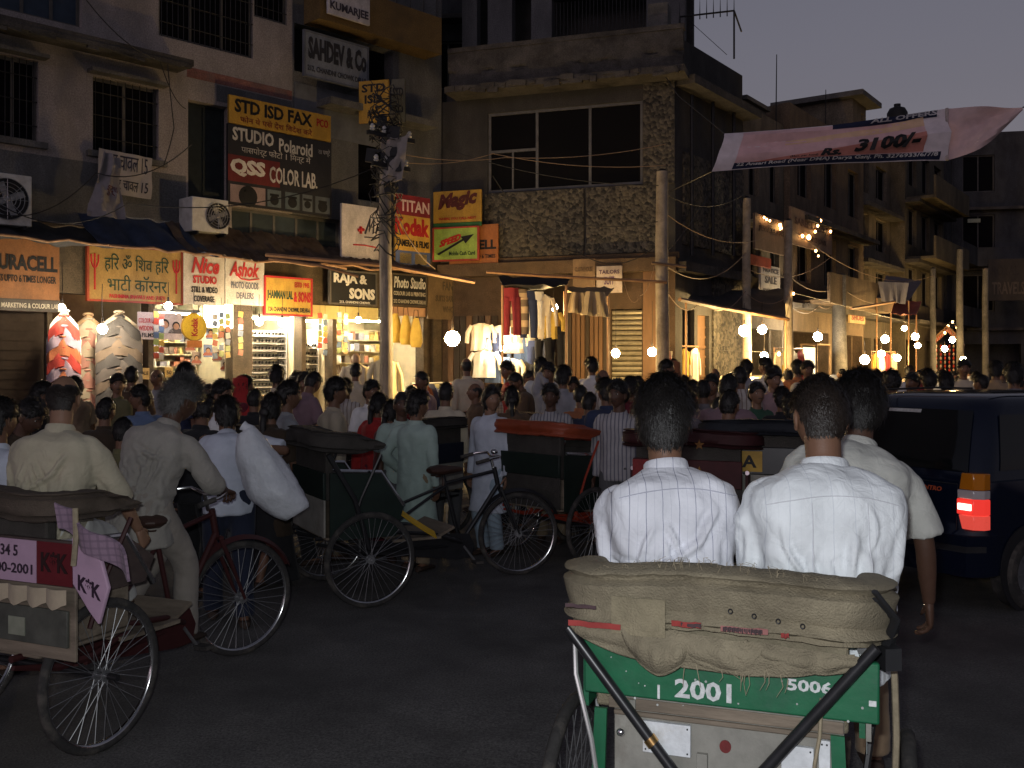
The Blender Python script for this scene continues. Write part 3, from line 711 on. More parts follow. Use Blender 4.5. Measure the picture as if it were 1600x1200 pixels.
sign_at(FL, 136, 378, 286, 470, .25, (0.32, 0.19, 0.05), [('हिर ॐ िशव हिर', .17, .84, .52, .84, C_dgr, {'b': 0.0}), ('भाटी कॉरनर', .2, .82, .2, .48, C_dgr, {'b': 0.0}), ('PASHMINA SHAWLS AND SUITS', .22, .8, .07, .14, C_red)], 'ochre shop board in Devanagari lettering with a red trident at each end', frame=(.3, .05, .02), shapes=tridents)
sign_at(FL, 287, 395, 351, 475, .28, C_cream, [('Nice', .18, .86, .62, .94, C_red, {'s': .3, 'b': .03}), ('STUDIO', .22, .8, .42, .58, C_red, {'b': .04}), ('STILL & VIDEO', .18, .82, .24, .36, C_blk), ('COVERAGE', .24, .74, .06, .18, C_blk)], 'cream photo studio sign with red script above block capitals')
sign_at(FL, 352, 396, 413, 475, .28, (0.47, 0.42, 0.34), [('Ashok', .1, .86, .56, .86, C_red, {'s': .3, 'b': .03}), ('PHOTO GOODS', .14, .84, .32, .46, (.12, .12, .14)), ('DEALERS', .28, .72, .12, .25, (.12, .12, .14))], 'cream photo dealer sign with one red underlined name',
    shapes=lambda t, W, H, y: (lambda q: (stick(q, [(.25, .62), (.4, .52), (.6, .5), (.86, .54)], .014, W, H, y), q.build('underline', paint(C_red), t)))(MB()))
sign_at(FL, 413, 430, 488, 492, .3, C_yel, [('JHAMMAN LAL', .05, .58, .36, .64, C_dgr, {'b': .03}), ('& SONS', .6, .96, .36, .64, C_red, {'b': .04}), ('ESTD 1945', .62, .93, .74, .88, C_red), ('12A CHANDNI CHOWK, DELHI-6', .08, .94, .08, .22, C_blk)], 'yellow enamel shop board with a red border and a family name in green', frame=C_red)
sign_at(FL, 515, 420, 589, 475, .2, C_blk, [('RAJA &', .08, .78, .55, .9, C_wht, {'b': .04}), ('SONS', .4, .95, .18, .5, C_wht, {'b': .05}), ('212, CHANDNI CHOWK', .2, .85, .04, .12, C_wht)], 'black board with bold white lettering left of the utility pole', frame=(.1, .09, .08))
sign_at(FL, 612, 426, 667, 477, .2, C_blk, [('Photo Studio', .06, .96, .55, .9, C_wht, {'s': .15}), ('COLOUR LAB & PRINTING', .05, .95, .32, .45, (.5, .45, .35)), ('212 CHANDNI CHOWK DELHI', .05, .95, .08, .2, (.5, .45, .35))], 'black board with white script lettering right of the utility pole', frame=(.09, .07, .05))
sign_at(FL, 669, 428, 776, 498, .2, (0.17, 0.115, 0.06), [('FANCY EMPORIUM', .2, .85, .66, .86, (.08, .06, .04)), ('SUITS SAREES & DRESS MATERIAL', .1, .9, .4, .54, (.09, .065, .04)), ('WHOLESALE & RETAIL', .2, .8, .16, .3, (.09, .065, .04))], 'faded brown wooden board whose lettering has almost worn off')
def soft_cross(t, W, H, y):
    q = MB(); stick(q, [(.42, .55), (.58, .57)], .035, W, H, y); stick(q, [(.5, .49), (.5, .62)], .035, W, H, y); stick(q, [(.3, .28), (.6, .29), (.95, .27)], .015, W, H, y); q.build('red_cross_emblem', paint((.55, .04, .04)), t)
    q = MB(); stick(q, [(.62, .5), (.75, .78), (.72, .55), (.86, .8), (.84, .52), (.98, .6)], .022, W, H, y); stick(q, [(.6, .44), (.97, .45)], .012, W, H, y); q.build('scribble_emblem', paint((.08, .08, .1)), t)
sign_at(FL, 534, 317, 592, 405, .45, (0.6, 0.55, 0.55), [], 'white board with a small red cross beside the wire-tangled pole', shapes=soft_cross)
sign_at(FL, 618, 302, 672, 412, .5, (.6, .35, .06), [('TITAN', .12, .97, .765, .93, (.75, .55, .5), {'b': .02}), ('Kodak', -.02, .97, .42, .68, C_red, {'b': .05}), ('CAMERAS & FILMS', .02, .96, .26, .36, C_blk, {'b': .03})], 'tall sign with a crimson top, yellow middle and blue foot beside the pole', faces=[(0, 1, .71, 1, (.25, .025, .035)), (0, 1, 0, .2, (.1, .14, .3)), (.12, .45, .02, .17, (.55, .4, .1)), (.55, .9, .02, .17, (.55, .4, .1))])
sign_at(FC, 677, 300, 752, 349, .35, C_yel, [('Magic', .1, .92, .28, .88, (.1, .02, .015), {'s': .25, 'b': .05, 'sl': .12}), ('WHERE YOU CALL NEXT', .12, .9, .08, .16, C_red)], 'yellow sign with one slanting brush-lettered word')
def arrow(t, W, H, y):
    q = MB(); P = lambda u, v: (-W/2 + u*W, y - .002, v*H)
    q.prism([P(.1, .22), P(.14, .18), P(.7, .6), P(.66, .64)], (0, -.006, 0)); q.prism([P(.62, .7), P(.72, .5), P(.9, .76)], (0, -.006, 0)); q.build('arrow_emblem', paint(C_blk), t)
sign_at(FC, 676, 356, 748, 409, .36, (.34, .5, .1), [('SPEED', .15, .62, .4, .6, (.55, .03, .02), {'s': .3, 'b': .06, 'sl': .3}), ('Mobile Cash Card', .36, .92, .16, .28, C_dgr)], 'lime green sign with a black dart and a red word under the yellow one', frame=(.4, .06, .04), shapes=arrow)
x0, x1, z0, z1 = pxbox(FC, 677, 347, 752, 357, .34)
sign_at(FC, 677, 349.5, 752, 355.5, .34, (.03, .14, .05), [], 'thin green strip between the yellow sign and the lime sign', th=.05)
sign_at(FC, 702, 353, 778, 428, .2, (.34, .12, .035), [('DURACELL', -.2, .97, .48, .68, C_blk, {'b': .04}), ('LASTS UPTO 6 TIMES', .2, .95, .3, .38, C_blk), ('SPECIAL BATTERIES', .4, .95, .04, .1, C_blk)], 'orange battery sign partly hidden behind the lime green sign')
# upper boards
sign_at(FL, 358, 147, 517, 191, .22, C_yel, [('STD ISD FAX', .05, .8, .42, .9, C_blk, {'b': .03}), ('फोन ये पसे देश िवदेश करे', .1, .8, .08, .34, (.2, .03, .02), {'b': 0}), ('PCO', .85, .97, .5, .8, C_red)], 'yellow phone booth board in bold black capitals high on the wall')
def cameras(t, W, H, y):
    for u0, u1, c in ((.02, .34, (.3, .22, .22)), (.36, .49, (.12, .15, .17)), (.53, .67, (.1, .13, .15)), (.7, .8, (.12, .14, .16)), (.83, .98, (.11, .13, .15))):
        q = MB(); q.bx(-W/2 + u0*W, -W/2 + u1*W, y - .004, y, .03*H, .25*H); q.build('product_picture', paint(c), t)
        q = MB(); cx = -W/2 + (u0+u1)/2*W; q.disc((cx, y - .006, .12*H), (0, 1, 0), min((u1-u0)*W*.32, .2), .004, 18); q.disc((cx, y - .009, .12*H), (0, 1, 0), min((u1-u0)*W*.15, .1), .004, 16); q.bx(cx-.1, cx+.1, y-.008, y-.0045, .17*H, .2*H); q.build('product_silhouette', paint(C_blk), t)
sign_at(FL, 356, 192, 518, 318, .2, (.022, .022, .028), [('STUDIO', .04, .42, .8, .97, (.55, .53, .5), {'b': .03}), ('Polaroid', .47, .8, .76, .93, (.55, .53, .5)), ('पासपोर्ट फोटो 1 िमन्ट में', .12, .78, .64, .76, (.5, .48, .45), {'b': 0}), ('QSS', .02, .34, .36, .58, (.65, .62, .58), {'b': .05}), ('COLOR LAB.', .38, .85, .34, .55, (.6, .57, .54), {'b': .02}), ('२४ घण्टे', .86, .98, .8, .9, (.3, .3, .32), {'b': 0})],
    'large black and maroon photo lab board with a row of camera pictures', faces=[(0, .48, .29, .62, (.14, .02, .02))], shapes=cameras)
sign_at(FL, 475, 45, 576, 118, .3, (.2, .22, .26), [('SAHDEV & Co', .06, .96, .4, .88, (.03, .03, .035), {'b': .05}), ('212, CHANDNI CHOWK DELHI', .05, .95, .12, .26, (.05, .05, .06))], 'grey board with a dark trading name hung in front of the black loggia', frame=(.13, .14, .17))
sign_at(FL, 513, -22, 578, 20, .62, (.55, .52, .55), [('KUMARJEE', .04, .96, .1, .5, (.06, .05, .07), {'b': .03})], 'white name board on the ochre balcony at the top of the picture')
def vsign(F, px, pt, pb, out0, out1, c, lines, label):
    x, zt = F.hit(px, pt, out1); _, zb = F.hit(px, pb, out1)
    o = F.w(x, 0, zb); t = thing('hanging_sign', label, 'sign', (o.x, o.y, zb), F.rz - R(62)); H = zt - zb; W = out1 - out0
    t.location = F.w(x, out0 + .1, zb)
    q = MB(); q.bx(0, W, -.03, .03, 0, H); q.build('board', paint(c), t)
    for txt, u0, u1, v0, v1, cc in lines:
        q = MB(); put_text(q, txt, u0*W, u1*W, v0*H, v1*H, -.032, .006, .03); q.build('lettering', paint(cc), t, smooth=0)
    q = MB(); q.bar((-.25, 0, H*.8), (0.02, 0, H*.8), .015, n=6); q.build('bracket', M_iron, t)
vsign(FL, 588, 120, 186, .3, .95, C_yel, [('STD', .1, .9, .72, .92, C_blk), ('ISD', .2, .8, .45, .66, C_blk), ('PCO', .3, .7, .1, .25, C_blk)], 'yellow projecting sign lettered in two short black lines high on the wall')
vsign(FL, 622, 122, 190, .3, .6, (.12, .12, .1), [('STD', .1, .9, .6, .8, C_blk), ('ISD', .1, .9, .2, .4, C_blk)], 'narrow dull projecting sign right of the yellow projecting one')
# rice banner: cloth hung under the second window
def cloth_grid(F, pts, out, nu, nv, wob, th=.006):
    """pts: four pixel corners tl,tr,br,bl on the plane `out` -> sheet in world coordinates"""
    C4 = [F.hit(*p, out) for p in pts]; G = []
    for j in range(nv + 1):
        row = []; v = j / nv
        for i in range(nu + 1):
            u = i / nu
            a = [C4[0][k]*(1-u) + C4[1][k]*u for k in (0, 1)]; b = [C4[3][k]*(1-u) + C4[2][k]*u for k in (0, 1)]
            row.append((a[0]*(1-v) + b[0]*v, wob * noise.noise((u*4 + pts[0][0], v*3, .3)) - wob, a[1]*(1-v) + b[1]*v))
        G.append(row)
    return G, C4
def cloth_banner(F, pts, out, col, lines, label, wob=.05, name='cloth_banner'):
    o = F.w(0, out, 0); t = thing(name, label, 'banner', (o.x, o.y, 0), F.rz)
    G, C4 = cloth_grid(F, pts, out, 16, 12, wob); q = MB(); q.sheet(G, .006); q.build('cloth', cloth('banner_%d' % pts[0][0], col), t)
    for txt, u0, u1, v0, v1, c in lines:
        a, fs = text_mesh(txt, 0.0, 0.0, .02); lo, hi = a.min(0), a.max(0); q = MB(); vs = []
        for p in a:
            u = u0 + (p[0]-lo[0])/(hi[0]-lo[0])*(u1-u0); v = v0 + (hi[1]-p[1])/(hi[1]-lo[1])*(v1-v0)
            A = [C4[0][k]*(1-u) + C4[1][k]*u for k in (0, 1)]; B = [C4[3][k]*(1-u) + C4[2][k]*u for k in (0, 1)]
            y = wob * noise.noise((u*4 + pts[0][0], v*3, .3)) - wob - .012 - (p[2]-lo[2])/(hi[2]-lo[2])*.004
            vs.append((A[0]*(1-v)+B[0]*v, y, A[1]*(1-v)+B[1]*v))
        q.add(vs, fs); q.build('lettering', paint(c), t, smooth=0)
    return t
cloth_banner(FL, [(152, 232), (236, 248), (234, 312), (150, 300)], .12, (.36, .33, .32), [('शाम चावल 15', .1, .92, .05, .42, (.03, .03, .06)), ('दोपहर चावल 15', .08, .92, .56, .93, (.03, .03, .05))], 'grey cloth notice with two painted lines of Devanagari and the number fifteen')
cloth_banner(FL, [(155, 238), (178, 250), (186, 345), (130, 338)], .5, (.26, .24, .25), [('शुद्ध', .4, .8, .5, .65, (.15, .04, .05))], 'crumpled cloth hanging down beside the rice notice', wob=.2)
# round yellow film roundel hung in front of the studio
x, z = FL.hit(303, 511, .7); o = FL.w(x, .7, z); t = thing('round_sign', 'round yellow film sign hung over the studio counter', 'sign', o, FL.rz)
q = MB(); q.disc((0, 0, 0), (0, 1, 0), .23, .04, 32); q.build('board', paint((.75, .48, .03)), t); q = MB(); q.ring((0, 0, 0), (0, 1, 0), .23, .02, 36, 6); q.build('rim', paint((.4, .22, .02)), t)
q = MB(); put_text(q, 'Kodak', -.16, .16, -.06, .06, -.022, .005, .03); a = np.array(q.v); q.v = [(-p[2], p[1], p[0]) for p in q.v]; q.build('lettering', paint(C_red), t, smooth=0)
q = MB(); q.bx(-.14, .14, -.03, -.01, -.36, -.24); q.build('price_tab', paint((.6, .2, .04)), t); q = MB(); q.bar((0, 0, .22), (0, 0, z and .62), .006, n=5); q.build('cord', M_iron, t)

# signs on the corner building and down the street
sign_at(FC, 932, 416, 972, 458, .3, (.42, .35, .3), [('TAILORS', .1, .9, .7, .85, (.08, .04, .08)), ('SUIT', .3, .7, .3, .6, (.1, .05, .12))], 'small pale poster board on the brown shop front of the corner building')
sign_at(FC, 895, 405, 930, 455, .25, (.2, .13, .07), [('CLOTH HOUSE', .1, .9, .6, .75, (.08, .05, .03))], 'dull brown board beside the small pale poster board')
sign_at(FS, 1189, 412, 1219, 470, .3, (.5, .48, .46), [('NOTICE', .1, .9, .8, .92, (.1, .1, .12)), ('SALE', .2, .8, .5, .7, (.1, .1, .12)), ('FIXED RATE', .1, .9, .25, .35, (.1, .1, .12))], 'white notice board beside the lamp-lit concrete pillar')
sign_at(FS, 1170, 396, 1205, 412, .35, (.35, .06, .03), [], 'short red sign board above the white notice board')
sign_at(FS, 1180, 332, 1230, 388, .5, (.23, .16, .11), [('JEWELLERS', .1, .9, .5, .7, (.08, .05, .04))], 'brown sign board carrying three tiny lights')
sign_at(FS, 1236, 322, 1300, 380, .5, (.27, .19, .13), [('SAREE PALACE', .08, .92, .55, .75, (.09, .05, .04)), ('CHANDNI CHOWK', .15, .85, .2, .35, (.09, .05, .04))], 'larger brown sign board with a zigzag of small lights')
sign_at(FS, 1328, 486, 1352, 504, .4, (.55, .4, .2), [('SHOES', .1, .9, .25, .75, (.3, .05, .03))], 'small lit sign board over a far shop')
sign_at(FE, 1544, 405, 1640, 470, 3.5, (.06, .048, .036), [('ROYAL', .06, .5, .6, .85, (.05, .04, .03)), ('TRAVELS', .06, .6, .15, .45, (.14, .11, .08))], 'wide dull brown travel agency board far on the right')
sign_at(FE, 1512, 342, 1532, 348, .4, (.4, .42, .3), [], 'thin pale strip light sign high in the dark far building')

# ------------------------------------------------------------------ printed banner across the street
def street_banner():
    D0, D1 = 13.2, 12.2
    # two panels: the long printed sheet and the folded-over tail; corners in the real plane
    P = {}
    tl, tr, br, bl = at(1132, 209, D0), at(1478, 170, D1), at(1478, 251, D1), at(1112, 268, D0)
    t = thing('street_banner', 'sagging pink and white printed banner strung across the street with a price in black', 'banner', (tl.x, tl.y, 0), 0)
    org = Vector((tl.x, tl.y, 0))
    def pt(u, v, lift=0.0):
        a = tl.lerp(tr, u); b = bl.lerp(br, u); p = a.lerp(b, v)
        sag = -.22 * (1 - v) * math.sin(PI * u) * .55 + .06 * v * math.sin(PI * u)
        fold = .08 * math.sin(v * 9 + u * 3) * (1 - v) + .05 * noise.noise((u * 5, v * 4, 2))
        return p + Vector((0, -fold - lift - .12 * math.sin(PI * v), sag * .5)) - org
    def strip(u0, u1, v0, v1, m, name, lift, n=26, k=8, th=.004):
        G = [[pt(u0 + (u1-u0)*i/n, v0 + (v1-v0)*j/k, lift) for i in range(n+1)] for j in range(k+1)]
        q = MB(); q.sheet(G, th); return q.build(name, m, t)
    strip(0, 1, 0, 1, cloth('banner_white', (.68, .6, .62)), 'cloth', 0)
    strip(.09, .9, .03, .84, cloth('banner_pink', (.66, .42, .42)), 'printed_field', .008)
    G = MB()
    def wedge(c, pts, name, lift):
        n = 20; Gp = []
        for j in range(5):
            Gp.append([pt(pts[0][0] + (pts[1][0]-pts[0][0])*i/n, (pts[0][1]*(1-i/n) + pts[1][1]*i/n)*(1-j/4) + (pts[3][1]*(1-i/n) + pts[2][1]*i/n)*j/4, lift) for i in range(n+1)])
        q = MB(); q.sheet(Gp, .003); q.build(name, cloth('banner_%s' % name, c), t)
    wedge((.68, .46, .3), [(.3, .34), (.9, .1), (.9, .3), (.3, .46)], 'orange_flash', .014)
    wedge((.5, .2, .16), [(.18, .84), (.9, .44), (.9, .82), (.18, .845)], 'red_flash', .016)
    strip(.09, .97, .84, .985, cloth('banner_navy', (.02, .025, .055)), 'navy_strip', .012, k=3)
    strip(.5, .96, .0, .13, cloth('banner_navy', (.02, .025, .055)), 'navy_strip', .012, k=3)
    def words(txt, u0, u1, v0, v1, c, bold=.02, shear=0, tilt=0):
        a, fs = text_mesh(txt, bold, shear); lo, hi = a.min(0), a.max(0); q = MB()
        q.add([pt(u0 + (p[0]-lo[0])/(hi[0]-lo[0])*(u1-u0), v0 + (hi[1]-p[1])/(hi[1]-lo[1])*(v1-v0) - tilt*(p[0]-lo[0])/(hi[0]-lo[0]), .085 + .004*(p[2]-lo[2])/(hi[2]-lo[2])) for p in a], fs)
        q.build('lettering', paint(c), t, smooth=0)
    words('Rs.', .46, .55, .66, .84, C_blk, .05, .2); words('3100/-', .6, .87, .5, .8, C_blk, .05, .15, .06); words('(Max. per head)', .33, .45, .78, .84, C_blk)
    words('22 Ansari Road (Near DMA) Darya Ganj. Ph. 3276933/6/7/8', .1, .95, .865, .965, (.6, .58, .58), .02)
    words('ALL OFFERS', .66, .95, .015, .11, (.55, .53, .55), .03)
    # tail folded back towards the right
    a, b, c = tr - org, br - org, at(1598, 168, 11.6) - org
    G = []
    for j in range(9):
        v = j / 8; row = []
        for i in range(13):
            u = i / 12; s = a.lerp(b, v); e = c + Vector((0, 0, -.03 * v)); p = s.lerp(e, u); row.append(p + Vector((0, -.1 * math.sin(u * PI) * math.sin(v * 7 + u * 4), -.12 * math.sin(PI * u) * v)))
        G.append(row)
    q = MB(); q.sheet(G, .004); q.build('folded_tail', cloth('banner_pinkpale', (.6, .43, .43)), t)
    q = MB(); q.tube([a + Vector((.0, -.03, 0)), b + Vector((0, -.03, -.0))], .02, 6); q.build('batten', paint((.5, .42, .4)), t)
    q = MB(); q.tube([tl - org, at(1060, 150, 16) - org, at(1040, 120, 20.5) - org], .008, 5); q.tube([bl - org, at(1045, 300, 20.5) - org], .008, 5); q.tube([c, at(1720, 120, 11)-org], .008, 5); q.build('rope', M_iron, t)
street_banner()
# ================================================================== LAMPS, POLES, WIRES
G_bulb = glow('bulb_glow', (1.0, 0.66, 0.26), 430.0); G_bulb_w = glow('bulb_glow_white', (1.0, 0.80, 0.52), 480.0); G_far = glow('far_bulb_glow', (1.0, 0.64, 0.24), 320.0)
G_tube = glow('tube_glow', (1.0, 0.88, 0.6), 360.0); G_small = glow('fairy_glow', (1.0, 0.5, 0.16), 26.0); G_blue = glow('bluish_glow', (0.9, 0.85, 1.0), 130.0)
M_holder = mat('bakelite', (0.02, 0.016, 0.014), 0.4, var=0.2)
_bulb = {}
def bulb(px, py, D, label, r=.055, m=None, drop=.7, grp='bare bulbs hung over the stalls', name='light_bulb'):
    p = at(px, py, D); m = m or G_bulb
    t = thing(name, label, 'lamp', p, rng.random() * 6, grp)
    k = (r, m.name)
    if k not in _bulb:
        q = MB(); q.loft([[(rr*r*math.cos(2*PI*i/14), rr*r*math.sin(2*PI*i/14), z*r) for i in range(14)] for rr, z in ((.2, -.98), (.55, -.84), (.87, -.5), (1, .0), (.9, .45), (.62, .8), (.3, .96), (.1, 1.0))]); me = q.mesh('globe', m)
        h = MB(); h.bar((0, 0, .93*r), (0, 0, 1.6*r + .05), .022, .016, 10); _bulb[k] = (me, h.mesh('holder', M_holder))
    for nm, me in zip(('globe', 'holder'), _bulb[k]):
        o = bpy.data.objects.new(nm, me); COL.objects.link(o); o.parent = t
    q = MB(); q.tube([(0, 0, 1.6*r + .06), (.01, .005, drop*.5), (0, 0, drop)], .005, 5); q.build('cord', M_holder, t)
    return t
bulb(160, 514, 15.6, 'glaring bare bulb in front of the hanging striped garments', .075, G_bulb_w)
bulb(97, 480, 15.6, 'bare bulb over the white striped sweaters at the left end of the shops', .05, G_bulb_w)
bulb(263, 478, 17.0, 'bluish white bulb under the Devanagari board', .065, G_blue, .4)
bulb(405, 503, 18.3, 'left bulb of the pair over the spectacle shelves', .065, G_bulb_w, .5); bulb(441, 505, 18.8, 'right bulb of the pair over the spectacle shelves', .065, G_bulb_w, .5)
bulb(707, 529, 17.3, 'large glaring bulb standing alone before the brown wall', .13, G_bulb, .9)
bulb(786, 545, 19.6, 'bulb in the middle of the hung clothes stall', .06, G_bulb_w, .9)
bulb(865, 481, 19.4, 'bulb beside the trousers hung at the stall corner', .085, G_bulb, .4)
bulb(962, 552, 20.0, 'bulb before the ribbed roller shutter', .085, G_bulb, 1.0); bulb(1019, 550, 19.7, 'bulb beside the pale card at the foot of the corner pole', .085, G_bulb, 1.0)
bulb(1163, 517, 21.6, 'larger bulb of the bright pair by the concrete pillar', .12, G_bulb, .6); bulb(1191, 515, 22.2, 'smaller bulb of the bright pair by the concrete pillar', .095, G_bulb, .6)
bulb(1194, 556, 22.5, 'low bulb under the bright pair by the concrete pillar', .085, G_bulb, .8)
bulb(1278, 526, 25.5, 'bright bulb in front of the small lit cabinet', .11, G_bulb_w, .5)
for i, (px, py, D, r) in enumerate([(1351, 562, 26, .12), (1383, 530, 28, .11), (1377, 553, 28.5, .1), (1402, 559, 30, .1), (1413, 513, 31, .08), (1430, 526, 31, .11), (1434, 540, 31.5, .09), (1505, 562, 33, .1), (1488, 531, 35, .1)]):
    bulb(px, py, D, ['big low bulb where the far crowd begins', 'lone bulb above two others in the far crowd', 'bulb just under the lone far bulb', 'low bulb between the far stalls', 'small high bulb below the red far sign', 'upper bulb of the close far pair', 'lower bulb of the close far pair', 'low bulb far along beside pale shirts', 'bulb in the red garlanded far stall'][i], r, G_far, .5)
# decoration lights on the street boards
def fairy(pts, out, label):
    t = thing('fairy_lights', label, 'string lights', FS.w(0, out, 0), FS.rz)
    P = []
    for k, (px, py, r) in enumerate(pts):
        x, z = FS.hit(px, py, out); P.append((x, -.03, z)); q = MB(); r *= .75; q.ell((x, -.03, z), (r, r, r*1.3), 10, 6); q.build('light_bulb', G_small, t)
    q = MB(); q.tube([(p[0], 0, p[2] + .03) for p in P], .005, 5); q.build('wire', M_holder, t)
fairy([(1192, 340, .03), (1196, 343, .03), (1201, 345, .03), (1217, 352, .05), (1218, 357, .05)], .6, 'short string of tiny lights on the first brown board')
fairy([(1252, 369, .05), (1262, 371, .07), (1272, 362, .04), (1276, 353, .04), (1280, 345, .05), (1296, 362, .04), (1273, 392, .04), (1277, 400, .03)], .6, 'zigzag string of tiny lights on the larger brown board')
fairy([(1085, 548, .05), (1215, 553, .05), (1238, 459, .035), (1475, 520, .05), (1480, 510, .06), (1487, 503, .05), (1494, 512, .06), (1500, 520, .05)], 1.2, 'scattered tiny lights along the far stalls')

M_pole = mat('whitewashed_pole', (0.3, 0.26, 0.21), 0.85, var=0.45, scale=5, bump=.3, dirt=(.09, .075, .06), stretch=(1, 1, .3)); M_cpole = mat('concrete_pole', (0.34, 0.29, 0.22), 0.9, var=0.3, scale=4, bump=.3, dirt=(.15, .12, .09))
M_bamboo = mat('bamboo', (0.3, 0.17, 0.09), 0.6, var=0.3, scale=6); M_wire = mat('wire', (0.02, 0.02, 0.022), 0.5, var=0.0); M_wire2 = mat('pale_wire', (0.2, 0.14, 0.1), 0.6, var=0)
def pole(px, D, ytop, r, label, m=M_pole, name='utility_pole', arms=()):
    p = at(px, 570, D); zt = at(px, ytop, D).z
    t = thing(name, label, 'pole', (p.x, p.y, 0), FL.rz, 'poles along the shop fronts')
    q = MB(); q.tube([(0, 0, 0), (.01, 0, zt*.4), (-.01, .01, zt*.75), (0, 0, zt)], [r*1.1, r, r*.93, r*.85], 14); q.build('shaft', m, t)
    q = MB(); q.bar((0, 0, zt), (0, 0, zt + .05), r*.9, r*.4, 12); q.build('cap', M_iron, t)
    for z, w in arms:
        q = MB(); q.bx(-w/2, w/2, -r - .06, -r, z, z + .07); q.build('cross_arm', M_iron, t)
        q = MB(); 
        for s in (-.4, -.15, .15, .4): q.loft([[(s*w + rr*math.cos(2*PI*i/8), -r - .03 + rr*math.sin(2*PI*i/8), z + .07 + h) for i in range(8)] for rr, h in ((.02, 0), (.045, .03), (.03, .06), (.045, .08), (.02, .12))])
        q.build('insulator', M_white, t)
    return t
P605 = pole(603, 17.0, 205, .11, 'soot-streaked utility pole wrapped in a tangle of wires between the shop signs', arms=[(5.6, 1.0), (5.1, .8)])
pole(1035, 19.2, 268, .13, 'tall pale utility pole at the corner of the dark building', M_cpole)
pole(1167, 22.6, 310, .1, 'square concrete pillar lit by the bright pair of bulbs', M_cpole); pole(1232, 23.6, 345, .11, 'pole in front of the strings of small lights', M_cpole); pole(1312, 27, 430, .2, 'thick dark pole past the lit cabinet', M_conc)
pole(1458, 34, 420, .1, 'slim far pole before the balconies', M_conc); pole(1500, 36, 390, .13, 'far pole with a patch of light by the red stall', M_conc); pole(1540, 37, 420, .12, 'farthest pole beside the travel board', M_conc)
# tangle on the pole
def tangle():
    p = P605.location; t = thing('wire_tangle', 'dark bird nest of cables wound round the pole over the signs', 'wires', (p.x, p.y, 0), 0); r2 = random.Random(3)
    q = MB()
    for k in range(46):
        z = 4.3 + r2.random() * 2.2; a = r2.random() * 6.28; pts = []
        n = r2.randint(6, 12); rr = .14 + r2.random() * .16
        for i in range(n):
            a += .5 + r2.random() * .5; z += r2.uniform(-.22, .16); pts.append((rr * math.cos(a), rr * math.sin(a), max(3.2, z)))
        q.tube(pts, .007 + r2.random() * .006, 4)
    tag(q.build('wires', M_wire, t), kind='stuff')
    q = MB()
    for k in range(7):
        x, z = r2.uniform(-.2, .2), 4.6 + r2.random() * 1.3; q.box((x, -.16, z), (.1 + r2.random()*.16, .09, .12 + r2.random()*.2), Matrix.Rotation(r2.uniform(-.3, .3), 3, 'Y'))
    q.build('junction_box', M_black, t)
    q = MB(); G = [[(.05 + .35 * i/6 - .1*j/8, -.2 - .04*math.sin(i + j), 5.55 + .1*i/6 - .75 * j/8 + .08*noise.noise((i*.6, j*.6, 3))) for i in range(7)] for j in range(9)]; q.sheet(G, .005); q.build('torn_flag', cloth('torn_grey', (.3, .27, .25)), t)
tangle()
def wire(name, label, pts, r=.009, m=None, sag=.0, n=10):
    pts = [Vector(p) for p in pts]; P = []
    for a, b in zip(pts[:-1], pts[1:]):
        for i in range(n):
            u = i / n; P.append(a.lerp(b, u) + Vector((0, 0, -sag * 4 * u * (1-u))))
    P.append(pts[-1]); o = P[0].copy(); q = MB(); q.tube([p - o for p in P], r, 5)
    ob = q.build(name, m or M_wire, None, loc=o); return tag(ob, label, 'wire' if name == 'cable' else 'pipe', {'cable': 'cables strung between poles and walls', 'bamboo_pole': 'poles laid across the awnings'}[name])
wire('cable', 'cable drooping from the top left ledge down to the dark shutter', [at(135, 0, 15.8), at(250, 95, 17), at(290, 170, 17.6)], sag=.15)
wire('cable', 'cable running down the pale wall beside the second barred window', [at(262, 100, 17.4), at(272, 200, 17.5), at(255, 260, 17.3)], sag=.05)
wire('cable', 'thin cable looping past the rice notice to the cooling unit', [at(0, 335, 15.5), at(150, 270, 16.4), at(300, 225, 17)], sag=.25)
wire('cable', 'low cable sagging across the grey dado to the tangle', [at(0, 320, 15.2), at(200, 318, 16), at(590, 260, 17)], sag=.3)
wire('cable', 'cable from the tangle across the front of the black windows', [at(605, 250, 17), at(770, 240, 18.5), at(1040, 258, 19.3)], .008, M_wire2, sag=.12)
wire('cable', 'second cable crossing in front of the black windows', [at(605, 236, 17), at(790, 246, 18.5), at(1040, 225, 19.3)], .008, M_wire2, sag=.1)
wire('cable', 'cable on the brown shop front falling to the corner pole', [at(770, 275, 18.5), at(905, 395, 19.4), at(1030, 380, 19.3)], sag=.3)
wire('cable', 'looped cable hanging by the pale poster board', [at(975, 440, 19.6), at(1000, 462, 19.6), at(1030, 380, 19.4)], .008, M_wire2, sag=.25)
wire('cable', 'cable looping from the corner pole to the lit concrete pillar', [at(1040, 415, 19.2), at(1165, 395, 22.3)], .01, M_wire2, sag=.4)
wire('cable', 'second cable looping lower from the corner pole to the pillar', [at(1040, 450, 19.2), at(1095, 470, 21), at(1165, 455, 22.3)], .01, M_wire2, sag=.3)
wire('cable', 'cable from the pillar to the pole with the small lights', [at(1168, 460, 22.4), at(1232, 462, 23.5)], .01, M_wire2, sag=.2)
wire('cable', 'cable running on past the thick dark pole to the red far sign', [at(1232, 430, 23.5), at(1312, 447, 26.8), at(1400, 470, 30)], .01, M_wire2, sag=.25)
wire('cable', 'sagging cable with a cloth under the far balconies', [at(1232, 475, 23.5), at(1280, 478, 26), at(1312, 460, 26.8)], .01, M_wire2, sag=.2)
wire('bamboo_pole', 'long bamboo pole sloping down past the utility pole over the signs', [at(415, 398, 17.2), at(610, 416, 17.2), at(742, 441, 17.6)], .035, M_bamboo)
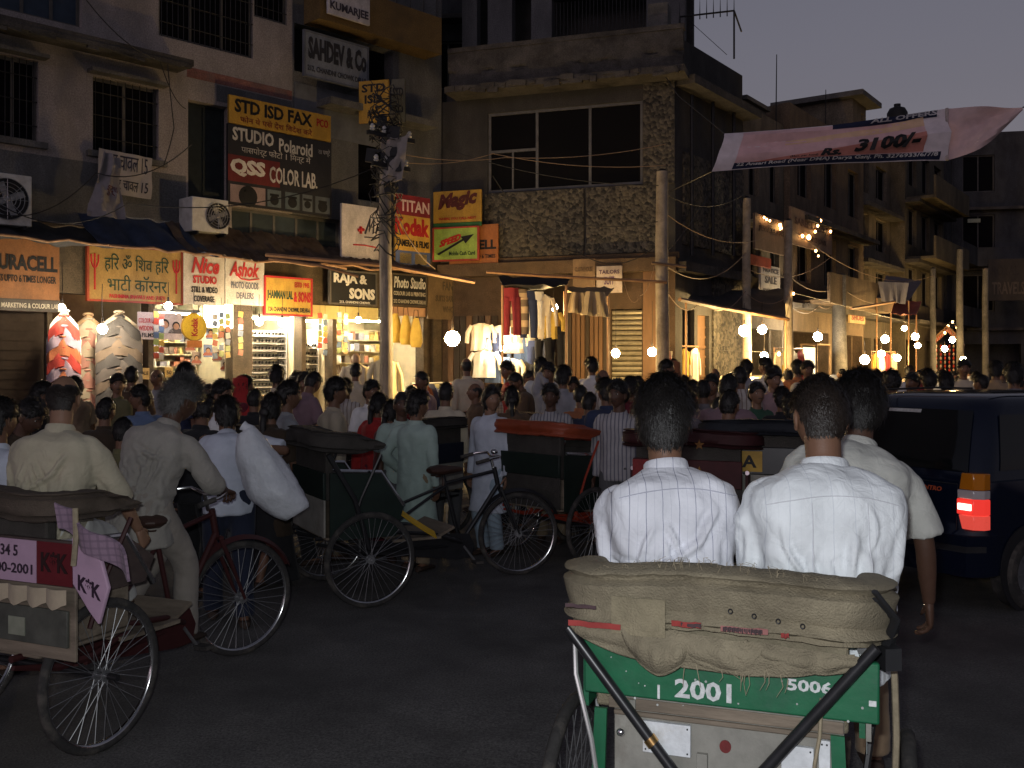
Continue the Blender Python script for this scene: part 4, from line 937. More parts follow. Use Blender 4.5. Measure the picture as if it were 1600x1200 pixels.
wire('bamboo_pole', 'pole along the top of the stall reaching the corner pole', [at(760, 425, 18.6), at(850, 431, 18.8), at(1042, 441, 19)], .03, M_bamboo)
wire('bamboo_pole', 'short iron rod crossing the corner pole', [at(1018, 411, 19), at(1072, 417, 19.1)], .03, mat('rusty_rod', (.2, .13, .08), .6, .2))
wire('bamboo_pole', 'pale pole sloping from the corner pole to the lit pillar', [at(1062, 468, 19.6), at(1120, 480, 21), at(1232, 499, 22.6)], .045, M_bamboo)
wire('bamboo_pole', 'horizontal pole in front of the far shop with the red cloth', [at(1330, 482, 27), at(1400, 471, 29)], .04, M_bamboo)
wire('bamboo_pole', 'second bamboo lying under the long sloping one', [at(420, 404, 17.0), at(500, 415, 17.0), at(560, 432, 17.1)], .025, M_bamboo)

# ------------------------------------------------------------------ awnings, tarpaulins
M_tarp = mat('dark_tarpaulin', (.03, .032, .036), .7, var=.4, scale=3, bump=.2); M_tarp2 = mat('blue_tarpaulin', (.035, .05, .09), .6, var=.3, bump=.2); M_tin = mat('rusty_tin', (.1, .075, .06), .7, metal=.2, var=.4, dirt=(.05, .03, .02))
def awning(label, pl, pr, pt, pb, out, m, rib=0, droop=.12, name='tarpaulin_awning', seed=0):
    x0, z0 = FL.hit(pl, pb, out); x1, z1 = FL.hit(pr, pt, out); zt = FL.hit(pl, pt, .05)[1]
    t = thing(name, label, 'awning', FL.w(0, 0, 0), FL.rz, 'awnings over the shops')
    G = []; nu, nv = 48, 12
    for j in range(nv + 1):
        v = j / nv; row = []
        for i in range(nu + 1):
            u = i / nu; row.append((x0 + (x1-x0)*u, -.03 - out*v, zt + (z0 - zt)*v - droop*math.sin(PI*v)*(.6 + .5*noise.noise((u*4, seed, 0))) + .07*noise.noise((u*9, v*3, seed)) + (rib*.018*math.sin(u*180) if rib else 0)))
        G.append(row)
    q = MB(); q.sheet(G, .008); q.build('sheet', m, t)
    q = MB(); q.tube([p for p in G[-1][::6]], .022, 6); q.build('edge_pole', M_bamboo, t)
    return t
awning('dark tarpaulin over the battery sign and Devanagari board', -70, 200, 338, 362, 1.15, M_tarp, seed=1, droop=.22)
awning('sagging dark tarpaulin between the Devanagari board and the studio signs', 170, 345, 338, 384, 1.2, M_tarp2, seed=2, droop=.25)
awning('dark tin awning under the glass windows', 300, 540, 352, 398, 1.0, M_tin, rib=1, seed=3)
awning('tin awning over the board with white lettering', 500, 690, 384, 412, 1.0, M_tin, rib=1, seed=4, droop=.05)
def stall_canopy(label, a, b, c, d, m, sag=.15, n=14):
    """cloth canopy between four world points"""
    t = thing('stall_canopy', label, 'awning', a, 0, 'cloth canopies over the street stalls'); o = Vector(a)
    G = [[(Vector(a).lerp(b, i/n).lerp(Vector(d).lerp(c, i/n), j/n)) - o + Vector((0, 0, -sag*math.sin(PI*i/n)*math.sin(PI*j/n) + .05*noise.noise((i*.5, j*.5, a[0])))) for i in range(n+1)] for j in range(n+1)]
    q = MB(); q.sheet(G, .006); q.build('sheet', m, t)
    q = MB()
    for p in (c, d): q.bar(Vector(p) - o, Vector((p[0], p[1], 0)) - o, .022, n=6)
    q.build('prop', M_bamboo, t); return t
stall_canopy('dark canopy over the stall of hung trousers', at(778, 432, 20.2), at(890, 436, 20.6), at(885, 446, 18.9), at(785, 446, 18.7), M_tarp)
stall_canopy('faded cloth canopy beside the ribbed shutter', at(885, 448, 20.4), at(960, 450, 20.2), at(950, 462, 19.3), at(882, 455, 19.2), cloth('faded_canopy', (.2, .15, .09)))
stall_canopy('long sloping canopy before the pebble-dashed wall', at(1085, 455, 22.8), at(1225, 452, 24.5), at(1228, 500, 22.6), at(1072, 470, 20.4), M_tarp)
stall_canopy('far canopy with a pale cloth under the balconies', at(1385, 430, 32), at(1440, 440, 34), at(1420, 470, 30), at(1370, 466, 29.5), cloth('far_canopy', (.12, .1, .11)))
stall_canopy('red cloth canopy in the far market', at(1398, 470, 31), at(1440, 472, 32), at(1432, 492, 30), at(1392, 490, 29.5), cloth('red_canopy', (.28, .06, .04)))
# rags hung to dry from the canopy pole
def rag(px0, px1, y0, y1, D, col, label, seed, skew=8):
    a, b = at(px0, y0, D), at(px1, y0 + 2, D); c, d = at(px1 + skew, y1, D), at(px0 - skew, y1 - 4, D); G = []
    for j in range(9):
        v = j/8; G.append([a.lerp(b, i/10).lerp(d.lerp(c, i/10), v) - a + Vector((0, .09*math.sin(i*1.3 + seed)*(.3 + v), .03*noise.noise((i, j, seed)))) for i in range(11)])
    q = MB(); q.sheet(G, .006); o = q.build('hung_cloth', cloth('rag_%d' % seed, col), None, loc=a); tag(o, label, 'cloth')
rag(893, 916, 456, 492, 19.1, (.36, .28, .17), 'first pale cloth hung from the faded canopy', 1); rag(916, 945, 455, 496, 19.0, (.4, .32, .2), 'second pale cloth with dark stripes hung from the faded canopy', 2)
rag(1372, 1420, 440, 475, 29, (.12, .12, .15), 'grey sheet slung beneath the far balconies', 3, -6)

# ------------------------------------------------------------------ air conditioners
def aircon(px0, py0, px1, py1, out, fan_u, label, brk=True):
    x0, x1, z0, z1 = pxbox(FL, px0, py0, px1, py1, out); W, H = x1-x0, z1-z0; o = FL.w((x0+x1)/2, .02, z0)
    t = thing('air_conditioner', label, 'air conditioner', o, FL.rz, 'cooling units on the wall'); d = out - .02
    q = MB(); q.bx(-W/2, W/2, -d, 0, 0, H); q.build('casing', M_white, t, bevel=.015)
    cx = -W/2 + fan_u*W; rr = min(H*.4, W*.33)
    q = MB(); q.disc((cx, -d - .004, H*.5), (0, 1, 0), rr, .008, 32); q.build('fan_opening', M_black, t)
    q = MB()
    for k in range(1, 6): q.ring((cx, -d - .02, H*.5), (0, 1, 0), rr*k/5, .006, 32, 5)
    for k in range(8): q.bar((cx, -d - .02, H*.5), (cx + rr*math.cos(k*PI/4), -d - .02, H*.5 + rr*math.sin(k*PI/4)), .005, n=4)
    q.build('fan_guard', M_steel, t); q = MB()
    for k in range(4): q.box((cx + rr*.45*math.cos(k*PI/2 + .4), -d - .012, H*.5 + rr*.45*math.sin(k*PI/2 + .4)), (rr*.8, .006, rr*.32), Matrix.Rotation(-(k*PI/2 + .4), 3, 'Y'))
    q.ell((cx, -d - .014, H*.5), (rr*.16, .01, rr*.16)); q.build('fan', M_steel, t)
    q = MB(); q.bx(-W*.4, -W*.36, -d - .05, 0, -.06, 0); q.bx(W*.36, W*.4, -d - .05, 0, -.06, 0); q.build('bracket', M_iron, t)
aircon(-55, 262, 50, 345, .45, .62, 'larger white cooling unit with a round fan cut by the picture edge')
aircon(300, 306, 357, 360, .5, .7, 'smaller white cooling unit under the dark shutter with its fan to one side')

# ================================================================== SHOP GOODS
def garment(t, kind, x, y, z, w, h, m, seed=0, name='garment', d=.1):
    """hung shirt or pair of trousers with sleeves/legs, folds and depth, in the parent's frame"""
    q = MB(); r2 = random.Random(seed)
    if kind == 'shirt':
        n = 20; rings = []
        prof = [(0, .12, .5), (.05, .3, .6), (.1, .46, .8), (.2, .42, 1), (.5, .4, 1.05), (.8, .42, 1.1), (1, .45, 1.1)]
        for v, hw, dd in prof:
            rings.append([(x + hw*w*math.cos(2*PI*i/n), y + d*dd*.5*math.sin(2*PI*i/n)*(1 + .35*math.sin(i*2.1 + seed + v*2)), z - v*h) for i in range(n)])
        q.loft(rings)
        for s in (-1, 1):
            q.tube([(x + s*.38*w, y, z - .09*h), (x + s*.55*w, y - .01, z - .35*h), (x + s*(.58 + r2.uniform(-.05, .05))*w, y - .02, z - .72*h)], [.1*w, .1*w, .085*w], 10)
    else:
        q.loft([[(x + hw*w*math.cos(2*PI*i/16), y + d*.5*math.sin(2*PI*i/16), z - v*h) for i in range(16)] for v, hw in ((0, .3), (.1, .34), (.28, .38))])
        for s in (-1, 1): q.tube([(x + s*.17*w, y, z - .2*h), (x + s*.2*w, y, z - .6*h), (x + s*.2*w, y + .01, z - h)], [.19*w, .16*w, .14*w], 12)
    return q.build(name, m, t)
def stripes(n, base, c2, period, width=.5): return cloth(n, base, 'h', c2, period, width)
S = [stripes('knit_white_red', (.7, .68, .64), (.4, .03, .03), .34, .4), stripes('knit_white_grey', (.7, .68, .64), (.2, .2, .24), .3, .35), stripes('knit_tan', (.52, .38, .24), (.16, .12, .09), .26, .5), stripes('knit_grey', (.5, .44, .36), (.2, .18, .17), .2, .45), stripes('knit_stone', (.55, .48, .38), (.28, .24, .2), .24, .5), cloth('knit_cream', (.66, .58, .44)), cloth('plain_navy', (.03, .04, .09)), cloth('plain_brown', (.16, .09, .05)), cloth('plain_black', (.02, .02, .022)), cloth('plain_white', (.7, .68, .62)), cloth('plain_mustard', (.55, .38, .08)), cloth('plain_maroon', (.22, .03, .04)), cloth('plain_olive', (.13, .12, .07)), cloth('denim', (.06, .09, .16))]
def hung(px, py, pb, D, w, kind, m, label, seed, F=FL, d=.14, grp=None):
    p = at(px, py, D); zb = at(px, pb, D).z; t = thing('hung_garment', label, 'clothing', (p.x, p.y, p.z), F.rz * .6, grp)
    garment(t, kind, 0, 0, 0, w, p.z - zb, m, seed, 'cloth', d)
    q = MB(); q.tube([(-.3*w, 0, -.05), (0, 0, .04), (.3*w, 0, -.05)], .008, 5); q.tube([(0, 0, .04), (.02, 0, .09), (0, 0, .13)], .005, 4); q.build('hanger', M_iron, t)
# towers of striped garments: each shirt overlapping the one below it
def tower(px, pt, pb, D, w, ms, label, step=.085):
    p = at(px, pt, D); zb = at(px, pb, D).z; n = int((p.z - zb) / step); t = thing('garment_display', label, 'clothes display', (p.x, p.y, 0), FL.rz * .5, 'towers of striped garments')
    q = MB(); q.bar((0, .12, zb), (0, .12, p.z), .02, n=6); q.build('stand', M_bamboo, t)
    for i in range(n):
        z = p.z - i*step; m = ms[i % len(ms)]; q = MB(); hw = w/2*(.8 + .2*min(1, (i+1)/3)); y = -.012*i*0 + (.0 - .035*(i % 2))
        N = 22; rings = []
        for v, k in ((0, .2), (.04, .62), (.09, .94), (.16, 1.0), (.3, 1.0)):
            rings.append([(hw*k*math.cos(2*PI*j/N), y - .05 - .02*v + (.055 + .02*k)*math.sin(2*PI*j/N)*(1 + .25*math.sin(j*1.7 + i)), z - v*.9 - .15*abs(math.cos(2*PI*j/N))**1.6*k) for j in range(N)])
        q.loft(rings); q.build('garment', m, t)
        q = MB(); q.ring((0, y - .06, z), (0, .25, 1), .07, .018, 16, 6); q.build('collar', m, t)
K = lambda n, c: cloth(n, c)
kA = [K('k_white', (.7, .67, .63)), K('k_red', (.32, .04, .035)), K('k_white', (.7, .67, .63)), K('k_lilac', (.25, .2, .27)), K('k_white', (.7, .67, .63)), K('k_rust', (.3, .1, .05))]
kB = [K('k_stone', (.42, .36, .28)), K('k_slate', (.07, .068, .072)), K('k_sand', (.46, .38, .27)), K('k_slate2', (.11, .1, .1)), K('k_cream2', (.48, .42, .33)), K('k_taupe', (.14, .11, .09))]
kC = [K('k_tan', (.5, .34, .2)), K('k_cream2', (.62, .54, .42)), K('k_brown', (.2, .12, .07)), K('k_pink', (.5, .26, .22))]
tower(100, 486, 640, 15.9, .5, kA, 'tower of white and red striped sweaters at the left end of the shops'); tower(186, 488, 648, 16.4, .72, kB, 'wide tower of grey and stone striped sweaters under the Devanagari board'); tower(138, 492, 650, 16.7, .62, kC, 'tower of tan and brown sweaters between the two brighter towers')
# posters, boxes and shelves in the photo studio
def panel(name, F, pl, pt, pr, pb, out, m, label=None, cat=None, th=.02, grp=None, parent=None):
    x0, x1, z0, z1 = pxbox(F, pl, pt, pr, pb, out); q = MB(); W, H = x1-x0, z1-z0; q.bx(-W/2, W/2, -th, 0, 0, H)
    o = q.build(name, m, None, loc=F.w((x0+x1)/2, out, z0)); o.rotation_euler = (0, 0, F.rz)
    return tag(o, label, cat, grp), W, H
def poster(F, pl, pt, pr, pb, out, base, faces, label, txt=None, grp='photo posters of the studio'):
    x0, x1, z0, z1 = pxbox(F, pl, pt, pr, pb, out); W, H = x1-x0, z1-z0; o = F.w((x0+x1)/2, out, z0); t = thing('photo_poster', label, 'poster', o, F.rz, grp)
    q = MB(); q.bx(-W/2, W/2, -.012, 0, 0, H); q.build('sheet', paint(base), t)
    for (u, v, s, cl) in faces:   # a printed head and shoulders
        cx, cz = -W/2 + u*W, v*H; s *= H
        q = MB(); q.prism([(cx + s*.75*math.cos(a)*1.0, -.0125, cz - s*.62 + s*.5*max(0, math.sin(a))) for a in [PI*k/10 for k in range(11)]], (0, -.002, 0)); q.build('printed_shoulders', paint(cl), t)
        q = MB(); q.disc((cx, -.016, cz + s*.08), (0, 1, 0), s*.36, .003, 16); q.build('printed_hair', paint((.02, .015, .012)), t)
        q = MB(); q.disc((cx, -.0185, cz), (0, 1, 0), s*.28, .003, 16); q.build('printed_face', paint((.45, .24, .14)), t)
    for ln in (txt or []):
        q = MB(); put_text(q, ln[0], -W/2 + ln[1]*W, -W/2 + ln[2]*W, ln[3]*H, ln[4]*H, -.013, .003); q.build('lettering', paint(ln[5]), t, smooth=0)
poster(FL, 214, 487, 284, 530, .3, (.5, .4, .36), [(.6, .55, .5, (.5, .48, .45)), (.86, .5, .42, (.1, .08, .08))], 'wide studio poster with a portrait and red lettering', [('COLOUR LAB', .03, .42, .6, .78, C_red), ('WEDDING', .03, .4, .32, .5, C_red), ('FILMS', .1, .36, .08, .24, C_blk)])
poster(FL, 372, 478, 394, 500, -.1, (.5, .42, .3), [(.5, .5, .6, (.3, .25, .2))], 'top portrait of the narrow photo column'); poster(FL, 372, 503, 394, 524, -.1, (.45, .3, .2), [(.5, .5, .6, (.4, .1, .08))], 'second portrait down the narrow photo column'); poster(FL, 372, 527, 394, 550, -.1, (.55, .45, .3), [(.3, .5, .5, (.2, .1, .08)), (.7, .5, .5, (.4, .3, .2))], 'third portrait pair down the narrow photo column'); poster(FL, 372, 553, 394, 578, -.1, (.4, .25, .18), [(.5, .5, .6, (.5, .4, .3))], 'lowest portrait of the narrow photo column')
poster(FL, 216, 575, 233, 593, .25, (.6, .4, .15), [], 'small orange price card on the studio counter', [('SALE', .1, .9, .4, .7, C_blk)], None); poster(FL, 257, 574, 270, 590, .25, (.62, .4, .12), [], 'second small orange price card further along the counter', [('50', .2, .8, .3, .7, C_blk)], None)
def lightbox(F, pl, pt, pr, pb, out, label, s=9.0):
    x0, x1, z0, z1 = pxbox(F, pl, pt, pr, pb, out); W, H = x1-x0, z1-z0; t = thing('light_box', label, 'light box', F.w((x0+x1)/2, out - .12, z0), F.rz, 'lit boxes in the shop windows')
    q = MB(); q.bx(-W/2 - .02, W/2 + .02, -.1, 0, -.02, H + .02); q.build('case', M_cream, t); q = MB(); q.bx(-W/2, W/2, -.115, -.101, 0, H); q.build('lit_panel', glow('lightbox_glow_%d' % int(s*10), (1, .9, .7), s), t)
lightbox(FL, 319, 474, 364, 511, .1, 'bright lit panel at the top of the studio window', 9.0); lightbox(FL, 482, 516, 519, 540, -.6, 'white lit panel behind the glass showcase', 8.0); lightbox(FL, 398, 520, 424, 534, -1.6, 'small lit panel behind the spectacle shelves', 7.0)
def shelves(bay, z0, z1, n, y, label, item, seed, m_sh=None, back=None):
    """shelf unit with goods on it; the goods are one countable row per shelf joined as stock"""
    a, b = bay; W = b - a - .1; t = thing('shop_shelves', label, 'shelves', FL.w((a+b)/2, -y, 0), FL.rz); r2 = random.Random(seed)
    q = MB(); q.bx(-W/2, -W/2 + .03, -.3, 0, z0, z1); q.bx(W/2 - .03, W/2, -.3, 0, z0, z1); q.bx(-W/2, W/2, 0.002, .02, z0, z1); q.build('upright', m_sh or M_cream, t)
    for i in range(n):
        z = z0 + (z1-z0)*i/n; q = MB(); q.bx(-W/2 + .032, W/2 - .032, -.3, 0, z, z + .018); q.build('shelf', m_sh or M_cream, t)
        h = (z1-z0)/n; q = MB(); x = -W/2 + .06
        while x < W/2 - .12:
            if item == 'glasses':
                w = .13
                for s in (-1, 1): q.ring((x + .06 + s*.033, -.28, z + .07), (0, 1, .2), .024, .006, 10, 4); q.disc((x + .06 + s*.033, -.28, z + .07), (0, 1, .2), .023, .004, 10)
                q.bar((x, -.28, z+.08), (x, -.16, z+.08), .004, n=4); q.bar((x+.12, -.28, z+.08), (x+.12, -.16, z+.08), .004, n=4)
                x += .16
            else:
                w = r2.uniform(.06, .16); hh = r2.uniform(.4, .85)*h
                if r2.random() < .75: q.bx(x, x + w, -.26, -.05, z + .019, z + .018 + hh)
                else: q.bar((x + w/2, -.15, z + .019), (x + w/2, -.15, z + .018 + hh), w*.4, n=10)
                q.cur = r2.randrange(5)
                x += w + .015
        ms = [mat('goods_%d' % k, c, .5, var=.3, scale=15) for k, c in enumerate([(.6, .45, .16), (.4, .16, .1), (.2, .2, .24), (.6, .56, .48), (.12, .09, .07)])] if item != 'glasses' else M_black
        tag(q.build('goods' if item != 'glasses' else 'spectacles', ms, t), kind='stuff')
bays = {k: (a, b) for a, b, k in bx_ if k != 'closed'}
a, b = bays['studio']; shelves((a, b), .8, 2.7, 8, 1.5, 'cluttered studio shelves packed with film boxes behind the counter', 'boxes', 5)
a, b = bays['glasses']; shelves((a, b), 1.2, 2.5, 9, .75, 'pale shelves lined with rows of dark spectacles', 'glasses', 6, M_white)
a, b = bays['case']; shelves((a, b), 1.3, 2.3, 6, .7, 'narrow lit showcase with rows of spectacles', 'glasses', 7, M_white)
a, b = bays['bags']; shelves((a, b), .8, 2.6, 7, 1.5, 'shelves of bags and boxes at the back of the yellow shop', 'boxes', 8)
def counter(bay, y, h, label, m):
    a, b = bay; t = thing('shop_counter', label, 'counter', FL.w((a+b)/2, -y, .15), FL.rz); W = b - a - .25
    q = MB(); q.bx(-W/2, W/2, -.25, .25, 0, h - .05); q.build('base', m, t); q = MB(); q.bx(-W/2 - .03, W/2 + .03, -.3, .28, h - .048, h); q.build('top', M_palewood, t, bevel=.006)
counter(bays['studio'], .45, 1.0, 'wooden counter of the photo studio', M_brownwood); counter(bays['glasses'], .4, 1.05, 'counter under the spectacle shelves', M_brownwood); counter(bays['bags'], .9, .9, 'counter of the yellow lit shop', M_brownwood)
def tube_light(bay, y, z, label, s=None):
    a, b = bay; t = thing('tube_light', label, 'lamp', FL.w((a+b)/2, -y, z), FL.rz, 'tube lights in the shops'); W = min(1.2, (b-a)*.8)
    q = MB(); q.bar((-W/2, 0, 0), (W/2, 0, 0), .018, n=10); q.build('tube', G_tube, t); q = MB(); q.bx(-W/2 - .03, W/2 + .03, -.03, .03, .022, .07); q.build('fitting', M_white, t)
    q = MB(); q.bar((-W*.3, 0, .07), (-W*.3, 0, .2), .006, n=4); q.bar((W*.3, 0, .07), (W*.3, 0, .2), .006, n=4); q.build('hanger', M_iron, t)
tube_light(bays['studio'], .5, 2.75, 'tube light over the studio counter'); tube_light(bays['glasses'], .35, 2.72, 'tube light over the spectacle counter'); tube_light(bays['case'], .35, 2.7, 'short tube light over the narrow showcase'); tube_light(bays['bags'], .4, 2.75, 'tube light in the yellow shop')
bulb(560, 500, 19.6, 'warm bulb deep inside the yellow shop', .06, G_bulb, .3)
# lit beam boards over the last two shops
panel('fascia_board', FL, 480, 476, 590, 497, .12, mat('yellow_fascia', (.62, .52, .22), .7, var=.15), 'pale yellow fascia board over the lit showcase', 'board'); panel('fascia_board', FL, 594, 478, 664, 492, .12, mat('red_fascia', (.6, .35, .2), .7, var=.15), 'lit reddish fascia board right of the utility pole', 'board')
# bags and mannequin busts in the yellow shop
for i, (px, py) in enumerate([(618, 505), (634, 508), (650, 512)]):
    p = at(px, py, 20.6); t = thing('hung_bag', ['first mustard bag hung in the yellow shop', 'second mustard bag hung in the middle of the yellow shop', 'third mustard bag hung nearest the wall of the yellow shop'][i], 'bag', p, FL.rz, 'bags hung in the yellow shop')
    q = MB(); q.loft([[(w*math.cos(2*PI*k/14), d*math.sin(2*PI*k/14), z) for k in range(14)] for w, d, z in ((.06, .03, .2), (.11, .06, .05), (.15, .08, -.15), (.16, .08, -.3), (.12, .06, -.4))]); q.build('body', S[10], t)
    q = MB(); q.tube([(-.07, 0, .18), (-.05, 0, .36), (.05, 0, .36), (.07, 0, .18)], .01, 6); q.build('strap', S[7], t)
def bust(px, pt, pb, D, m, label):
    p = at(px, pt, D); zb = at(px, pb, D).z; H = p.z - zb; t = thing('mannequin', label, 'mannequin', (p.x, p.y, zb), FL.rz - .4, 'shirt-wearing dummies before the yellow shop'); garment(t, 'shirt', 0, 0, H*.86, .5, H*.86, m, px, 'shirt', .24)
    q = MB(); q.ell((0, 0, H*.92), (.075, .09, .12)); q.bar((0, 0, H*.78), (0, 0, H*.86), .05, n=10); q.build('head', mat('dummy_skin', (.4, .26, .16), .5), t); q = MB(); q.bar((0, 0, -zb + .14), (0, 0, H*.2), .025, n=8); q.build('stand', M_iron, t)
bust(556, 556, 640, 17.3, cloth('dummy_white', (.66, .58, .42)), 'dummy in a cream kurta before the yellow shop'); bust(601, 548, 635, 17.2, cloth('dummy_cream', (.7, .62, .4)), 'dummy in a pale yellow shirt at the foot of the utility pole')
# hung clothes stall (stall of clothes by the corner building)
r3 = random.Random(11)
for i, (px, py, pb, w, k, mi) in enumerate([(752, 505, 548, .5, 'shirt', 5), (768, 520, 560, .5, 'trousers', 6), (785, 508, 545, .5, 'shirt', 9), (803, 512, 552, .5, 'shirt', 4), (820, 522, 575, .55, 'shirt', 13), (757, 548, 590, .55, 'shirt', 9), (776, 556, 598, .55, 'shirt', 13), (797, 560, 600, .5, 'shirt', 5), (818, 566, 612, .5, 'shirt', 8), (838, 530, 590, .5, 'trousers', 6)]):
    hung(px, py, pb, 20.1 - .25*(i > 4), w, k, S[mi], ['cream shirt at the top of the clothes stall', 'navy trousers in the top row of the clothes stall', 'white shirt in the top row of the clothes stall', 'stone striped shirt in the top row of the clothes stall', 'denim shirt at the end of the top row', 'white shirt low in the clothes stall', 'denim shirt low in the clothes stall', 'cream shirt low in the clothes stall', 'black shirt low in the clothes stall', 'dark trousers at the edge of the clothes stall'][i], 30 + i, FC, grp='clothes hung at the stall')
for i, (px, py, pb, w, k, mi) in enumerate([(799, 450, 524, .55, 'trousers', 11), (812, 452, 522, .5, 'trousers', 2), (826, 455, 528, .5, 'trousers', 6), (838, 456, 532, .45, 'trousers', 9), (848, 460, 530, .45, 'shirt', 5), (858, 486, 530, .5, 'shirt', 10), (850, 520, 560, .5, 'trousers', 8), (869, 510, 575, .5, 'trousers', 8)]):
    hung(px, py, pb, 19.2, w, k, S[mi], ['maroon trousers first under the stall canopy', 'tan trousers second under the stall canopy', 'navy trousers third under the stall canopy', 'white trousers fourth under the stall canopy', 'cream shirt fifth under the stall canopy', 'mustard shirt under the bulb at the stall corner', 'black trousers hung low under the stall canopy', 'black trousers at the last stall prop'][i], 60 + i, FC, grp='clothes hung under the canopy')
# rack of clothes and chairs before the brown wall
p = at(690, 600, 17.6); t = thing('clothes_rack', 'low rail of dark clothes before the closed brown shop front', 'clothes rack', (p.x, p.y, .13), FL.rz)
q = MB(); q.bar((-.7, 0, 1.35), (.7, 0, 1.35), .018, n=8); q.bar((-.7, 0, 0), (-.7, 0, 1.35), .018, n=8); q.bar((.7, 0, 0), (.7, 0, 1.35), .018, n=8); q.build('rail', M_steel, t)
for i in range(9): garment(t, 'shirt', -.6 + .15*i, 0, 1.34, .16, .9, [S[11], S[7], S[6], S[12], S[8]][i % 5], 90 + i, 'garment', .45)
# lit cabinet, pillars and stall fronts along the street
p = at(1274, 590, 25.8); t = thing('display_cabinet', 'small glass cabinet lit from inside on a far stall', 'cabinet', (p.x, p.y, 1.0), FS.rz)
q = MB(); q.bx(-.5, .5, -.2, .2, -1.0, 0); q.build('stand', M_brownwood, t); q = MB()
for sx_ in (-.5, .5):
    for sy in (-.2, .2): q.bx(sx_ - .02, sx_ + .02, sy - .02, sy + .02, 0, 1.3)
q.bx(-.52, .52, -.22, .22, 1.3, 1.34); q.bx(-.5, .5, -.18, .18, .5, .52); q.build('frame', M_palewood, t); q = MB(); q.bx(-.45, .45, .15, .17, .1, 1.25); q.build('lit_panel', glow('cabinet_glow', (1, .8, .45), 2.2), t)
# plain stall tables with heaps of goods further along
def stall(px, D, w, label, cols, seed):
    p = at(px, 600, D); r2 = random.Random(seed); t = thing('market_stall', label, 'stall', (p.x, p.y, 0), FS.rz - .1, 'stalls along the far street')
    q = MB(); q.bx(-w/2, w/2, -.4, .4, .82, .86); q.build('top', M_brownwood, t); q = MB()
    for a in (-1, 1):
        for b_ in (-1, 1): q.bar((a*(w/2 - .05), b_*.35, 0), (a*(w/2 - .05), b_*.35, .82), .025, n=6)
    for a in (-1, 1): q.bar((a*(w/2 - .03), .38, .86), (a*(w/2 - .03), .38, 2.2), .02, n=6)
    q.bar((-w/2, .38, 2.2), (w/2, .38, 2.2), .02, n=6); q.build('trestle', M_bamboo, t)
    q = MB(); 
    for i in range(26): q.cur = r2.randrange(3); q.box((r2.uniform(-w/2 + .1, w/2 - .1), r2.uniform(-.3, .3), .9 + r2.random()*.1), (.2, .16, .09 + r2.random()*.1), Matrix.Rotation(r2.random()*3, 3, 'Z'))
    tag(q.build('goods', [cloth('stall_%d' % int(c[0]*1000), c) for c in cols], t), kind='stuff')
    for i in range(4): garment(t, 'shirt', -w/2 + w*(i + .5)/4, .36, 2.15, .36, .8, [S[9], S[11], S[5], S[10]][(i + seed) % 4], seed*10 + i, 'garment', .1)
stall(1085, 21.2, 1.6, 'stall table before the wooden gate', [(.4, .3, .2), (.1, .1, .14), (.5, .1, .08)], 1); stall(1255, 24.4, 1.6, 'stall table left of the lit cabinet', [(.4, .2, .1), (.3, .3, .28), (.1, .06, .05)], 2); stall(1400, 30.5, 2.0, 'stall table under the red canopy', [(.5, .1, .06), (.5, .4, .2), (.1, .1, .1)], 3)
p = at(1480, 575, 37.0); t = thing('garland_stall', 'far stall hung with glowing red and white garlands', 'stall', (p.x, p.y, 0), -.2)
q = MB(); 
for a in (-1, 1): q.bar((a*.9, 0, 0), (a*.9, 0, 2.9), .05, n=6)
q.bar((-.9, 0, 2.9), (0, 0, 3.5), .05, n=6); q.bar((.9, 0, 2.9), (0, 0, 3.5), .05, n=6); q.build('frame', M_bamboo, t)
q = MB(); r2 = random.Random(5)
for i in range(40):
    a = -1 + 2*i/39; q.cur = i % 2; q.ell((a*.9, -.05, 2.85 + .6*(1 - abs(a)) - .1), (.07, .07, .09), 8, 6)
for i in range(8):
    for j in range(7): q.cur = (i + j) % 2; q.ell((-.85 + .24*i, -.03, 2.7 - .16*j), (.06, .06, .07), 8, 6)
tag(q.build('garlands', [cloth('garland_red', (.4, .04, .02)), cloth('garland_white', (.4, .3, .22))], t), kind='stuff'); t.scale = (.62, .8, .92)
bulb(1476, 545, 34.2, 'low bulb inside the garlanded stall', .1, G_far, .3)

# strings of packets hung across the shop fronts, photo prints on the studio wall
for i, px in enumerate([244, 252, 336, 346, 356, 376, 500, 508, 530, 540]):
    D = 16.9 + (px - 240)*.009; p = at(px, 486 + (i*7 % 5), D); t = thing('packet_string', 'string of small bright packets hung across a shop front' if px < 480 else 'string of small bright packets hung before the lit showcases', 'goods', p, FL.rz, 'strings of packets at the studios' if px < 480 else 'strings of packets at the showcases')
    for k in range(7): q = MB(); q.box((0, 0, -.06 - .115*k), (.09, .015, .1), Matrix.Rotation(.2*math.sin(i*3 + k*2), 3, 'Y')); q.build('packet', mat('packet_%d' % ((i + k) % 5), [(.6, .4, .08), (.5, .08, .05), (.62, .6, .55), (.12, .2, .35), (.35, .45, .15)][(i + k) % 5], .3, var=.3, spec=.6), t)
    q = MB(); q.bar((0, 0, -.85), (0, 0, .25), .003, n=4); q.build('string', M_holder, t)
for i, (px, py) in enumerate([(290, 540), (300, 560), (322, 520), (340, 522), (352, 545), (332, 555), (318, 548), (345, 570)]):
    poster(FL, px, py - 10, px + 13, py + 10, -.3 - .1*(i % 2), [(.55, .45, .35), (.4, .3, .25), (.2, .25, .4), (.6, .55, .5)][i % 4], [(.5, .5, .6, (.4, .12, .08))], ['portrait print beside the round yellow sign', 'small print under the round yellow sign', 'print under the bright lit panel', 'print right of the one under the bright panel', 'print low on the right studio wall', 'print low in the studio middle', 'print on the studio counter glass', 'lowest print by the photo column'][i])
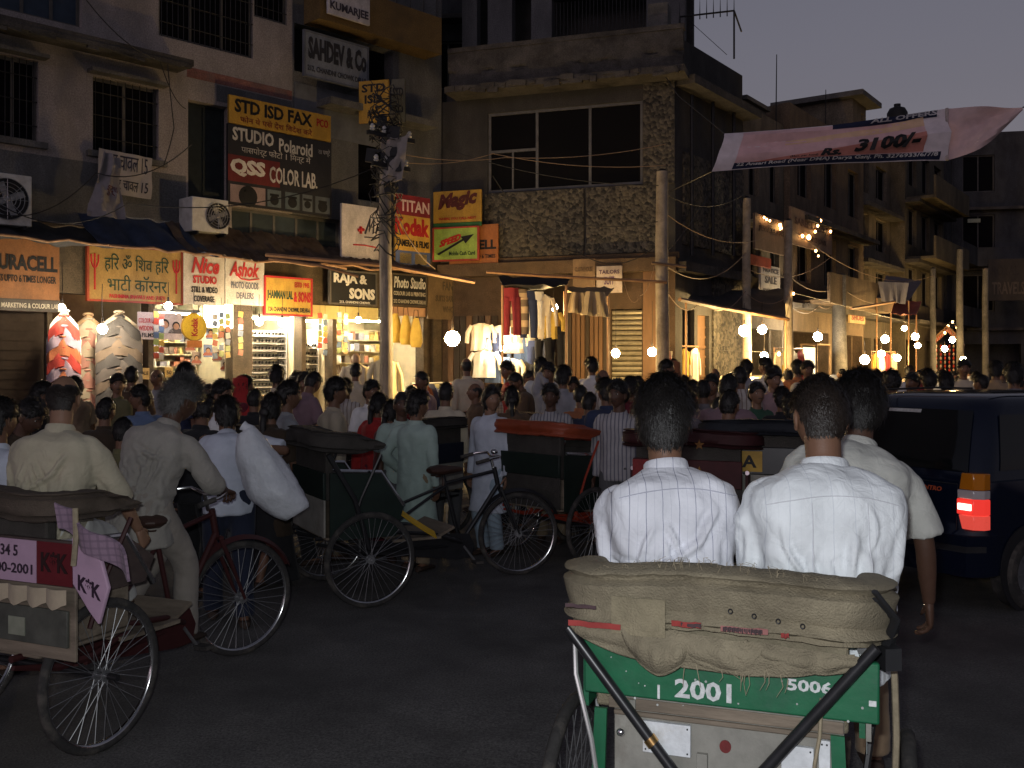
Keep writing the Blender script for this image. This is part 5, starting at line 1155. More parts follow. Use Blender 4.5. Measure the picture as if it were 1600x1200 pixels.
for i, (p0, p1, sg) in enumerate([((1035, 300, 19.1), (1167, 300, 22.5), .3), ((1035, 330, 19.1), (1232, 352, 23.5), .5), ((760, 300, 20.5), (1035, 345, 19.1), .35), ((605, 300, 16.9), (680, 420, 18), .2), ((1035, 400, 19.1), (1110, 300, 22), .1), ((1240, 360, 23.6), (1460, 430, 34), .6), ((690, 230, 21), (1035, 290, 19.1), .2), ((1167, 420, 22.5), (1300, 400, 27), .35)]):
    wire('cable', ['cable from the corner pole to the top of the lit pillar', 'cable from the corner pole to the pole with small lights', 'drooping cable across the pebble-dash panels to the corner pole', 'cable falling from the tangle past the yellow sign', 'taut cable rising from the corner pole along the side wall', 'long cable from the small lights pole to the far balconies', 'cable under the black windows to the corner pole', 'cable from the lit pillar across the brown boards'][i], [at(*p0), at(*p1)], .009, M_wire2 if i % 2 else M_wire, sag=sg)
# ================================================================== CYCLE RICKSHAWS
M_tyre = mat('tyre_rubber', (.035, .033, .032), .9, var=.3, scale=20, bump=.2, bscale=120, dirt=(.09, .08, .07)); M_chrome = mat('chrome', (.6, .6, .6), .2, metal=1.0, var=.2, scale=20); M_cyc = mat('black_enamel', (.015, .015, .017), .35, var=.3, scale=20, spec=.5)
M_saddle = mat('saddle_leather', (.05, .025, .018), .5, var=.3); M_seatv = mat('seat_vinyl', (.09, .03, .025), .5, var=.3); M_rwood = mat('worn_wood', (.2, .16, .12), .8, var=.4, scale=6, bump=.25, dirt=(.1, .08, .06), stretch=(.3, 1, 2)); M_greyboard = mat('grey_board', (.26, .25, .22), .75, var=.3, scale=5, bump=.15, dirt=(.13, .11, .09))
M_canvas = mat('old_canvas', (.24, .205, .14), .95, var=.3, scale=7, bump=.5, bscale=160, dirt=(.15, .125, .085)); M_canvas_d = mat('dark_canvas', (.05, .045, .04), .95, var=.3, bump=.4, bscale=140); M_green = mat('green_enamel', (.012, .125, .055), .45, var=.22, scale=9, bump=.06, dirt=(.02, .09, .05), spec=.5)
M_plate = mat('white_tin_plate', (.66, .68, .7), .5, var=.18, scale=14, bump=.25, bscale=25, dirt=(.45, .43, .4)); M_rope = mat('rope', (.3, .25, .17), .95, var=.3, scale=30)
WR = .355
def wheel(parent, loc, steer=0.0, name='wheel', seed=0):
    if 'tyre' not in KIDS:
        q = MB(); q.ring((0, 0, 0), (1, 0, 0), WR - .022, .022, 56, 10); KIDS['tyre'] = q.mesh('wheel', M_tyre)
        q = MB(); n = 56
        prof = [(WR - .043, -.013), (WR - .037, -.015), (WR - .037, .015), (WR - .043, .013), (WR - .048, .006), (WR - .048, -.006)]
        q.loft([[(x, r*math.cos(2*PI*i/n), r*math.sin(2*PI*i/n)) for r, x in prof] for i in range(n)], False, True); KIDS['rim'] = q.mesh('rim', M_chrome)
        q = MB(); ns = 36
        for i in range(ns):
            a = 2*PI*i/ns; s = 1 if i % 2 else -1; b = a + (.5 if (i // 2) % 2 else -.5)
            q.bar((s*.026, .022*math.cos(b), .022*math.sin(b)), (0, (WR - .045)*math.cos(a), (WR - .045)*math.sin(a)), .0017, n=4)
        KIDS['spokes'] = q.mesh('spokes', M_steel); q = MB(); q.bar((-.045, 0, 0), (.045, 0, 0), .016, n=12); q.disc((-.026, 0, 0), (1, 0, 0), .028, .006, 14); q.disc((.026, 0, 0), (1, 0, 0), .028, .006, 14); q.bar((-.065, 0, 0), (.065, 0, 0), .006, n=8); KIDS['hub'] = q.mesh('hub', M_steel)
    w = bpy.data.objects.new(name, KIDS['tyre']); COL.objects.link(w); w.parent = parent; w.location = loc; w.rotation_euler = (seed * .37, 0, steer)
    for k in ('rim', 'spokes', 'hub'):
        o = bpy.data.objects.new(k, KIDS[k]); COL.objects.link(o); o.parent = w
        if k == 'spokes': tag(o, kind='stuff')
    return w
def folded_hood(t, m, z=1.1, h=.25, th=.13, hw=.48, yb=-.34, yf=.12, seed=0, n=64, rise=.05, fold=5):
    """canvas hood folded down into a thick roll round the back of the seat"""
    path = []; r = .16
    pts = [(-hw, yf)] + [(-hw + r - r*math.cos(a), yb + r - r*math.sin(a)) for a in [PI/2*k/7 for k in range(8)]] + [(hw - r + r*math.sin(a), yb + r - r*math.cos(a)) for a in [PI/2*k/7 for k in range(8)]] + [(hw, yf)]
    L = [0]
    for a, b in zip(pts[:-1], pts[1:]): L.append(L[-1] + math.hypot(b[0]-a[0], b[1]-a[1]))
    rings = []
    for i in range(n + 1):
        s = L[-1]*i/n; k = max(j for j in range(len(L)) if L[j] <= s + 1e-9); k = min(k, len(pts) - 2); f = (s - L[k])/(L[k+1] - L[k])
        x = pts[k][0] + (pts[k+1][0]-pts[k][0])*f; y = pts[k][1] + (pts[k+1][1]-pts[k][1])*f; dx, dy = pts[k+1][0]-pts[k][0], pts[k+1][1]-pts[k][1]; l = math.hypot(dx, dy); ox, oy = dy/l, -dx/l
        u = i/n; e = min(1, min(u, 1-u)*6 + .25); zc = z + rise*math.sin(PI*u) + .012*noise.noise((u*5, seed, 0)); ring = []; mm = 40
        for j in range(mm):
            a = 2*PI*j/mm; ca, sa = math.cos(a), math.sin(a); pw = .45
            rx = th/2*(abs(ca)**pw)*(1 if ca > 0 else -1); rz = h/2*e*(abs(sa)**pw)*(1 if sa > 0 else -1)
            v = rz/(h/2)
            g = .016*math.sin(v*fold*PI*.9 + .8*noise.noise((u*3, seed, 1)) + .4) + .008*noise.noise((u*14, v*2.5, seed)) + .012*noise.noise((u*5, v*2, seed + 7))
            if ca > 0: rx += g
            ring.append((x + ox*rx, y + oy*rx, zc + rz + .006*noise.noise((u*30, v*4, seed))))
        rings.append(ring)
    q = MB(); q.loft(rings); return q.build('hood', m, t, smooth=60)
def rickshaw(label, x, y, heading, panel=M_green, hood=M_canvas_d, cushion=M_seatv, steer=0.0, frame=M_cyc, guard=None, hood_z=1.1, text=(), back=M_greyboard, hoodfold=5, seed=0, hood_h=.22, ptop=1.0, ph=.2, rise=.05, track=.53, grp='cycle rickshaws in the street'):
    t = thing('cycle_rickshaw', label, 'cycle rickshaw', (x, y, 0), R(-heading), grp)
    wheel(t, (-track, 0, WR), seed=1); wheel(t, (track, 0, WR), seed=2)
    ax = (0, 1.38); ST = Matrix.Rotation(R(-steer), 3, 'Z')
    def fr(p): v = ST @ (Vector(p) - Vector((0, ax[1], 0))); return v + Vector((0, ax[1], 0))
    fw = fr((0, 1.52, WR)); wheel(t, fw, R(-steer), seed=3)
    q = MB(); q.bar((-.57, 0, WR), (.57, 0, WR), .016, n=10); q.build('axle', M_cyc, t)
    q = MB()   # bicycle frame
    HT, HB_, BB, SC = (0, 1.30, .93), (0, 1.34, .76), (0, .98, .30), (0, .84, .82)
    q.bar(HT, HB_, .02, n=10); q.bar(SC, (0, 1.305, .90), .015, n=10); q.bar(BB, (0, 1.335, .78), .019, n=10); q.bar(BB, (0, .825, .9), .015, n=10)
    for s in (-1, 1):
        q.bar((s*.03, .97, .30), (s*.26, .1, .36), .012, n=8); q.bar((s*.02, .84, .80), (s*.3, .12, .48), .012, n=8)
        q.tube([(s*.3, -.35, .5), (s*.3, .3, .5), (s*.28, .62, .46), (s*.1, .95, .34)], .016, 8); q.bar((s*.3, 0, .38), (s*.3, -.0, .52), .02, n=8)
        q.tube([(s*.3, -.34, .46), (s*.3, -.1, .40), (s*.3, .1, .40), (s*.3, .34, .46)], [.012, .02, .02, .012], 6)
    q.build('frame', frame, t)
    q = MB()
    for s in (-1, 1): q.tube([fr((s*.045, 1.36, .74)), fr((s*.05, 1.42, .6)), fr((s*.05, 1.52, WR))], [.014, .013, .009], 8)
    q.bar(fr((-.05, 1.36, .75)), fr((.05, 1.36, .75)), .016, n=8); q.build('fork', frame, t)
    q = MB(); q.bar(fr((0, 1.30, .92)), fr((0, 1.275, 1.02)), .013, n=8)
    q.tube([fr(p) for p in ((-.28, 1.1, 1.0), (-.27, 1.22, 1.03), (-.2, 1.3, 1.04), (0, 1.28, 1.02), (.2, 1.3, 1.04), (.27, 1.22, 1.03), (.28, 1.1, 1.0))], .011, 8); hb = q.build('handlebar', M_chrome, t)
    for s in (-1, 1): q = MB(); q.bar(fr((s*.281, 1.08, .995)), fr((s*.274, 1.19, 1.022)), .016, n=10); q.build('grip', M_tyre, hb)
    q = MB(); q.ell(fr((.1, 1.28, 1.07)), (.03, .03, .022), 12, 8); q.build('bell', M_chrome, hb)
    q = MB(); q.loft([[(w*math.cos(2*PI*k/16), yy, .93 + h_*math.sin(2*PI*k/16)) for k in range(16)] for yy, w, h_ in ((.7, .06, .02), (.73, .1, .035), (.79, .11, .045), (.87, .07, .035), (.96, .03, .025), (1.0, .018, .015))]); q.bar((0, .83, .8), (0, .83, .92), .013, n=8)
    for s in (-1, 1): q.ring((s*.05, .76, .885), (0, 0, 1), .02, .005, 10, 4)
    q.build('saddle', M_saddle, t)
    q = MB(); q.ring((.05, .98, .3), (1, 0, 0), .085, .008, 28, 6); q.disc((.05, .98, .3), (1, 0, 0), .03, .012, 12)
    for k in range(5): q.bar((.05, .98, .3), (.05, .98 + .085*math.cos(k*1.257), .3 + .085*math.sin(k*1.257)), .006, n=4)
    q.bar((-.07, .98, .3), (.07, .98, .3), .012, n=8); q.bar((.075, .98, .3), (.085, 1.08, .17), .01, n=8); q.bar((-.075, .98, .3), (-.085, .88, .43), .01, n=8); cr = q.build('crank', M_steel, t)
    for p in ((.13, 1.08, .17), (-.13, .88, .43)): q = MB(); q.box(p, (.09, .07, .022)); q.build('pedal', M_tyre, cr)
    gm = guard or frame
    q = MB(); q.prism([(.062, .9, .2), (.062, 1.05, .2), (.062, 1.08, .3), (.062, 1.03, .4), (.062, .9, .41), (.062, .12, .4), (.062, .05, .36), (.062, .12, .31)], (.012, 0, 0)); q.build('chain_guard', gm, t)
    def mud(c, a0, a1, st, w, name):
        G = []
        for i in range(19):
            a = R(a0 + (a1 - a0)*i/18); row = []
            for j in range(5):
                xx = (j/4 - .5)*w; rr = WR + .035 - .012*abs(j - 2); p = Vector((xx, rr*math.cos(a), rr*math.sin(a)))
                row.append(tuple((ST @ p if st else p) + Vector(c)))
            G.append(row)
        q = MB(); q.sheet(G, .002); q.build(name, frame, t)
    mud(fw, 25, 150, True, .06, 'mudguard')
    # carriage
    q = MB(); q.bx(-.4, .4, -.26, .24, .52, .78); q.bx(-.41, .41, -.3, .26, .5, .519); q.build('seat_base', M_rwood, t, bevel=.008)
    q = MB(); G = [[(-.4 + .8*i/16, -.24 + .5*j/8, .785 + .085*min(1, 4*min(i/16, 1-i/16)+.4)*min(1, 4*min(j/8, 1-j/8)+.4)) for i in range(17)] for j in range(9)]; q.sheet(G, .02); q.bx(-.395, .395, -.235, .255, .781, .83); q.build('cushion', cushion, t)
    q = MB(); q.bx(-.34, .34, .26, .66, .43, .45); q.box((0, .72, .47), (.6, .16, .02), Matrix.Rotation(R(25), 3, 'X')); q.build('footboard', M_rwood, t)
    for s in (-1, 1):
        q = MB(); P = [(s*.425, -.28, .5), (s*.425, .24, .5), (s*.425, .3, .72), (s*.425, .12, .98), (s*.425, -.28, 1.0)]; q.prism(P, (s*.018, 0, 0)); q.build('side_panel', panel, t)
        q = MB(); q.tube([(s*.434, .3, .73), (s*.434, .12, .99), (s*.434, -.26, 1.015)], .016, 8); q.build('arm_rail', M_chrome, t)
        G = []
        for i in range(15):
            a = R(20 + 140*i/14); G.append([(s*(.47 + (j/3 - .5)*.09), (WR + .05)*math.cos(a), WR + (WR + .05)*math.sin(a)) for j in range(4)])
    q = MB(); q.bx(-.41, .41, -.325, -.3, ptop - ph, ptop); bp = q.build('back_panel', panel, t, bevel=.006)
    q = MB(); q.bx(-.41, .41, -.318, -.302, .52, ptop - ph - .002); q.build('back_board', back, t, bevel=.004)
    for txt, x0, x1, z0, z1, c in text:
        q = MB(); put_text(q, txt, x0, x1, z0, z1, -.3262, .002, .03); q.build('lettering', paint(c), bp, smooth=0)
    folded_hood(t, hood, hood_z + .015, hood_h, .12, .47, -.33, .12, seed, fold=hoodfold, rise=rise)
    q = MB(); q.bx(-.395, .395, -.298, -.24, .79, hood_z + .02); q.build('backrest', hood if hood is M_canvas else M_canvas_d, t, bevel=.01)
    for s in (-1, 1):
        q = MB(); q.tube([(s*.49, .1, hood_z - .05), (s*.47, -.05, .8), (s*.44, -.1, .6)], .011, 6); q.build('hood_stay', frame, t)
    return t, bp
W_ = (.72, .74, .74)
# ---- the near rickshaw with the green plank
near, bp = rickshaw('near cycle rickshaw with a green plank stencilled in white under a bundled canvas hood', .685, 3.14, 20, track=.515, panel=M_green, hood=M_canvas, back=M_greyboard, hood_z=1.06, hood_h=.18, ptop=1.0, ph=.165, rise=.07, frame=M_cyc, steer=18, seed=3, hoodfold=6,
    text=[('2001', -.14, .02, .85, .905, W_), ('5006', .17, .29, .905, .938, W_)])
def near_details():
    t = near; yb = -.328
    def stamp(parts):
        for (u0, u1, z0, z1) in parts: q = MB(); q.bx(u0, u1, -.3275, -.3255, z0, z1); q.build('stencil_mark', paint(W_), bp)
    stamp([(-.19, -.183, .84, .88), (.383, .402, .885, .9)])
    q = MB()
    for i in range(16): q.disc((rng.uniform(-.38, .38), -.327, rng.uniform(.82, .99)), (0, 1, 0), rng.uniform(.0015, .004), .002, 8)
    tag(q.build('paint_flecks', paint((.5, .52, .5)), bp), kind='stuff')
    for u, z in ((.07, .985), (.2, .983)): q = MB(); q.ell((u, -.328, z), (.008, .006, .008), 10, 6); q.build('rivet', M_chrome, bp)
    for b, (x0, x1, z0, z1, m) in enumerate([(-.24, -.08, .685, .775, M_plate), (.21, .31, .665, .755, M_plate), (.325, .36, .67, .78, M_plate), (-.285, -.265, .79, .83, M_greyboard), (-.06, -.025, .62, .70, M_greyboard), (.16, .19, .6, .66, M_greyboard)]):
        q = MB(); q.bx(x0, x1, -.336, -.3195, z0, z1); pl = q.build('tin_plate', m, t, bevel=.002)
        if m is M_plate:
            q = MB()
            for uu in (x0 + .01, x1 - .01):
                for zz in (z0 + .01, z1 - .01): q.ell((uu, -.337, zz), (.003, .002, .003), 8, 5)
            tag(q.build('nail', M_iron, pl), kind='stuff')
    q = MB(); q.disc((.03, -.321, .725), (0, 1, 0), .018, .004, 20); q.build('red_mark', paint((.2, .03, .03)), t)
    q = MB(); q.ell((-.30, -.34, .735), (.014, .01, .012), 12, 8); q.build('rear_reflector', mat('bright_reflector', (.9, .9, .92), .1, metal=1, var=0), t)
    q = MB(); q.bx(-.34, .39, -.335, -.3195, .783, .797); q.build('batten', M_rwood, t, bevel=.004); q = MB(); q.bx(-.36, .4, -.327, -.3195, .799, .832); q.build('worn_plank', M_rwood, t, bevel=.003)
    # crossing stays of the hood
    for a, b in (((-.47, -.36, 1.03), (.02, -.372, .5)), ((.475, -.39, 1.06), (-.02, -.392, .5))):
        q = MB(); q.tube([a, tuple((a[k]+b[k])/2 for k in range(3)), b], .017, 10); q.build('crossed_stay', M_cyc, t)
    q = MB(); q.bar((-.2, -.372, .742), (-.185, -.372, .725), .0205, n=10); q.build('brass_clip', mat('brass', (.8, .5, .2), .25, metal=1, var=.1), t)
    q = MB(); q.tube([(-.465, -.31, 1.03), (-.44, -.37, .9), (-.385, -.38, .72), (-.33, -.39, .42)], .008, 8); q.build('bent_rod', mat('pale_metal', (.7, .7, .68), .35, metal=.7, var=.2), t)
    for s, m in ((-1, M_green), (1, M_green)):
        q = MB(); q.prism([(s*.385, -.345, .80), (s*.345, -.345, .80), (s*.36, -.345, .4), (s*.405, -.345, .4)], (0, .012, 0)); q.build('mudguard_strut', m, t)
    q = MB(); q.tube([(.32, -.35, .9), (.315, -.36, .8), (.3, -.352, .72), (.29, -.36, .6), (.27, -.355, .5)], .006, 6); q.build('cord', M_rope, t)
    q = MB(); q.tube([(.52, -.05, 1.0), (.53, -.02, .88), (.535, -.06, .72), (.53, -.04, .55)], .011, 8); q.build('cord', M_rope, t)
    # sagging loops and flaps of canvas under the roll
    def flap(x0, x1, ztop, drop, bulge, seed, roll=.012, nm='canvas_flap', skew=0.):
        G = []; nu, nv = 36, 12
        for j in range(nv + 1):
            v = j/nv; row = []
            for i in range(nu + 1):
                u = i/nu; d = drop*(math.sin(PI*u)**.55)*(1 + .12*noise.noise((u*3, seed, 0)))
                row.append((x0 + (x1-x0)*u + skew*v*math.sin(PI*u), -.385 - bulge*math.sin(PI*min(1, v*.9 + .05))*math.sin(PI*u)**.5 + .012*noise.noise((u*7, v*2, seed)) + .01*math.sin(u*24 + v*3 + seed)*v*(1-v), ztop - .02*(u - .5) - v*d))
            G.append(row)
        q = MB(); q.sheet(G, .006); q.tube(G[-1], roll, 8); q.build(nm, M_canvas, t, smooth=60)
    flap(-.46, .42, 1.04, .085, .02, 1, .007); flap(-.29, -.05, 1.055, .115, .04, 2, .009); flap(-.14, .16, 1.045, .085, .03, 3, .013, skew=.05); flap(.1, .44, 1.035, .055, .025, 4, .008)
    # stitched bands, patch and printed strips on the roll (flat cloth strips following its back)
    def strip(x0, x1, z0, z1, m, y=-.412, nm='printed_strip'):
        G = [[(x0 + (x1-x0)*i/10, y + .006*noise.noise((x0*5 + i*.3, j, 2)) + .004*math.sin(i*.9), z0 + (z1-z0)*j/2 + .004*noise.noise((i*.4, x0, 1))) for i in range(11)] for j in range(3)]
        q = MB(); q.sheet(G, .003); q.build(nm, m, t)
    red = cloth('strip_red', (.3, .05, .045)); dk = cloth('strip_dark', (.08, .05, .055))
    strip(-.45, -.28, 1.052, 1.068, red, -.418); strip(-.46, -.36, 1.105, 1.115, dk, -.418); strip(-.12, -.03, 1.075, 1.09, red); strip(-.09, -.03, 1.078, 1.087, dk, -.416); strip(.03, .17, 1.073, 1.088, cloth('strip_pink', (.3, .13, .12))); strip(.21, .23, 1.07, 1.082, red)
    for i in range(9): strip(.04 + .013*i, .048 + .013*i, 1.075, 1.086, dk, -.4165, 'printed_letter')
    strip(-.31, -.14, 1.04, 1.145, mat('canvas_patch', (.25, .213, .14), .95, var=.3, scale=8, bump=.5, bscale=150, dirt=(.2, .17, .1)), -.4135, 'canvas_patch')
    q = MB()
    for i in range(4): q.ring((.06 + .07*i, -.416, 1.13 - .008*i), (0, 1, 0), .006, .002, 10, 5)
    q.build('eyelet', M_iron, t)
    # frayed threads along the top edge and hanging down over the plank
    q = MB(); r2 = random.Random(5)
    for i in range(110):
        x = r2.uniform(-.44, .44); z = 1.235 - .28*x*x - (.02 if abs(x) > .38 else 0); y = r2.uniform(-.38, -.30); l = r2.uniform(.008, .03)
        q.tube([(x, y, z - .012), (x + r2.uniform(-.012, .012), y + r2.uniform(-.01, .01), z + l*.6), (x + r2.uniform(-.025, .025), y + r2.uniform(-.02, .02), z + l*r2.uniform(.2, 1))], [.0013, .001, .0006], 3, False)
    for i in range(18):
        x = r2.choice([.07, .1, .13, .2, -.05]) + r2.uniform(-.04, .04); z = .965 + r2.uniform(-.01, .02); l = r2.uniform(.02, .07)
        q.tube([(x, -.40, z), (x + r2.uniform(-.01, .01), -.405, z - l*.5), (x + r2.uniform(-.015, .015), -.4, z - l)], [.0014, .0012, .0007], 3, False)
    tag(q.build('frayed_threads', M_rope, t), kind='stuff')
    # straps and knots on the right-hand end
    q = MB(); 
    for k in range(5): q.tube([(.47, -.36 + .04*k, 1.2 - .03*k), (.53, -.3 + .05*k, 1.12 - .02*k), (.49, -.22 + .03*k, 1.0 - .02*k)], .014, 6, flat=.5)
    q.box((.5, -.22, 1.0), (.05, .12, .06), Matrix.Rotation(.4, 3, 'Z')); q.build('strap', M_black, t)
    q = MB(); q.bx(.445, .46, -.3, -.22, .78, .99); q.build('side_batten', M_greyboard, t)
    q = MB(); put_text(q, '1 7 2', .1, .3, .7, .78, 0, .003, .03); a = [Vector(p) for p in q.v]; q.v = [(.4445 - p.y, p.x - .28, p.z) for p in a]; q.build('lettering', paint((.3, .33, .33)), t, smooth=0)
near_details()
for ch in near.children:      # this carriage is narrower than the others
    if ch.name.split('.')[0] not in ('wheel', 'axle', 'frame', 'fork', 'handlebar', 'saddle', 'crank', 'chain_guard', 'mudguard', 'footboard'): ch.scale.x = {'hood': .89, 'cushion': .84, 'footboard': .8, 'canvas_flap': .89, 'back_panel': 1.0, 'seat_base': .76, 'back_board': .78, 'tin_plate': .86, 'batten': .86, 'worn_plank': .86}.get(ch.name.split('.')[0], .9)
for ch in near.children:
    b_ = ch.name.split('.')[0]
    if b_ == 'side_panel': ch.scale.z = .44; ch.location.z = .56
    if b_ in ('back_board', 'seat_base', 'back_panel'): ch.location.x += .025
# ---- left rickshaw
M_maroon = mat('maroon_enamel', (.085, .012, .014), .45, var=.3, scale=8); M_lilac = mat('lilac_paper', (.46, .31, .42), .7, var=.12, scale=6); M_lilacd = cloth('lilac_cloth', (.26, .18, .24), 'check', (.14, .1, .14), .03, .3)
left, lbp = rickshaw('cycle rickshaw with a maroon back and lilac painted panels cut by the left edge', -2.34, 4.87, 24, panel=mat('brown_grey_panel', (.07, .05, .045), .6, var=.35, scale=7), hood=mat('brown_canvas', (.085, .065, .05), .95, var=.3, bump=.4, bscale=130), hood_z=1.13, hood_h=.13, steer=20, seed=8, track=.47, frame=mat('maroon_frame', (.05, .014, .014), .5), back=M_rwood, ptop=1.04)
def left_details():
    t = left; y = -.3265
    q = MB(); q.bx(-.41, .19, y - .004, y + .001, .845, 1.03); o = q.build('lilac_panel', M_lilac, lbp)
    q = MB(); put_text(q, '12 34 5', -.1, .08, .955, 1.005, y - .0045, .002, .02); put_text(q, '2000-2001', -.13, .17, .88, .925, y - .0045, .002, .02); q.build('lettering', paint((.05, .03, .05)), lbp, smooth=0)
    q = MB(); q.bx(.192, .405, y - .002, y + .001, .845, 1.03); q.build('maroon_panel', mat('maroon_board', (.13, .015, .02), .5, var=.3), lbp)
    q = MB(); put_text(q, 'K*K', .22, .38, .90, .99, y - .003, .002, .03); q.build('lettering', paint((.03, .012, .012)), lbp, smooth=0)
    q = MB(); P = [(.40, -.33, 1.06), (.57, -.33, .97), (.61, -.33, .86), (.555, -.33, .70), (.50, -.33, .75), (.405, -.33, .86)]; q.prism(P, (0, .02, 0)); o = q.build('lilac_wing', M_lilac, t, bevel=.006)
    q = MB(); put_text(q, 'K*K', .44, .57, .84, .91, -.3305, .002, .03, slope=-.3); q.build('lettering', paint((.04, .02, .04)), o, smooth=0)
    G = [[(.36 + .42*i/20, -.38 + .03*math.sin(i*.5) + .02*j/6, 1.215 - .19*i/20 - .11*j/6 + .008*noise.noise((i*.4, j*.5, 9))) for i in range(21)] for j in range(7)]; q = MB(); q.sheet(G, .012); q.build('lilac_cloth', M_lilacd, t)
    q = MB(); q.tube([(.5, -.4, 1.2), (.515, -.41, 1.08), (.49, -.4, .96)], .012, 6); q.build('cord', M_rope, t)
    q = MB(); 
    for i in range(7): G = [[(-.4 + .115*i + .115*k/6, -.36 - .02*math.sin(PI*k/6), .84 - .075*j/4 + .012*math.cos(k*PI/3)*j/4) for k in range(7)] for j in range(5)]; q.sheet(G, .004)
    q.build('scalloped_fringe', cloth('fringe', (.4, .33, .24)), t); q = MB(); q.bx(-.37, .38, -.335, -.32, .58, .74); q.build('painted_backboard', mat('green_grey_board', (.085, .085, .072), .6, var=.4, scale=8), t, bevel=.004)
    for x0, x1 in ((-.3, -.2), (.03, .13)): q = MB(); q.bx(x0, x1, -.3395, -.3352, .61, .69); q.build('tin_plate', mat('dim_plate', (.25, .26, .2), .6, var=.3), t)
left_details()
for ch in left.children:      # body overhangs the right wheel
    b_ = ch.name.split('.')[0]
    if b_ in ('back_panel', 'back_board', 'lilac_wing', 'lilac_cloth', 'hood', 'hood_stay', 'scalloped_fringe', 'painted_backboard', 'tin_plate', 'cord', 'backrest', 'side_panel', 'arm_rail'): ch.location.x += .06 if b_ in ('hood', 'backrest', 'side_panel', 'arm_rail', 'hood_stay') else .24
    if b_ == 'side_panel': ch.scale.z = .5; ch.location.z = .5
# ---- rickshaw crossing in the middle of the picture
mid, mbp = rickshaw('empty dark cycle rickshaw with a slanting yellow strip crossing the middle of the street', -1.3, 7.92, 62, panel=mat('dark_green_enamel', (.01, .02, .016), .5, var=.3), hood=M_canvas_d, hood_z=1.18, hood_h=.16, steer=12, seed=12)
q = MB(); G = [[(.40 + .06*i/12 - .05*j/3, .25 + .32*i/12, .71 - .25*(i/12)**.8 + .045*j/3) for i in range(13)] for j in range(4)]; q.sheet(G, .01); q.build('yellow_strip', mat('yellow_guard', (.5, .3, .02), .5, var=.2), mid)
q = MB(); q.tube([(.46, -.3, 1.14), (.47, -.1, .8), (.46, .02, .42)], .02, 8); q.build('hood_stay', M_cyc, mid)
# ---- orange rickshaws behind it
M_orange = mat('orange_vinyl', (.24, .048, .02), .5, var=.25, scale=6); M_reda = mat('red_orange_enamel', (.30, .04, .02), .5, var=.3)
rickshaw('cycle rickshaw with a bright orange folded hood behind the crossing bicycle wheel', .38, 9.35, 48, panel=mat('orange_green_panel', (.012, .02, .016), .5, var=.3), hood=M_orange, cushion=M_canvas_d, hood_z=1.17, hood_h=.13, steer=0, seed=14, frame=M_reda, back=M_canvas_d, hoodfold=2)
rickshaw('cycle rickshaw with a dull red hood half hidden by the striped shirt', 1.02, 9.9, 40, panel=M_canvas_d, hood=M_reda, cushion=M_canvas_d, hood_z=1.06, hood_h=.11, seed=15, frame=M_reda, back=M_canvas_d, hoodfold=2)
# ---- starred and yellow-plated rickshaws in front of the passengers
def star(q, cx, cz, r, y):
    q.prism([(cx + (r if k % 2 == 0 else r*.42)*math.sin(PI*k/5), y, cz + (r if k % 2 == 0 else r*.42)*math.cos(PI*k/5)) for k in range(10)], (0, -.003, 0))
st, sbp = rickshaw('dark red cycle rickshaw painted with yellow stars between the two passengers', 1.42, 7.7, 25, panel=mat('dim_maroon', (.05, .01, .011), .6, var=.4), hood=mat('dark_red_hood', (.035, .008, .009), .7, var=.3), hood_z=1.2, hood_h=.13, seed=18, frame=M_cyc, back=M_canvas_d, ptop=1.1)
q = MB(); star(q, -.2, 1.02, .045, -.3262); star(q, .1, 1.0, .06, -.3262); q.build('star_emblem', paint((.3, .14, .02)), sbp)
q = MB(); star(q, -.25, 1.2, .04, -.406); star(q, .12, 1.22, .04, -.406); q.build('star_emblem', paint((.25, .11, .02)), st)
q = MB(); q.bx(-.41, -.25, -.331, -.3265, .92, 1.09); q.build('bright_red_panel', paint((.25, .025, .025)), sbp)
yl, ybp = rickshaw('cycle rickshaw with a yellow plate lettered in black left of the collared passenger', 1.98, 7.6, 20, panel=M_cyc, hood=mat('blue_hood', (.014, .016, .022), .8, var=.3), hood_z=1.28, hood_h=.12, seed=19, ptop=1.2)
q = MB(); q.bx(-.36, -.05, -.332, -.3255, 1.02, 1.17); q.build('yellow_plate', mat('yellow_plate', (.42, .25, .03), .5, var=.3), ybp); q = MB(); put_text(q, 'N A', -.33, -.09, 1.05, 1.14, -.3325, .003, .03); q.build('lettering', paint(C_blk), ybp, smooth=0)

rickshaw('dark cycle rickshaw facing left behind the saddle of the crossing one', -1.0, 10.3, -55, panel=mat('dark_blue_enamel', (.012, .016, .03), .5, var=.3), hood=M_canvas_d, hood_z=1.15, hood_h=.12, seed=22)
rickshaw('dark cycle rickshaw deep in the crowd above the white sack', -2.2, 9.4, 40, panel=M_cyc, hood=M_canvas_d, hood_z=1.12, hood_h=.14, seed=23)
rickshaw('brown cycle rickshaw hidden in the crowd left of the striped passenger', .55, 11.2, 70, panel=M_maroon, hood=mat('brown_hood2', (.07, .03, .02), .8, var=.3), hood_z=1.15, hood_h=.12, seed=24)

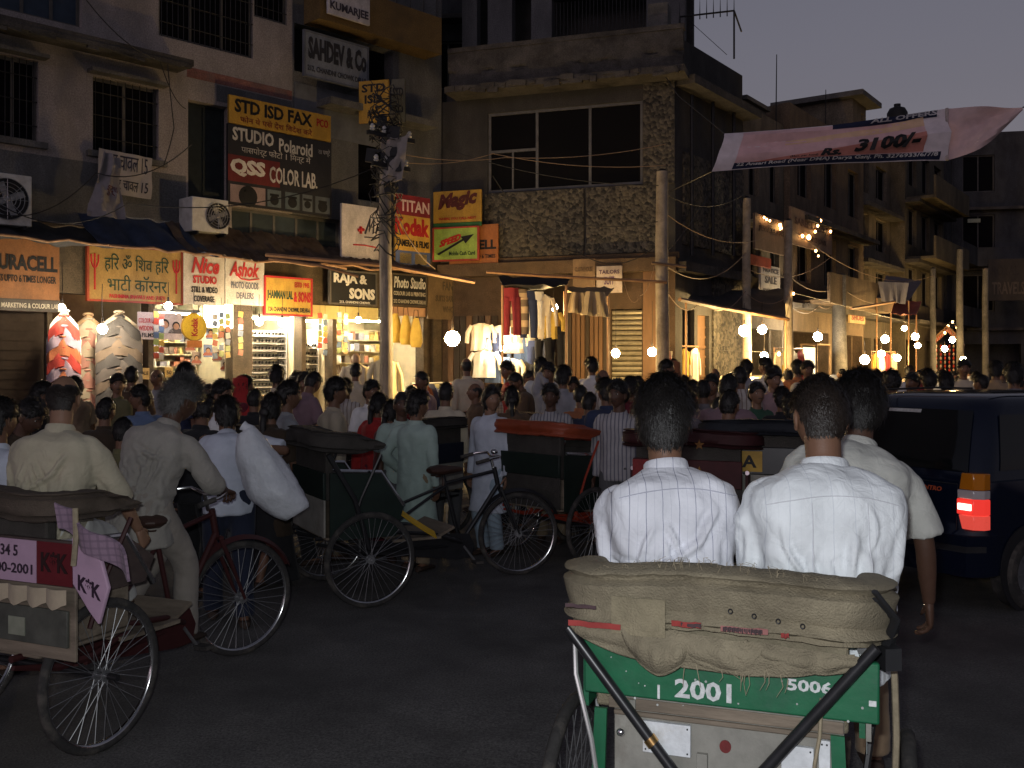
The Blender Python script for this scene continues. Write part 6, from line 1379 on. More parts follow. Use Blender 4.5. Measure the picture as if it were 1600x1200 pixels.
# ================================================================== CARS
def rrect(y0, y1, hw, z, r=.16, k=5, crown=0.0):
    P = []
    for cx, cy, a0 in ((hw - r, y1 - r, 0), (-hw + r, y1 - r, 90), (-hw + r, y0 + r, 180), (hw - r, y0 + r, 270)):
        for i in range(k + 1):
            a = R(a0 + 90*i/k); P.append((cx + r*math.cos(a), cy + r*math.sin(a), z))
    return P
def layered(layers, cap=True):
    q = MB(); q.loft([rrect(y0, y1, hw, z, r) for z, y0, y1, hw, r in layers], cap); return q
def car(label, x, y, heading, m, low, top, name='parked_car', lamps=True, L=3.5, tyre_r=.27, wy=(.62, 2.98)):
    t = thing(name, label, 'car', (x, y, 0), R(-heading)); q = layered(low); q.build('body', m, t, smooth=50, bevel=0)
    q = layered(top); q.build('roof', m, t, smooth=50)
    W = max(l[3] for l in low)
    for s in (-1, 1):
        for yy in wy:
            q = MB(); q.disc((s*(W - .0), yy, tyre_r + .03), (1, 0, 0), tyre_r + .06, .012, 30); q.build('wheel_arch', M_black, t)
            q = MB(); q.loft([[(s*(W + xo), yy + rr*math.cos(2*PI*i/32), tyre_r + rr*math.sin(2*PI*i/32)) for i in range(32)] for xo, rr in ((-.15, tyre_r*.9), (-.13, tyre_r), (.01, tyre_r), (.03, tyre_r*.93), (.03, tyre_r*.68), (.0, tyre_r*.66))], False); w = q.build('wheel', M_tyre, t)
            q = MB(); q.disc((s*(W + .012), yy, tyre_r), (1, 0, 0), tyre_r*.66, .012, 28); q.disc((s*(W + .024), yy, tyre_r), (1, 0, 0), tyre_r*.2, .02, 16)
            for k in range(8): a = k*PI/4; q.bar((s*(W + .02), yy + tyre_r*.2*math.cos(a), tyre_r + tyre_r*.2*math.sin(a)), (s*(W + .02), yy + tyre_r*.6*math.cos(a), tyre_r + tyre_r*.6*math.sin(a)), .014, n=5)
            q.build('rim', mat('dull_rim', (.22, .22, .23), .4, metal=.7, var=.2), w)
    return t, W
M_navy = mat('navy_car_paint', (.003, .006, .017), .13, var=.05, spec=.6)
M_cglass = mat('car_glass', (.006, .007, .008), .08, var=0, spec=.5)
def santro():
    h = 62; c = at(1522, 570, 7.15); cr_ = Vector((math.cos(R(h)), -math.sin(R(h)))); o = Vector((c.x, c.y)) - cr_*.74
    low = [(.24, .12, 3.4, .68, .2), (.30, .0, 3.5, .735, .22), (.42, -.03, 3.53, .755, .24), (.56, -.02, 3.52, .76, .24), (.60, .03, 3.48, .755, .2), (.80, .03, 3.40, .77, .2), (.95, .05, 2.9, .755, .2), (.965, .09, 2.8, .72, .2)]
    top = [(.955, .07, 2.78, .735, .16), (1.1, .11, 2.55, .71, .18), (1.3, .19, 2.25, .66, .2), (1.46, .26, 2.02, .62, .22), (1.53, .32, 1.92, .585, .24), (1.565, .42, 1.8, .52, .26), (1.585, .6, 1.6, .4, .26)]
    t, W = car('small dark blue tall hatchback with its right tail lamp lit', o.x, o.y, h, M_navy, low, top, wy=(.58, 2.95))
    def rear(u, z):   # point on the raked back of the greenhouse
        zs = [l[0] for l in top]; y0 = np.interp(z, zs, [l[1] for l in top]); hw = np.interp(z, zs, [l[3] for l in top]); rr = .16
        x = u*hw; e = max(0, abs(x) - (hw - rr)); return Vector((x, y0 + (rr - math.sqrt(max(0, rr*rr - e*e)) if e > 0 else 0), z))
    G = [[rear(-.86 + 1.72*i/16, 1.02 + .44*j/6) + Vector((0, -.012, 0)) for i in range(17)] for j in range(7)]; q = MB(); q.sheet(G, .006); rg = q.build('rear_window', M_cglass, t)
    G = [[rear(-.35 + .5*i/8, 1.43 + .025*j/2) + Vector((0, -.022, 0)) for i in range(9)] for j in range(3)]; q = MB(); q.sheet(G, .003); q.build('sticker', paint((.5, .5, .5)), rg)
    q = MB(); q.tube([rear(.0, 1.03) + Vector((0, -.03, 0)), rear(-.3, 1.1) + Vector((0, -.035, 0)), rear(-.62, 1.16) + Vector((0, -.03, 0))], .007, 6); q.build('wiper', M_black, rg)
    zs = [l[0] for l in top]
    def sidep(y, z, s): return Vector((s*(np.interp(z, zs, [l[3] for l in top]) + .008), y, z))
    for s in (-1, 1):
        for a, b, c_, d in ((.3, .98, .42, .98), (1.05, 1.75, 1.05, 1.7), (1.82, 2.5, 1.77, 2.08)):
            G = [[sidep((a + (b-a)*i/8)*(1-j/5) + (c_ + (d-c_)*i/8)*j/5, 1.03 + .4*j/5, s) for i in range(9)] for j in range(6)]; q = MB(); q.sheet(G, .005); q.build('side_window', M_cglass, t)
        for ya, yb in ((.98, 1.04), (1.72, 1.8)):
            q = MB(); q.bx(s*(W - .0), s*(W + .004), (ya+yb)/2 - .004, (ya+yb)/2 + .004, .35, .94); q.build('door_gap', M_black, t)
        for yy in (1.15, 1.95): q = MB(); q.bx(s*(W - .01), s*(W + .022), yy, yy + .13, .84, .87); q.build('door_handle', M_black, t, bevel=.005)
    q = MB(); q.tube([(-.66, .03, .60), (-.66, .045, .93), (.57, .045, .93), (.57, .03, .60)], .004, 5); q.build('tailgate_gap', M_black, t); q = MB(); q.loft([[(x_*1.004, yy - .004, z_) for x_, yy in [(-.765, .1), (-.7, -.036), (-.4, -.068), (0, -.076), (.4, -.068), (.7, -.036), (.765, .1), (.7, .0), (0, -.03), (-.7, .0)]] for z_ in (.455, .50)]); q.build('rubbing_strip', M_black, t)
    for s in (-1, 1): q = MB(); q.bx(s*W, s*(W + .012), .95, 2.6, .52, .56); q.build('side_moulding', M_black, t)
    q = MB(); q.tube([(-.3, .2, 1.592), (-.36, .75, 1.75), (-.37, .85, 1.78)], .004, 5); q.build('aerial', M_black, t)
    # bumper, plate, lamps
    q = MB(); q.loft([[(x_, yy, z_) for x_, yy in [(-.76, .3), (-.765, .1), (-.7, -.03), (-.4, -.062), (0, -.07), (.4, -.062), (.7, -.03), (.765, .1), (.76, .3), (.74, .3), (.7, .05), (0, .04), (-.7, .05), (-.74, .3)]] for z_ in (.28, .4, .54, .57)]); q.build('bumper', M_navy, t, smooth=50)
    q = MB(); q.bx(-.25, .25, -.0, .028, .66, .77); o2 = q.build('number_plate', paint((.5, .45, .1)), t); q = MB(); q.bx(-.3, -.1, .0, .028, .82, .86); q.build('tailgate_handle', M_chrome, t)
    q = MB(); put_text(q, 'SANTRO', .22, .44, .865, .9, .036, .004, .02, .2); q.build('lettering', paint((.5, .09, .03)), t, smooth=0)
    for s in (-1, 1):
        L_ = [('amber_lens', .90, 1.02, mat('amber_lens', (.5, .16, .01), .15, var=.05, spec=.6), .60), ('clear_lens', .835, .898, mat('clear_lens', (.5, .45, .45), .12, var=.05, spec=.7), .585), ('red_lens', .72, .833, mat('red_lens_lit', (.45, .02, .02), .2, var=.05, emit=.75, emit_col=(1, .05, .035)) , .58), ('lower_lens', .615, .718, mat('red_lens_low', (.5, .05, .04), .2, var=.4, scale=60, emit=.6, emit_col=(1, .10, .07)), .595)]
        lamp = None
        for nm, z0, z1, m, xi in L_:
            xo = .765
            P = lambda z: [(s*(xi + .02*(z > .9) + .03*(z < .64)), .018), (s*(xo - .05), .02), (s*(xo + .004), .075), (s*(xo + .004), .14), (s*(xo - .06), .14), (s*(xi + .03), .06)]
            q = MB(); q.loft([[(a, b, z0) for a, b in P(z0)], [(a, b, z1) for a, b in P(z1)]]); o3 = q.build(nm if lamp else 'tail_lamp', m, lamp or t, bevel=.006)
            lamp = lamp or o3
        q = MB(); q.bx(s*.60, s*.705, .004, .0165, .755, .80); q.build('lit_filament', glow('tail_glow', (1, .5, .4), 5.0), lamp)
    q = MB()
    for s in (-1, 1): q.tube([(s*.5, .5, 1.592), (s*.5, 1.1, 1.602), (s*.5, 1.6, 1.59)], .01, 6)
    q.build('roof_rail', M_black, t)
santro()
low = [(.25, .1, 4.2, .7, .3), (.35, 0, 4.3, .76, .35), (.6, -.02, 4.3, .8, .4), (.85, .1, 4.25, .78, .4), (.98, .35, 3.9, .7, .35)]
top = [(.96, .7, 3.0, .7, .3), (1.2, .9, 2.8, .66, .35), (1.4, 1.05, 2.6, .6, .4), (1.52, 1.3, 2.35, .48, .4), (1.56, 1.6, 2.1, .3, .28)]
def old_car(label, px, D, hd, m):
    p = at(px, 570, D); t, W = car(label, p.x, p.y, hd, m, low, top, L=4.3, wy=(.9, 3.3), tyre_r=.32); zs = [l[0] for l in top]
    for s in (-1, 1):
        for a, b, c_, d in ((.85, 1.5, 1.15, 1.55), (1.58, 2.6, 1.63, 2.4)):
            G = [[Vector((s*(np.interp(z, zs, [l[3] for l in top]) + .008), (a + (b-a)*i/6)*(1-j/4) + (c_ + (d-c_)*i/6)*j/4, z)) for i in range(7)] for j in range(5) for z in [1.02 + .36*j/4]]; q = MB(); q.sheet(G, .005); q.build('side_window', M_cglass, t)
    G = [[(-.5 + 1.0*i/8, np.interp(z, zs, [l[1] for l in top]) - .01, z) for i in range(9)] for z in (1.04, 1.15, 1.26, 1.38)]; q = MB(); q.sheet(G, .006); q.build('rear_window', M_glass, t)
    for s in (-1, 1): q = MB(); q.ell((s*.62, .12, .72), (.06, .05, .1), 12, 8); q.build('tail_lamp', mat('dull_red_lens', (.3, .02, .02), .3), t)
    return t
old_car('rounded cream saloon parked in the crowd before the wooden gate', 1085, 20.5, 38, mat('cream_car_paint', (.5, .44, .32), .3, var=.1, spec=.5)); old_car('pale car whose roof shows between heads beside the lit pillar', 1150, 22.2, 36, mat('beige_car_paint', (.4, .36, .28), .3, var=.1, spec=.5)); old_car('pale car almost hidden by people right of the pole with lights', 1262, 22.5, 36, mat('grey_car_paint', (.35, .36, .38), .3, var=.1, spec=.5))
# ================================================================== PEOPLE
M_skin = mat('brown_skin', (.16, .082, .05), .55, var=.12, scale=14, bump=.08, bscale=150, spec=.35); M_skin_d = mat('dark_skin', (.085, .043, .028), .55, var=.12, scale=14, bump=.08, bscale=150, spec=.35); M_skin_l = mat('light_brown_skin', (.22, .12, .075), .55, var=.12, scale=14, bump=.08, bscale=150, spec=.35)
def hairmat(n, c): return mat(n, c, .42, var=.35, scale=30, bump=.3, bscale=220, spec=.45)
H_blk = hairmat('black_hair', (.012, .010, .009)); H_grey = hairmat('grey_hair', (.11, .105, .10)); H_dark = hairmat('dark_brown_hair', (.02, .014, .011))
M_eye = mat('eye_white', (.5, .48, .45), .2, var=.05); M_iris = mat('iris', (.01, .007, .005), .15, var=0)
M_shoe = mat('sandal', (.04, .025, .018), .7, var=.3)
def smooth01(a, b, x):
    t = min(1, max(0, (x - a)/(b - a))); return t*t*(3 - 2*t)
def head_pt(d, off=0.0):
    dx, dy, dz = d
    x, y, z = .073*dx, .094*dy, .116*dz
    if dz < 0:
        t = -dz; x *= 1 - .30*t**1.5; y *= (1 - .45*t**1.3) if dy < 0 else (1 - .10*t**2)
    elif dy < 0: y *= 1.05
    w = smooth01(.15, .6, dy)
    if w > 0:
        g = lambda v, s: math.exp(-(v/s)**2)
        nose = smooth01(.022, -.028, z)*(1 - smooth01(-.03, -.045, z)); y += w*.021*nose*g(x, .011 + .006*smooth01(-.005, -.03, z))
        y += w*(.005*g(z - .032, .010)*g(x, .05) - .010*g(abs(x) - .031, .014)*g(z - .012, .011) + .004*g(abs(x) - .045, .016)*g(z + .018, .016) + .007*g(x, .023)*(g(z + .056, .006) + g(z + .070, .007)) - .003*g(x, .02)*g(z + .063, .003) + .008*g(x, .022)*g(z + .097, .014))
    return Vector((x + off*dx, y + off*dy, z + off*dz))
def dirs(nu=36, nv=28):
    return [[(math.sin(PI*i/nv)*math.cos(2*PI*j/nu), math.sin(PI*i/nv)*math.sin(2*PI*j/nu), math.cos(PI*i/nv)) for j in range(nu)] for i in range(nv + 1)]
def grid_faces(nu, nv): return [(i*nu + j, (i+1)*nu + j, (i+1)*nu + (j+1) % nu, i*nu + (j+1) % nu) for i in range(nv) for j in range(nu)]
def add_head(q, M, c, nu=36, nv=30):
    q.add([c + M @ head_pt(d) for row in dirs(nu, nv) for d in row], grid_faces(nu, nv))
    for s in (-1, 1):
        q.ell(c + M @ Vector((s*.074, -.008, -.004)), (.009, .021, .033), 12, 10, M @ Matrix.Rotation(s*.35, 3, 'Z') @ Matrix.Rotation(-.15, 3, 'X')); q.ell(c + M @ Vector((s*.074, -.003, -.03)), (.007, .010, .012), 8, 6, M)
def hair_mask(style, d, s):
    dx, dy, dz = d; v = dz - np.interp(dy, [-1, -.3, .12, .5, .8, 1], [-.66, -.55, -.12, .22, .5, .58]) + .05*noise.noise((dx*4 + s, dy*4, dz*4))
    if abs(dx) > .72 and dy > -.45 and style != 'long': v = min(v, dz - .13 + .06*noise.noise((dx, dy*9 + s, dz*5)))
    if style == 'bald': v = min(v, .52 - dz + .12*noise.noise((dx*3 + s, dy*3, dz*3)) - .5*max(0, dy))
    if style == 'long' and dy < .1: v = max(v, .3)
    return v
def hair_mesh(style, M, c, seed, strands, name):
    th = {'short': .010, 'full': .022, 'curly': .030, 'bald': .004, 'long': .016, 'grey': .026}[style]; r2 = random.Random(seed); q = MB(); nu, nv = 40, 30
    D = dirs(nu, nv); val = [[hair_mask(style, d, seed) for d in row] for row in D]; pts = []
    for i, row in enumerate(D):
        for j, d in enumerate(row):
            v = val[i][j]; pts.append(c + M @ head_pt(d, th*min(1, max(-.2, v*6 + .1))*(1 + .5*noise.noise((d[0]*5 + seed, d[1]*5, d[2]*5)) + .35*noise.noise((d[0]*13 + seed, d[1]*13, d[2]*9)) + .3*noise.noise((d[0]*3 + seed*2, d[1]*3, d[2]*3))) + (.003 if v > 0 else 0)))
    fs = [f for f in grid_faces(nu, nv) if max(val[k // nu][k % nu] for k in f) > 0]
    used = sorted({k for f in fs for k in f}); mp = {k: n for n, k in enumerate(used)}
    q.add([pts[k] for k in used], [tuple(mp[k] for k in f) for f in fs])
    # combed strands
    good = [f for f in fs if min(val[k // nu][k % nu] for k in f) > .0]
    down = M @ Vector((0, -.35, -1)); L0 = {'short': .022, 'full': .045, 'curly': .035, 'bald': .014, 'long': .06, 'grey': .045}[style]
    for k in range(strands):
        f = r2.choice(good); a, b_, e = pts[f[0]], pts[f[1]], pts[f[3]]; u, v = r2.random(), r2.random(); p = a + (b_ - a)*u + (e - a)*v; n = (p - c)
        n = n.normalized(); t = down - n*down.dot(n); t = t.normalized() if t.length > .05 else (M @ Vector((r2.uniform(-1, 1), -1, 0))).normalized()
        t = (t + Vector((r2.uniform(-1, 1), r2.uniform(-1, 1), r2.uniform(-1, 1)))*(.35 if style not in ('curly', 'grey') else .9)).normalized(); L = L0*r2.uniform(.5, 1.2); w = (t.cross(n))
        w = w.normalized()*(r2.uniform(.0010, .0022) if strands > 3000 else r2.uniform(.002, .0045)); lift = r2.uniform(.1, .5) if style not in ('curly', 'grey') else r2.uniform(.2, .8)
        p0 = p - n*.003; p1 = p + t*L*.5 + n*L*lift*.55; p2 = p + t*L + n*L*lift*.35
        q.add([p0 - w, p0 + w, p1 + w*.8, p1 - w*.8, p2], [(0, 1, 2, 3), (3, 2, 4)])
    if style == 'long':   # bun or plait down the neck
        q.ell(c + M @ Vector((0, -.105, -.03)), (.05, .04, .05), 16, 12)
        q.tube([c + M @ Vector(p) for p in ((0, -.11, -.04), (0, -.125, -.14), (.01, -.12, -.26), (.0, -.12, -.38))], [.034, .03, .024, .012], 10)
    return q.mesh(name, H_blk, 60)
def fuse(q, vox, sm=3, name='m'):
    me = bpy.data.meshes.new('tmp'); me.from_pydata(q.v, [], q.f); me.update(); o = bpy.data.objects.new('tmp', me); COL.objects.link(o)
    m = o.modifiers.new('r', 'REMESH'); m.mode = 'VOXEL'; m.voxel_size = vox
    if sm: s = o.modifiers.new('s', 'SMOOTH'); s.factor = .5; s.iterations = sm
    r = bpy.data.meshes.new_from_object(o.evaluated_get(bpy.context.evaluated_depsgraph_get())); r.name = name
    bpy.data.objects.remove(o); bpy.data.meshes.remove(me); r.polygons.foreach_set('use_smooth', [True]*len(r.polygons)); return r
def join_mesh(me, q):
    """append builder geometry to an existing mesh"""
    n = len(me.vertices); a = np.empty(n*3); me.vertices.foreach_get('co', a); vs = a.reshape(-1, 3).tolist() + [tuple(p) for p in q.v]; fs = [tuple(p.vertices) for p in me.polygons] + [tuple(i + n for i in f) for f in q.f]
    r = bpy.data.meshes.new(me.name); r.from_pydata(vs, [], fs); r.update(); bpy.data.meshes.remove(me); r.polygons.foreach_set('use_smooth', [True]*len(r.polygons)); return r
def wrinkle(me, amp, seed, fx=9, fz=3.5):
    n = len(me.vertices); a = np.empty(n*3); b = np.empty(n*3); me.vertices.foreach_get('co', a); me.vertices.foreach_get('normal', b); a = a.reshape(-1, 3); b = b.reshape(-1, 3); N3 = noise.noise
    for i in range(n):
        x, y, z = a[i]; d = amp*(N3((x*fx + seed, y*fx, z*fz)) + .55*N3((x*fx*1.7 + z*7, y*fx*1.7, z*fz*2.4 + seed)) - .35*abs(N3((x*5 + z*11, y*7 + seed, z*9 - x*6)))*2)
        a[i] += b[i]*d
    me.vertices.foreach_set('co', a.reshape(-1)); me.update()
def creases(me, seed, z0, z1, amp=.010, n=26):
    """sharp pulled folds in the cloth of back and sides"""
    r2 = random.Random(seed); k = len(me.vertices); a = np.empty(k*3); b = np.empty(k*3); me.vertices.foreach_get('co', a); me.vertices.foreach_get('normal', b); a = a.reshape(-1, 3); b = b.reshape(-1, 3); d = np.zeros(k)
    for i in range(n):
        s = 1 if i % 2 else -1; x = s*r2.uniform(.03, .26); z = r2.uniform(z0 + .06, z1); g = r2.uniform(-.5, .25)*s + r2.choice([0, 0, -.8*s]); L = r2.uniform(.10, .30); P = np.array([x, z]); Q = P + L*np.array([math.sin(g), -math.cos(g)]); w = r2.uniform(.007, .015); h = amp*r2.uniform(.5, 1.2)
        X = a[:, [0, 2]] - P; U = (Q - P)/L; t = np.clip(X @ U, 0, L); bow = .02*np.sin(t/L*PI)*r2.uniform(-1, 1); D = np.abs((X - t[:, None]*U) @ np.array([U[1], -U[0]]) + bow) + np.where((X @ U < 0) | (X @ U > L), np.linalg.norm(X - t[:, None]*U, axis=1), 0)
        d += h*np.sin(np.clip(t/L, 0.02, .98)*PI)**.6*(np.exp(-(D/w)**2) - .7*np.exp(-((D - 1.9*w)/w)**2))*(b[:, 1] < .25)
    a += b*d[:, None]; me.vertices.foreach_set('co', a.reshape(-1)); me.update()
def sewn(me, t, lines, m, name='sewn_seam', r=.0017):
    """seams stitched onto the back of a shirt: (x, z) lines projected onto the cloth from behind"""
    from mathutils.bvhtree import BVHTree
    tree = BVHTree.FromPolygons([v.co for v in me.vertices], [tuple(p.vertices) for p in me.polygons])
    for ln in lines:
        pts = []
        for x, z in ln:
            h_ = tree.ray_cast(Vector((x, -1, z)), Vector((0, 1, 0)))
            if h_[0] is not None: pts.append(h_[0] + Vector((0, -.0008, 0)))
        if len(pts) > 2: q = MB(); q.tube(pts, r, 5); q.build(name, m, t)
def hand(q, w, d, pn, side, curl=.35, sz=1.0):
    d = Vector(d).normalized(); pn = Vector(pn); pn = (pn - d*pn.dot(d)).normalized(); lat = d.cross(pn)*side
    rings = []
    for t, a, b in ((-.015, .022, .017), (.02, .03, .017), (.05, .04, .016), (.075, .043, .014), (.092, .040, .011)):
        o = w + d*t*sz; rings.append([o + lat*(a*sz*math.cos(2*PI*k/12)) + pn*(b*sz*math.sin(2*PI*k/12)) for k in range(12)])
    q.loft(rings)
    for i, (L, off) in enumerate(zip((.068, .078, .072, .056), (.030, .010, -.011, -.030))):
        p = w + d*(.086 - .004*abs(i - 1.2))*sz + lat*off*sz; ang = curl*.25; pts = [p - d*.012*sz]; dv = d
        for s in (.46, .3, .26):
            ang += curl*(1 + .08*i); dv = d*math.cos(ang) + pn*math.sin(ang); pts.append(p); p = p + dv*L*s*sz
        pts.append(p); pts.append(p + dv*.004*sz); q.tube(pts, [.009*sz, .0095*sz, .009*sz, .0083*sz, .0076*sz, .003*sz], 8)
    p = w + d*.02*sz + lat*.028*sz; a1 = (d*.65 + lat*.7 + pn*.3).normalized(); a2 = (d*.85 + lat*.3 + pn*.45).normalized()
    q.tube([w + d*.005*sz + lat*.01*sz, p, p + a1*.034*sz, p + a1*.034*sz + a2*.03*sz, p + a1*.034*sz + a2*.052*sz], [.012*sz, .013*sz, .011*sz, .009*sz, .004*sz], 8)
def ik(a, c, l1, l2, pole):
    a, c, pole = Vector(a), Vector(c), Vector(pole); d = c - a; L = min(d.length, (l1 + l2)*.995); u = d.normalized(); c = a + u*L
    x = (l1*l1 - l2*l2 + L*L)/(2*L); h = math.sqrt(max(0, l1*l1 - x*x)); p = pole - u*pole.dot(u); p = p.normalized() if p.length > 1e-6 else u.orthogonal().normalized()
    return a + u*x + p*h, c
Rx = lambda a: Matrix.Rotation(-R(a), 3, 'X')
POSE = dict(
 stand=dict(), walk=dict(hands=((-.24, -.12, .72), (.24, .2, .76)), feet=((-.09, .26), (.09, -.24))), walk2=dict(hands=((-.24, .2, .76), (.24, -.14, .72)), feet=((-.09, -.24), (.09, .26)), hy=25, lean=6),
 fold=dict(hands=((.1, .2, 1.05), (-.1, .22, 1.02)), hp=-8), face=dict(hands=((-.23, .03, .62), (.06, .15, 1.40)), hy=-30), lookr=dict(hy=-62, hands=((-.24, .06, .64), (.2, .26, .98))), lookl=dict(hy=62), downl=dict(hy=25, hp=25, lean=10, hands=((-.15, .34, .95), (.18, .32, .95))),
 hip=dict(hands=((-.24, .08, .92), (.25, .0, .64)), hy=-20), reach=dict(hands=((-.2, .5, 1.1), (.23, .05, .64)), lean=8, hy=20), bend=dict(lean=28, hands=((-.16, .42, .75), (.16, .42, .75)), hp=10, feet=((-.1, .06), (.1, -.1))))
def skeleton(P):
    pel = Vector(P.get('pel', (0, 0, .89))); lean, roll, tw = P.get('lean', 2), P.get('roll', 0), P.get('twist', 0)
    Rl = Matrix.Rotation(R(roll)*.6, 3, 'Y') @ Rx(lean*.7); Ru = Matrix.Rotation(R(roll)*1.2, 3, 'Y') @ Matrix.Rotation(R(tw), 3, 'Z') @ Rx(lean*1.25)
    mid_ = pel + Rl @ Vector((0, 0, .22)); nb = mid_ + Ru @ Vector((0, -.005, .25)); Rn = Matrix.Rotation(R(roll)*.5, 3, 'Y') @ Matrix.Rotation(R(tw + P.get('hy', 0)), 3, 'Z') @ Rx(lean*.35 + P.get('hp', 0)) @ Matrix.Rotation(R(P.get('hr', 0)), 3, 'Y')
    hc = nb + (Rn @ Vector((0, .03, .11)) + Ru @ Vector((0, .0, .058)))
    J = dict(tw=P.get('tw', 1.0), pel=pel, mid=mid_, nb=nb, Rl=Rl, Ru=Ru, Rn=Rn, hc=hc)
    hands = P.get('hands', ((-.235, .05, .62), (.235, .05, .62)))
    for k, s in (('L', -1), ('R', 1)):
        sh = nb + Ru @ Vector((s*P.get('shw', .170), P.get('shf', -.005), -.062)); tgt = Vector(hands[0 if s < 0 else 1]); el, wr = ik(sh, tgt, .275, .245, P.get('epole', Vector((s*.5, -1, -.15)))); J['sh'+k], J['el'+k], J['wr'+k] = sh, el, wr
        hip = pel + Vector((s*.088, 0, -.03)); f = P.get('feet', ((-.1, .03), (.1, -.02)))[0 if s < 0 else 1]; an = Vector((f[0], f[1], f[2] if len(f) > 2 else .075)); kn, an = ik(hip, an, .405, .40, P.get('kpole', (s*.1, 1, .05))); J['hip'+k], J['kn'+k], J['an'+k] = hip, kn, an
    return J
def torso_rings(J, prof, n=24):
    """prof: (s, half width, half depth, y shift); s<.22 from pelvis, above along the chest"""
    out = []
    tw = J.get('tw', 1.0)
    for s, a, b, dy in prof:
        if tw != 1.0: a *= 1 + (tw - 1)*(smooth01(.02, .26, s) if s < .42 else .85); b *= 1 + (tw - 1)*.5
        if s < 0: c = J['pel'] + Vector((0, dy, s)); M = Matrix.Identity(3)
        elif s < .22: c = J['pel'] + J['Rl'] @ Vector((0, dy, s)); M = J['Rl']
        else: c = J['mid'] + J['Ru'] @ Vector((0, dy, s - .22)); M = J['Ru']
        ring = []
        for k in range(n):
            t = 2*PI*k/n; ca, sa = math.cos(t), math.sin(t); x = a*abs(ca)**.8*(1 if ca > 0 else -1); y = b*abs(sa)**.85*(1 if sa > 0 else -1); ring.append(c + M @ Vector((x, y, 0)))
        out.append(ring)
    return out
_body = {}
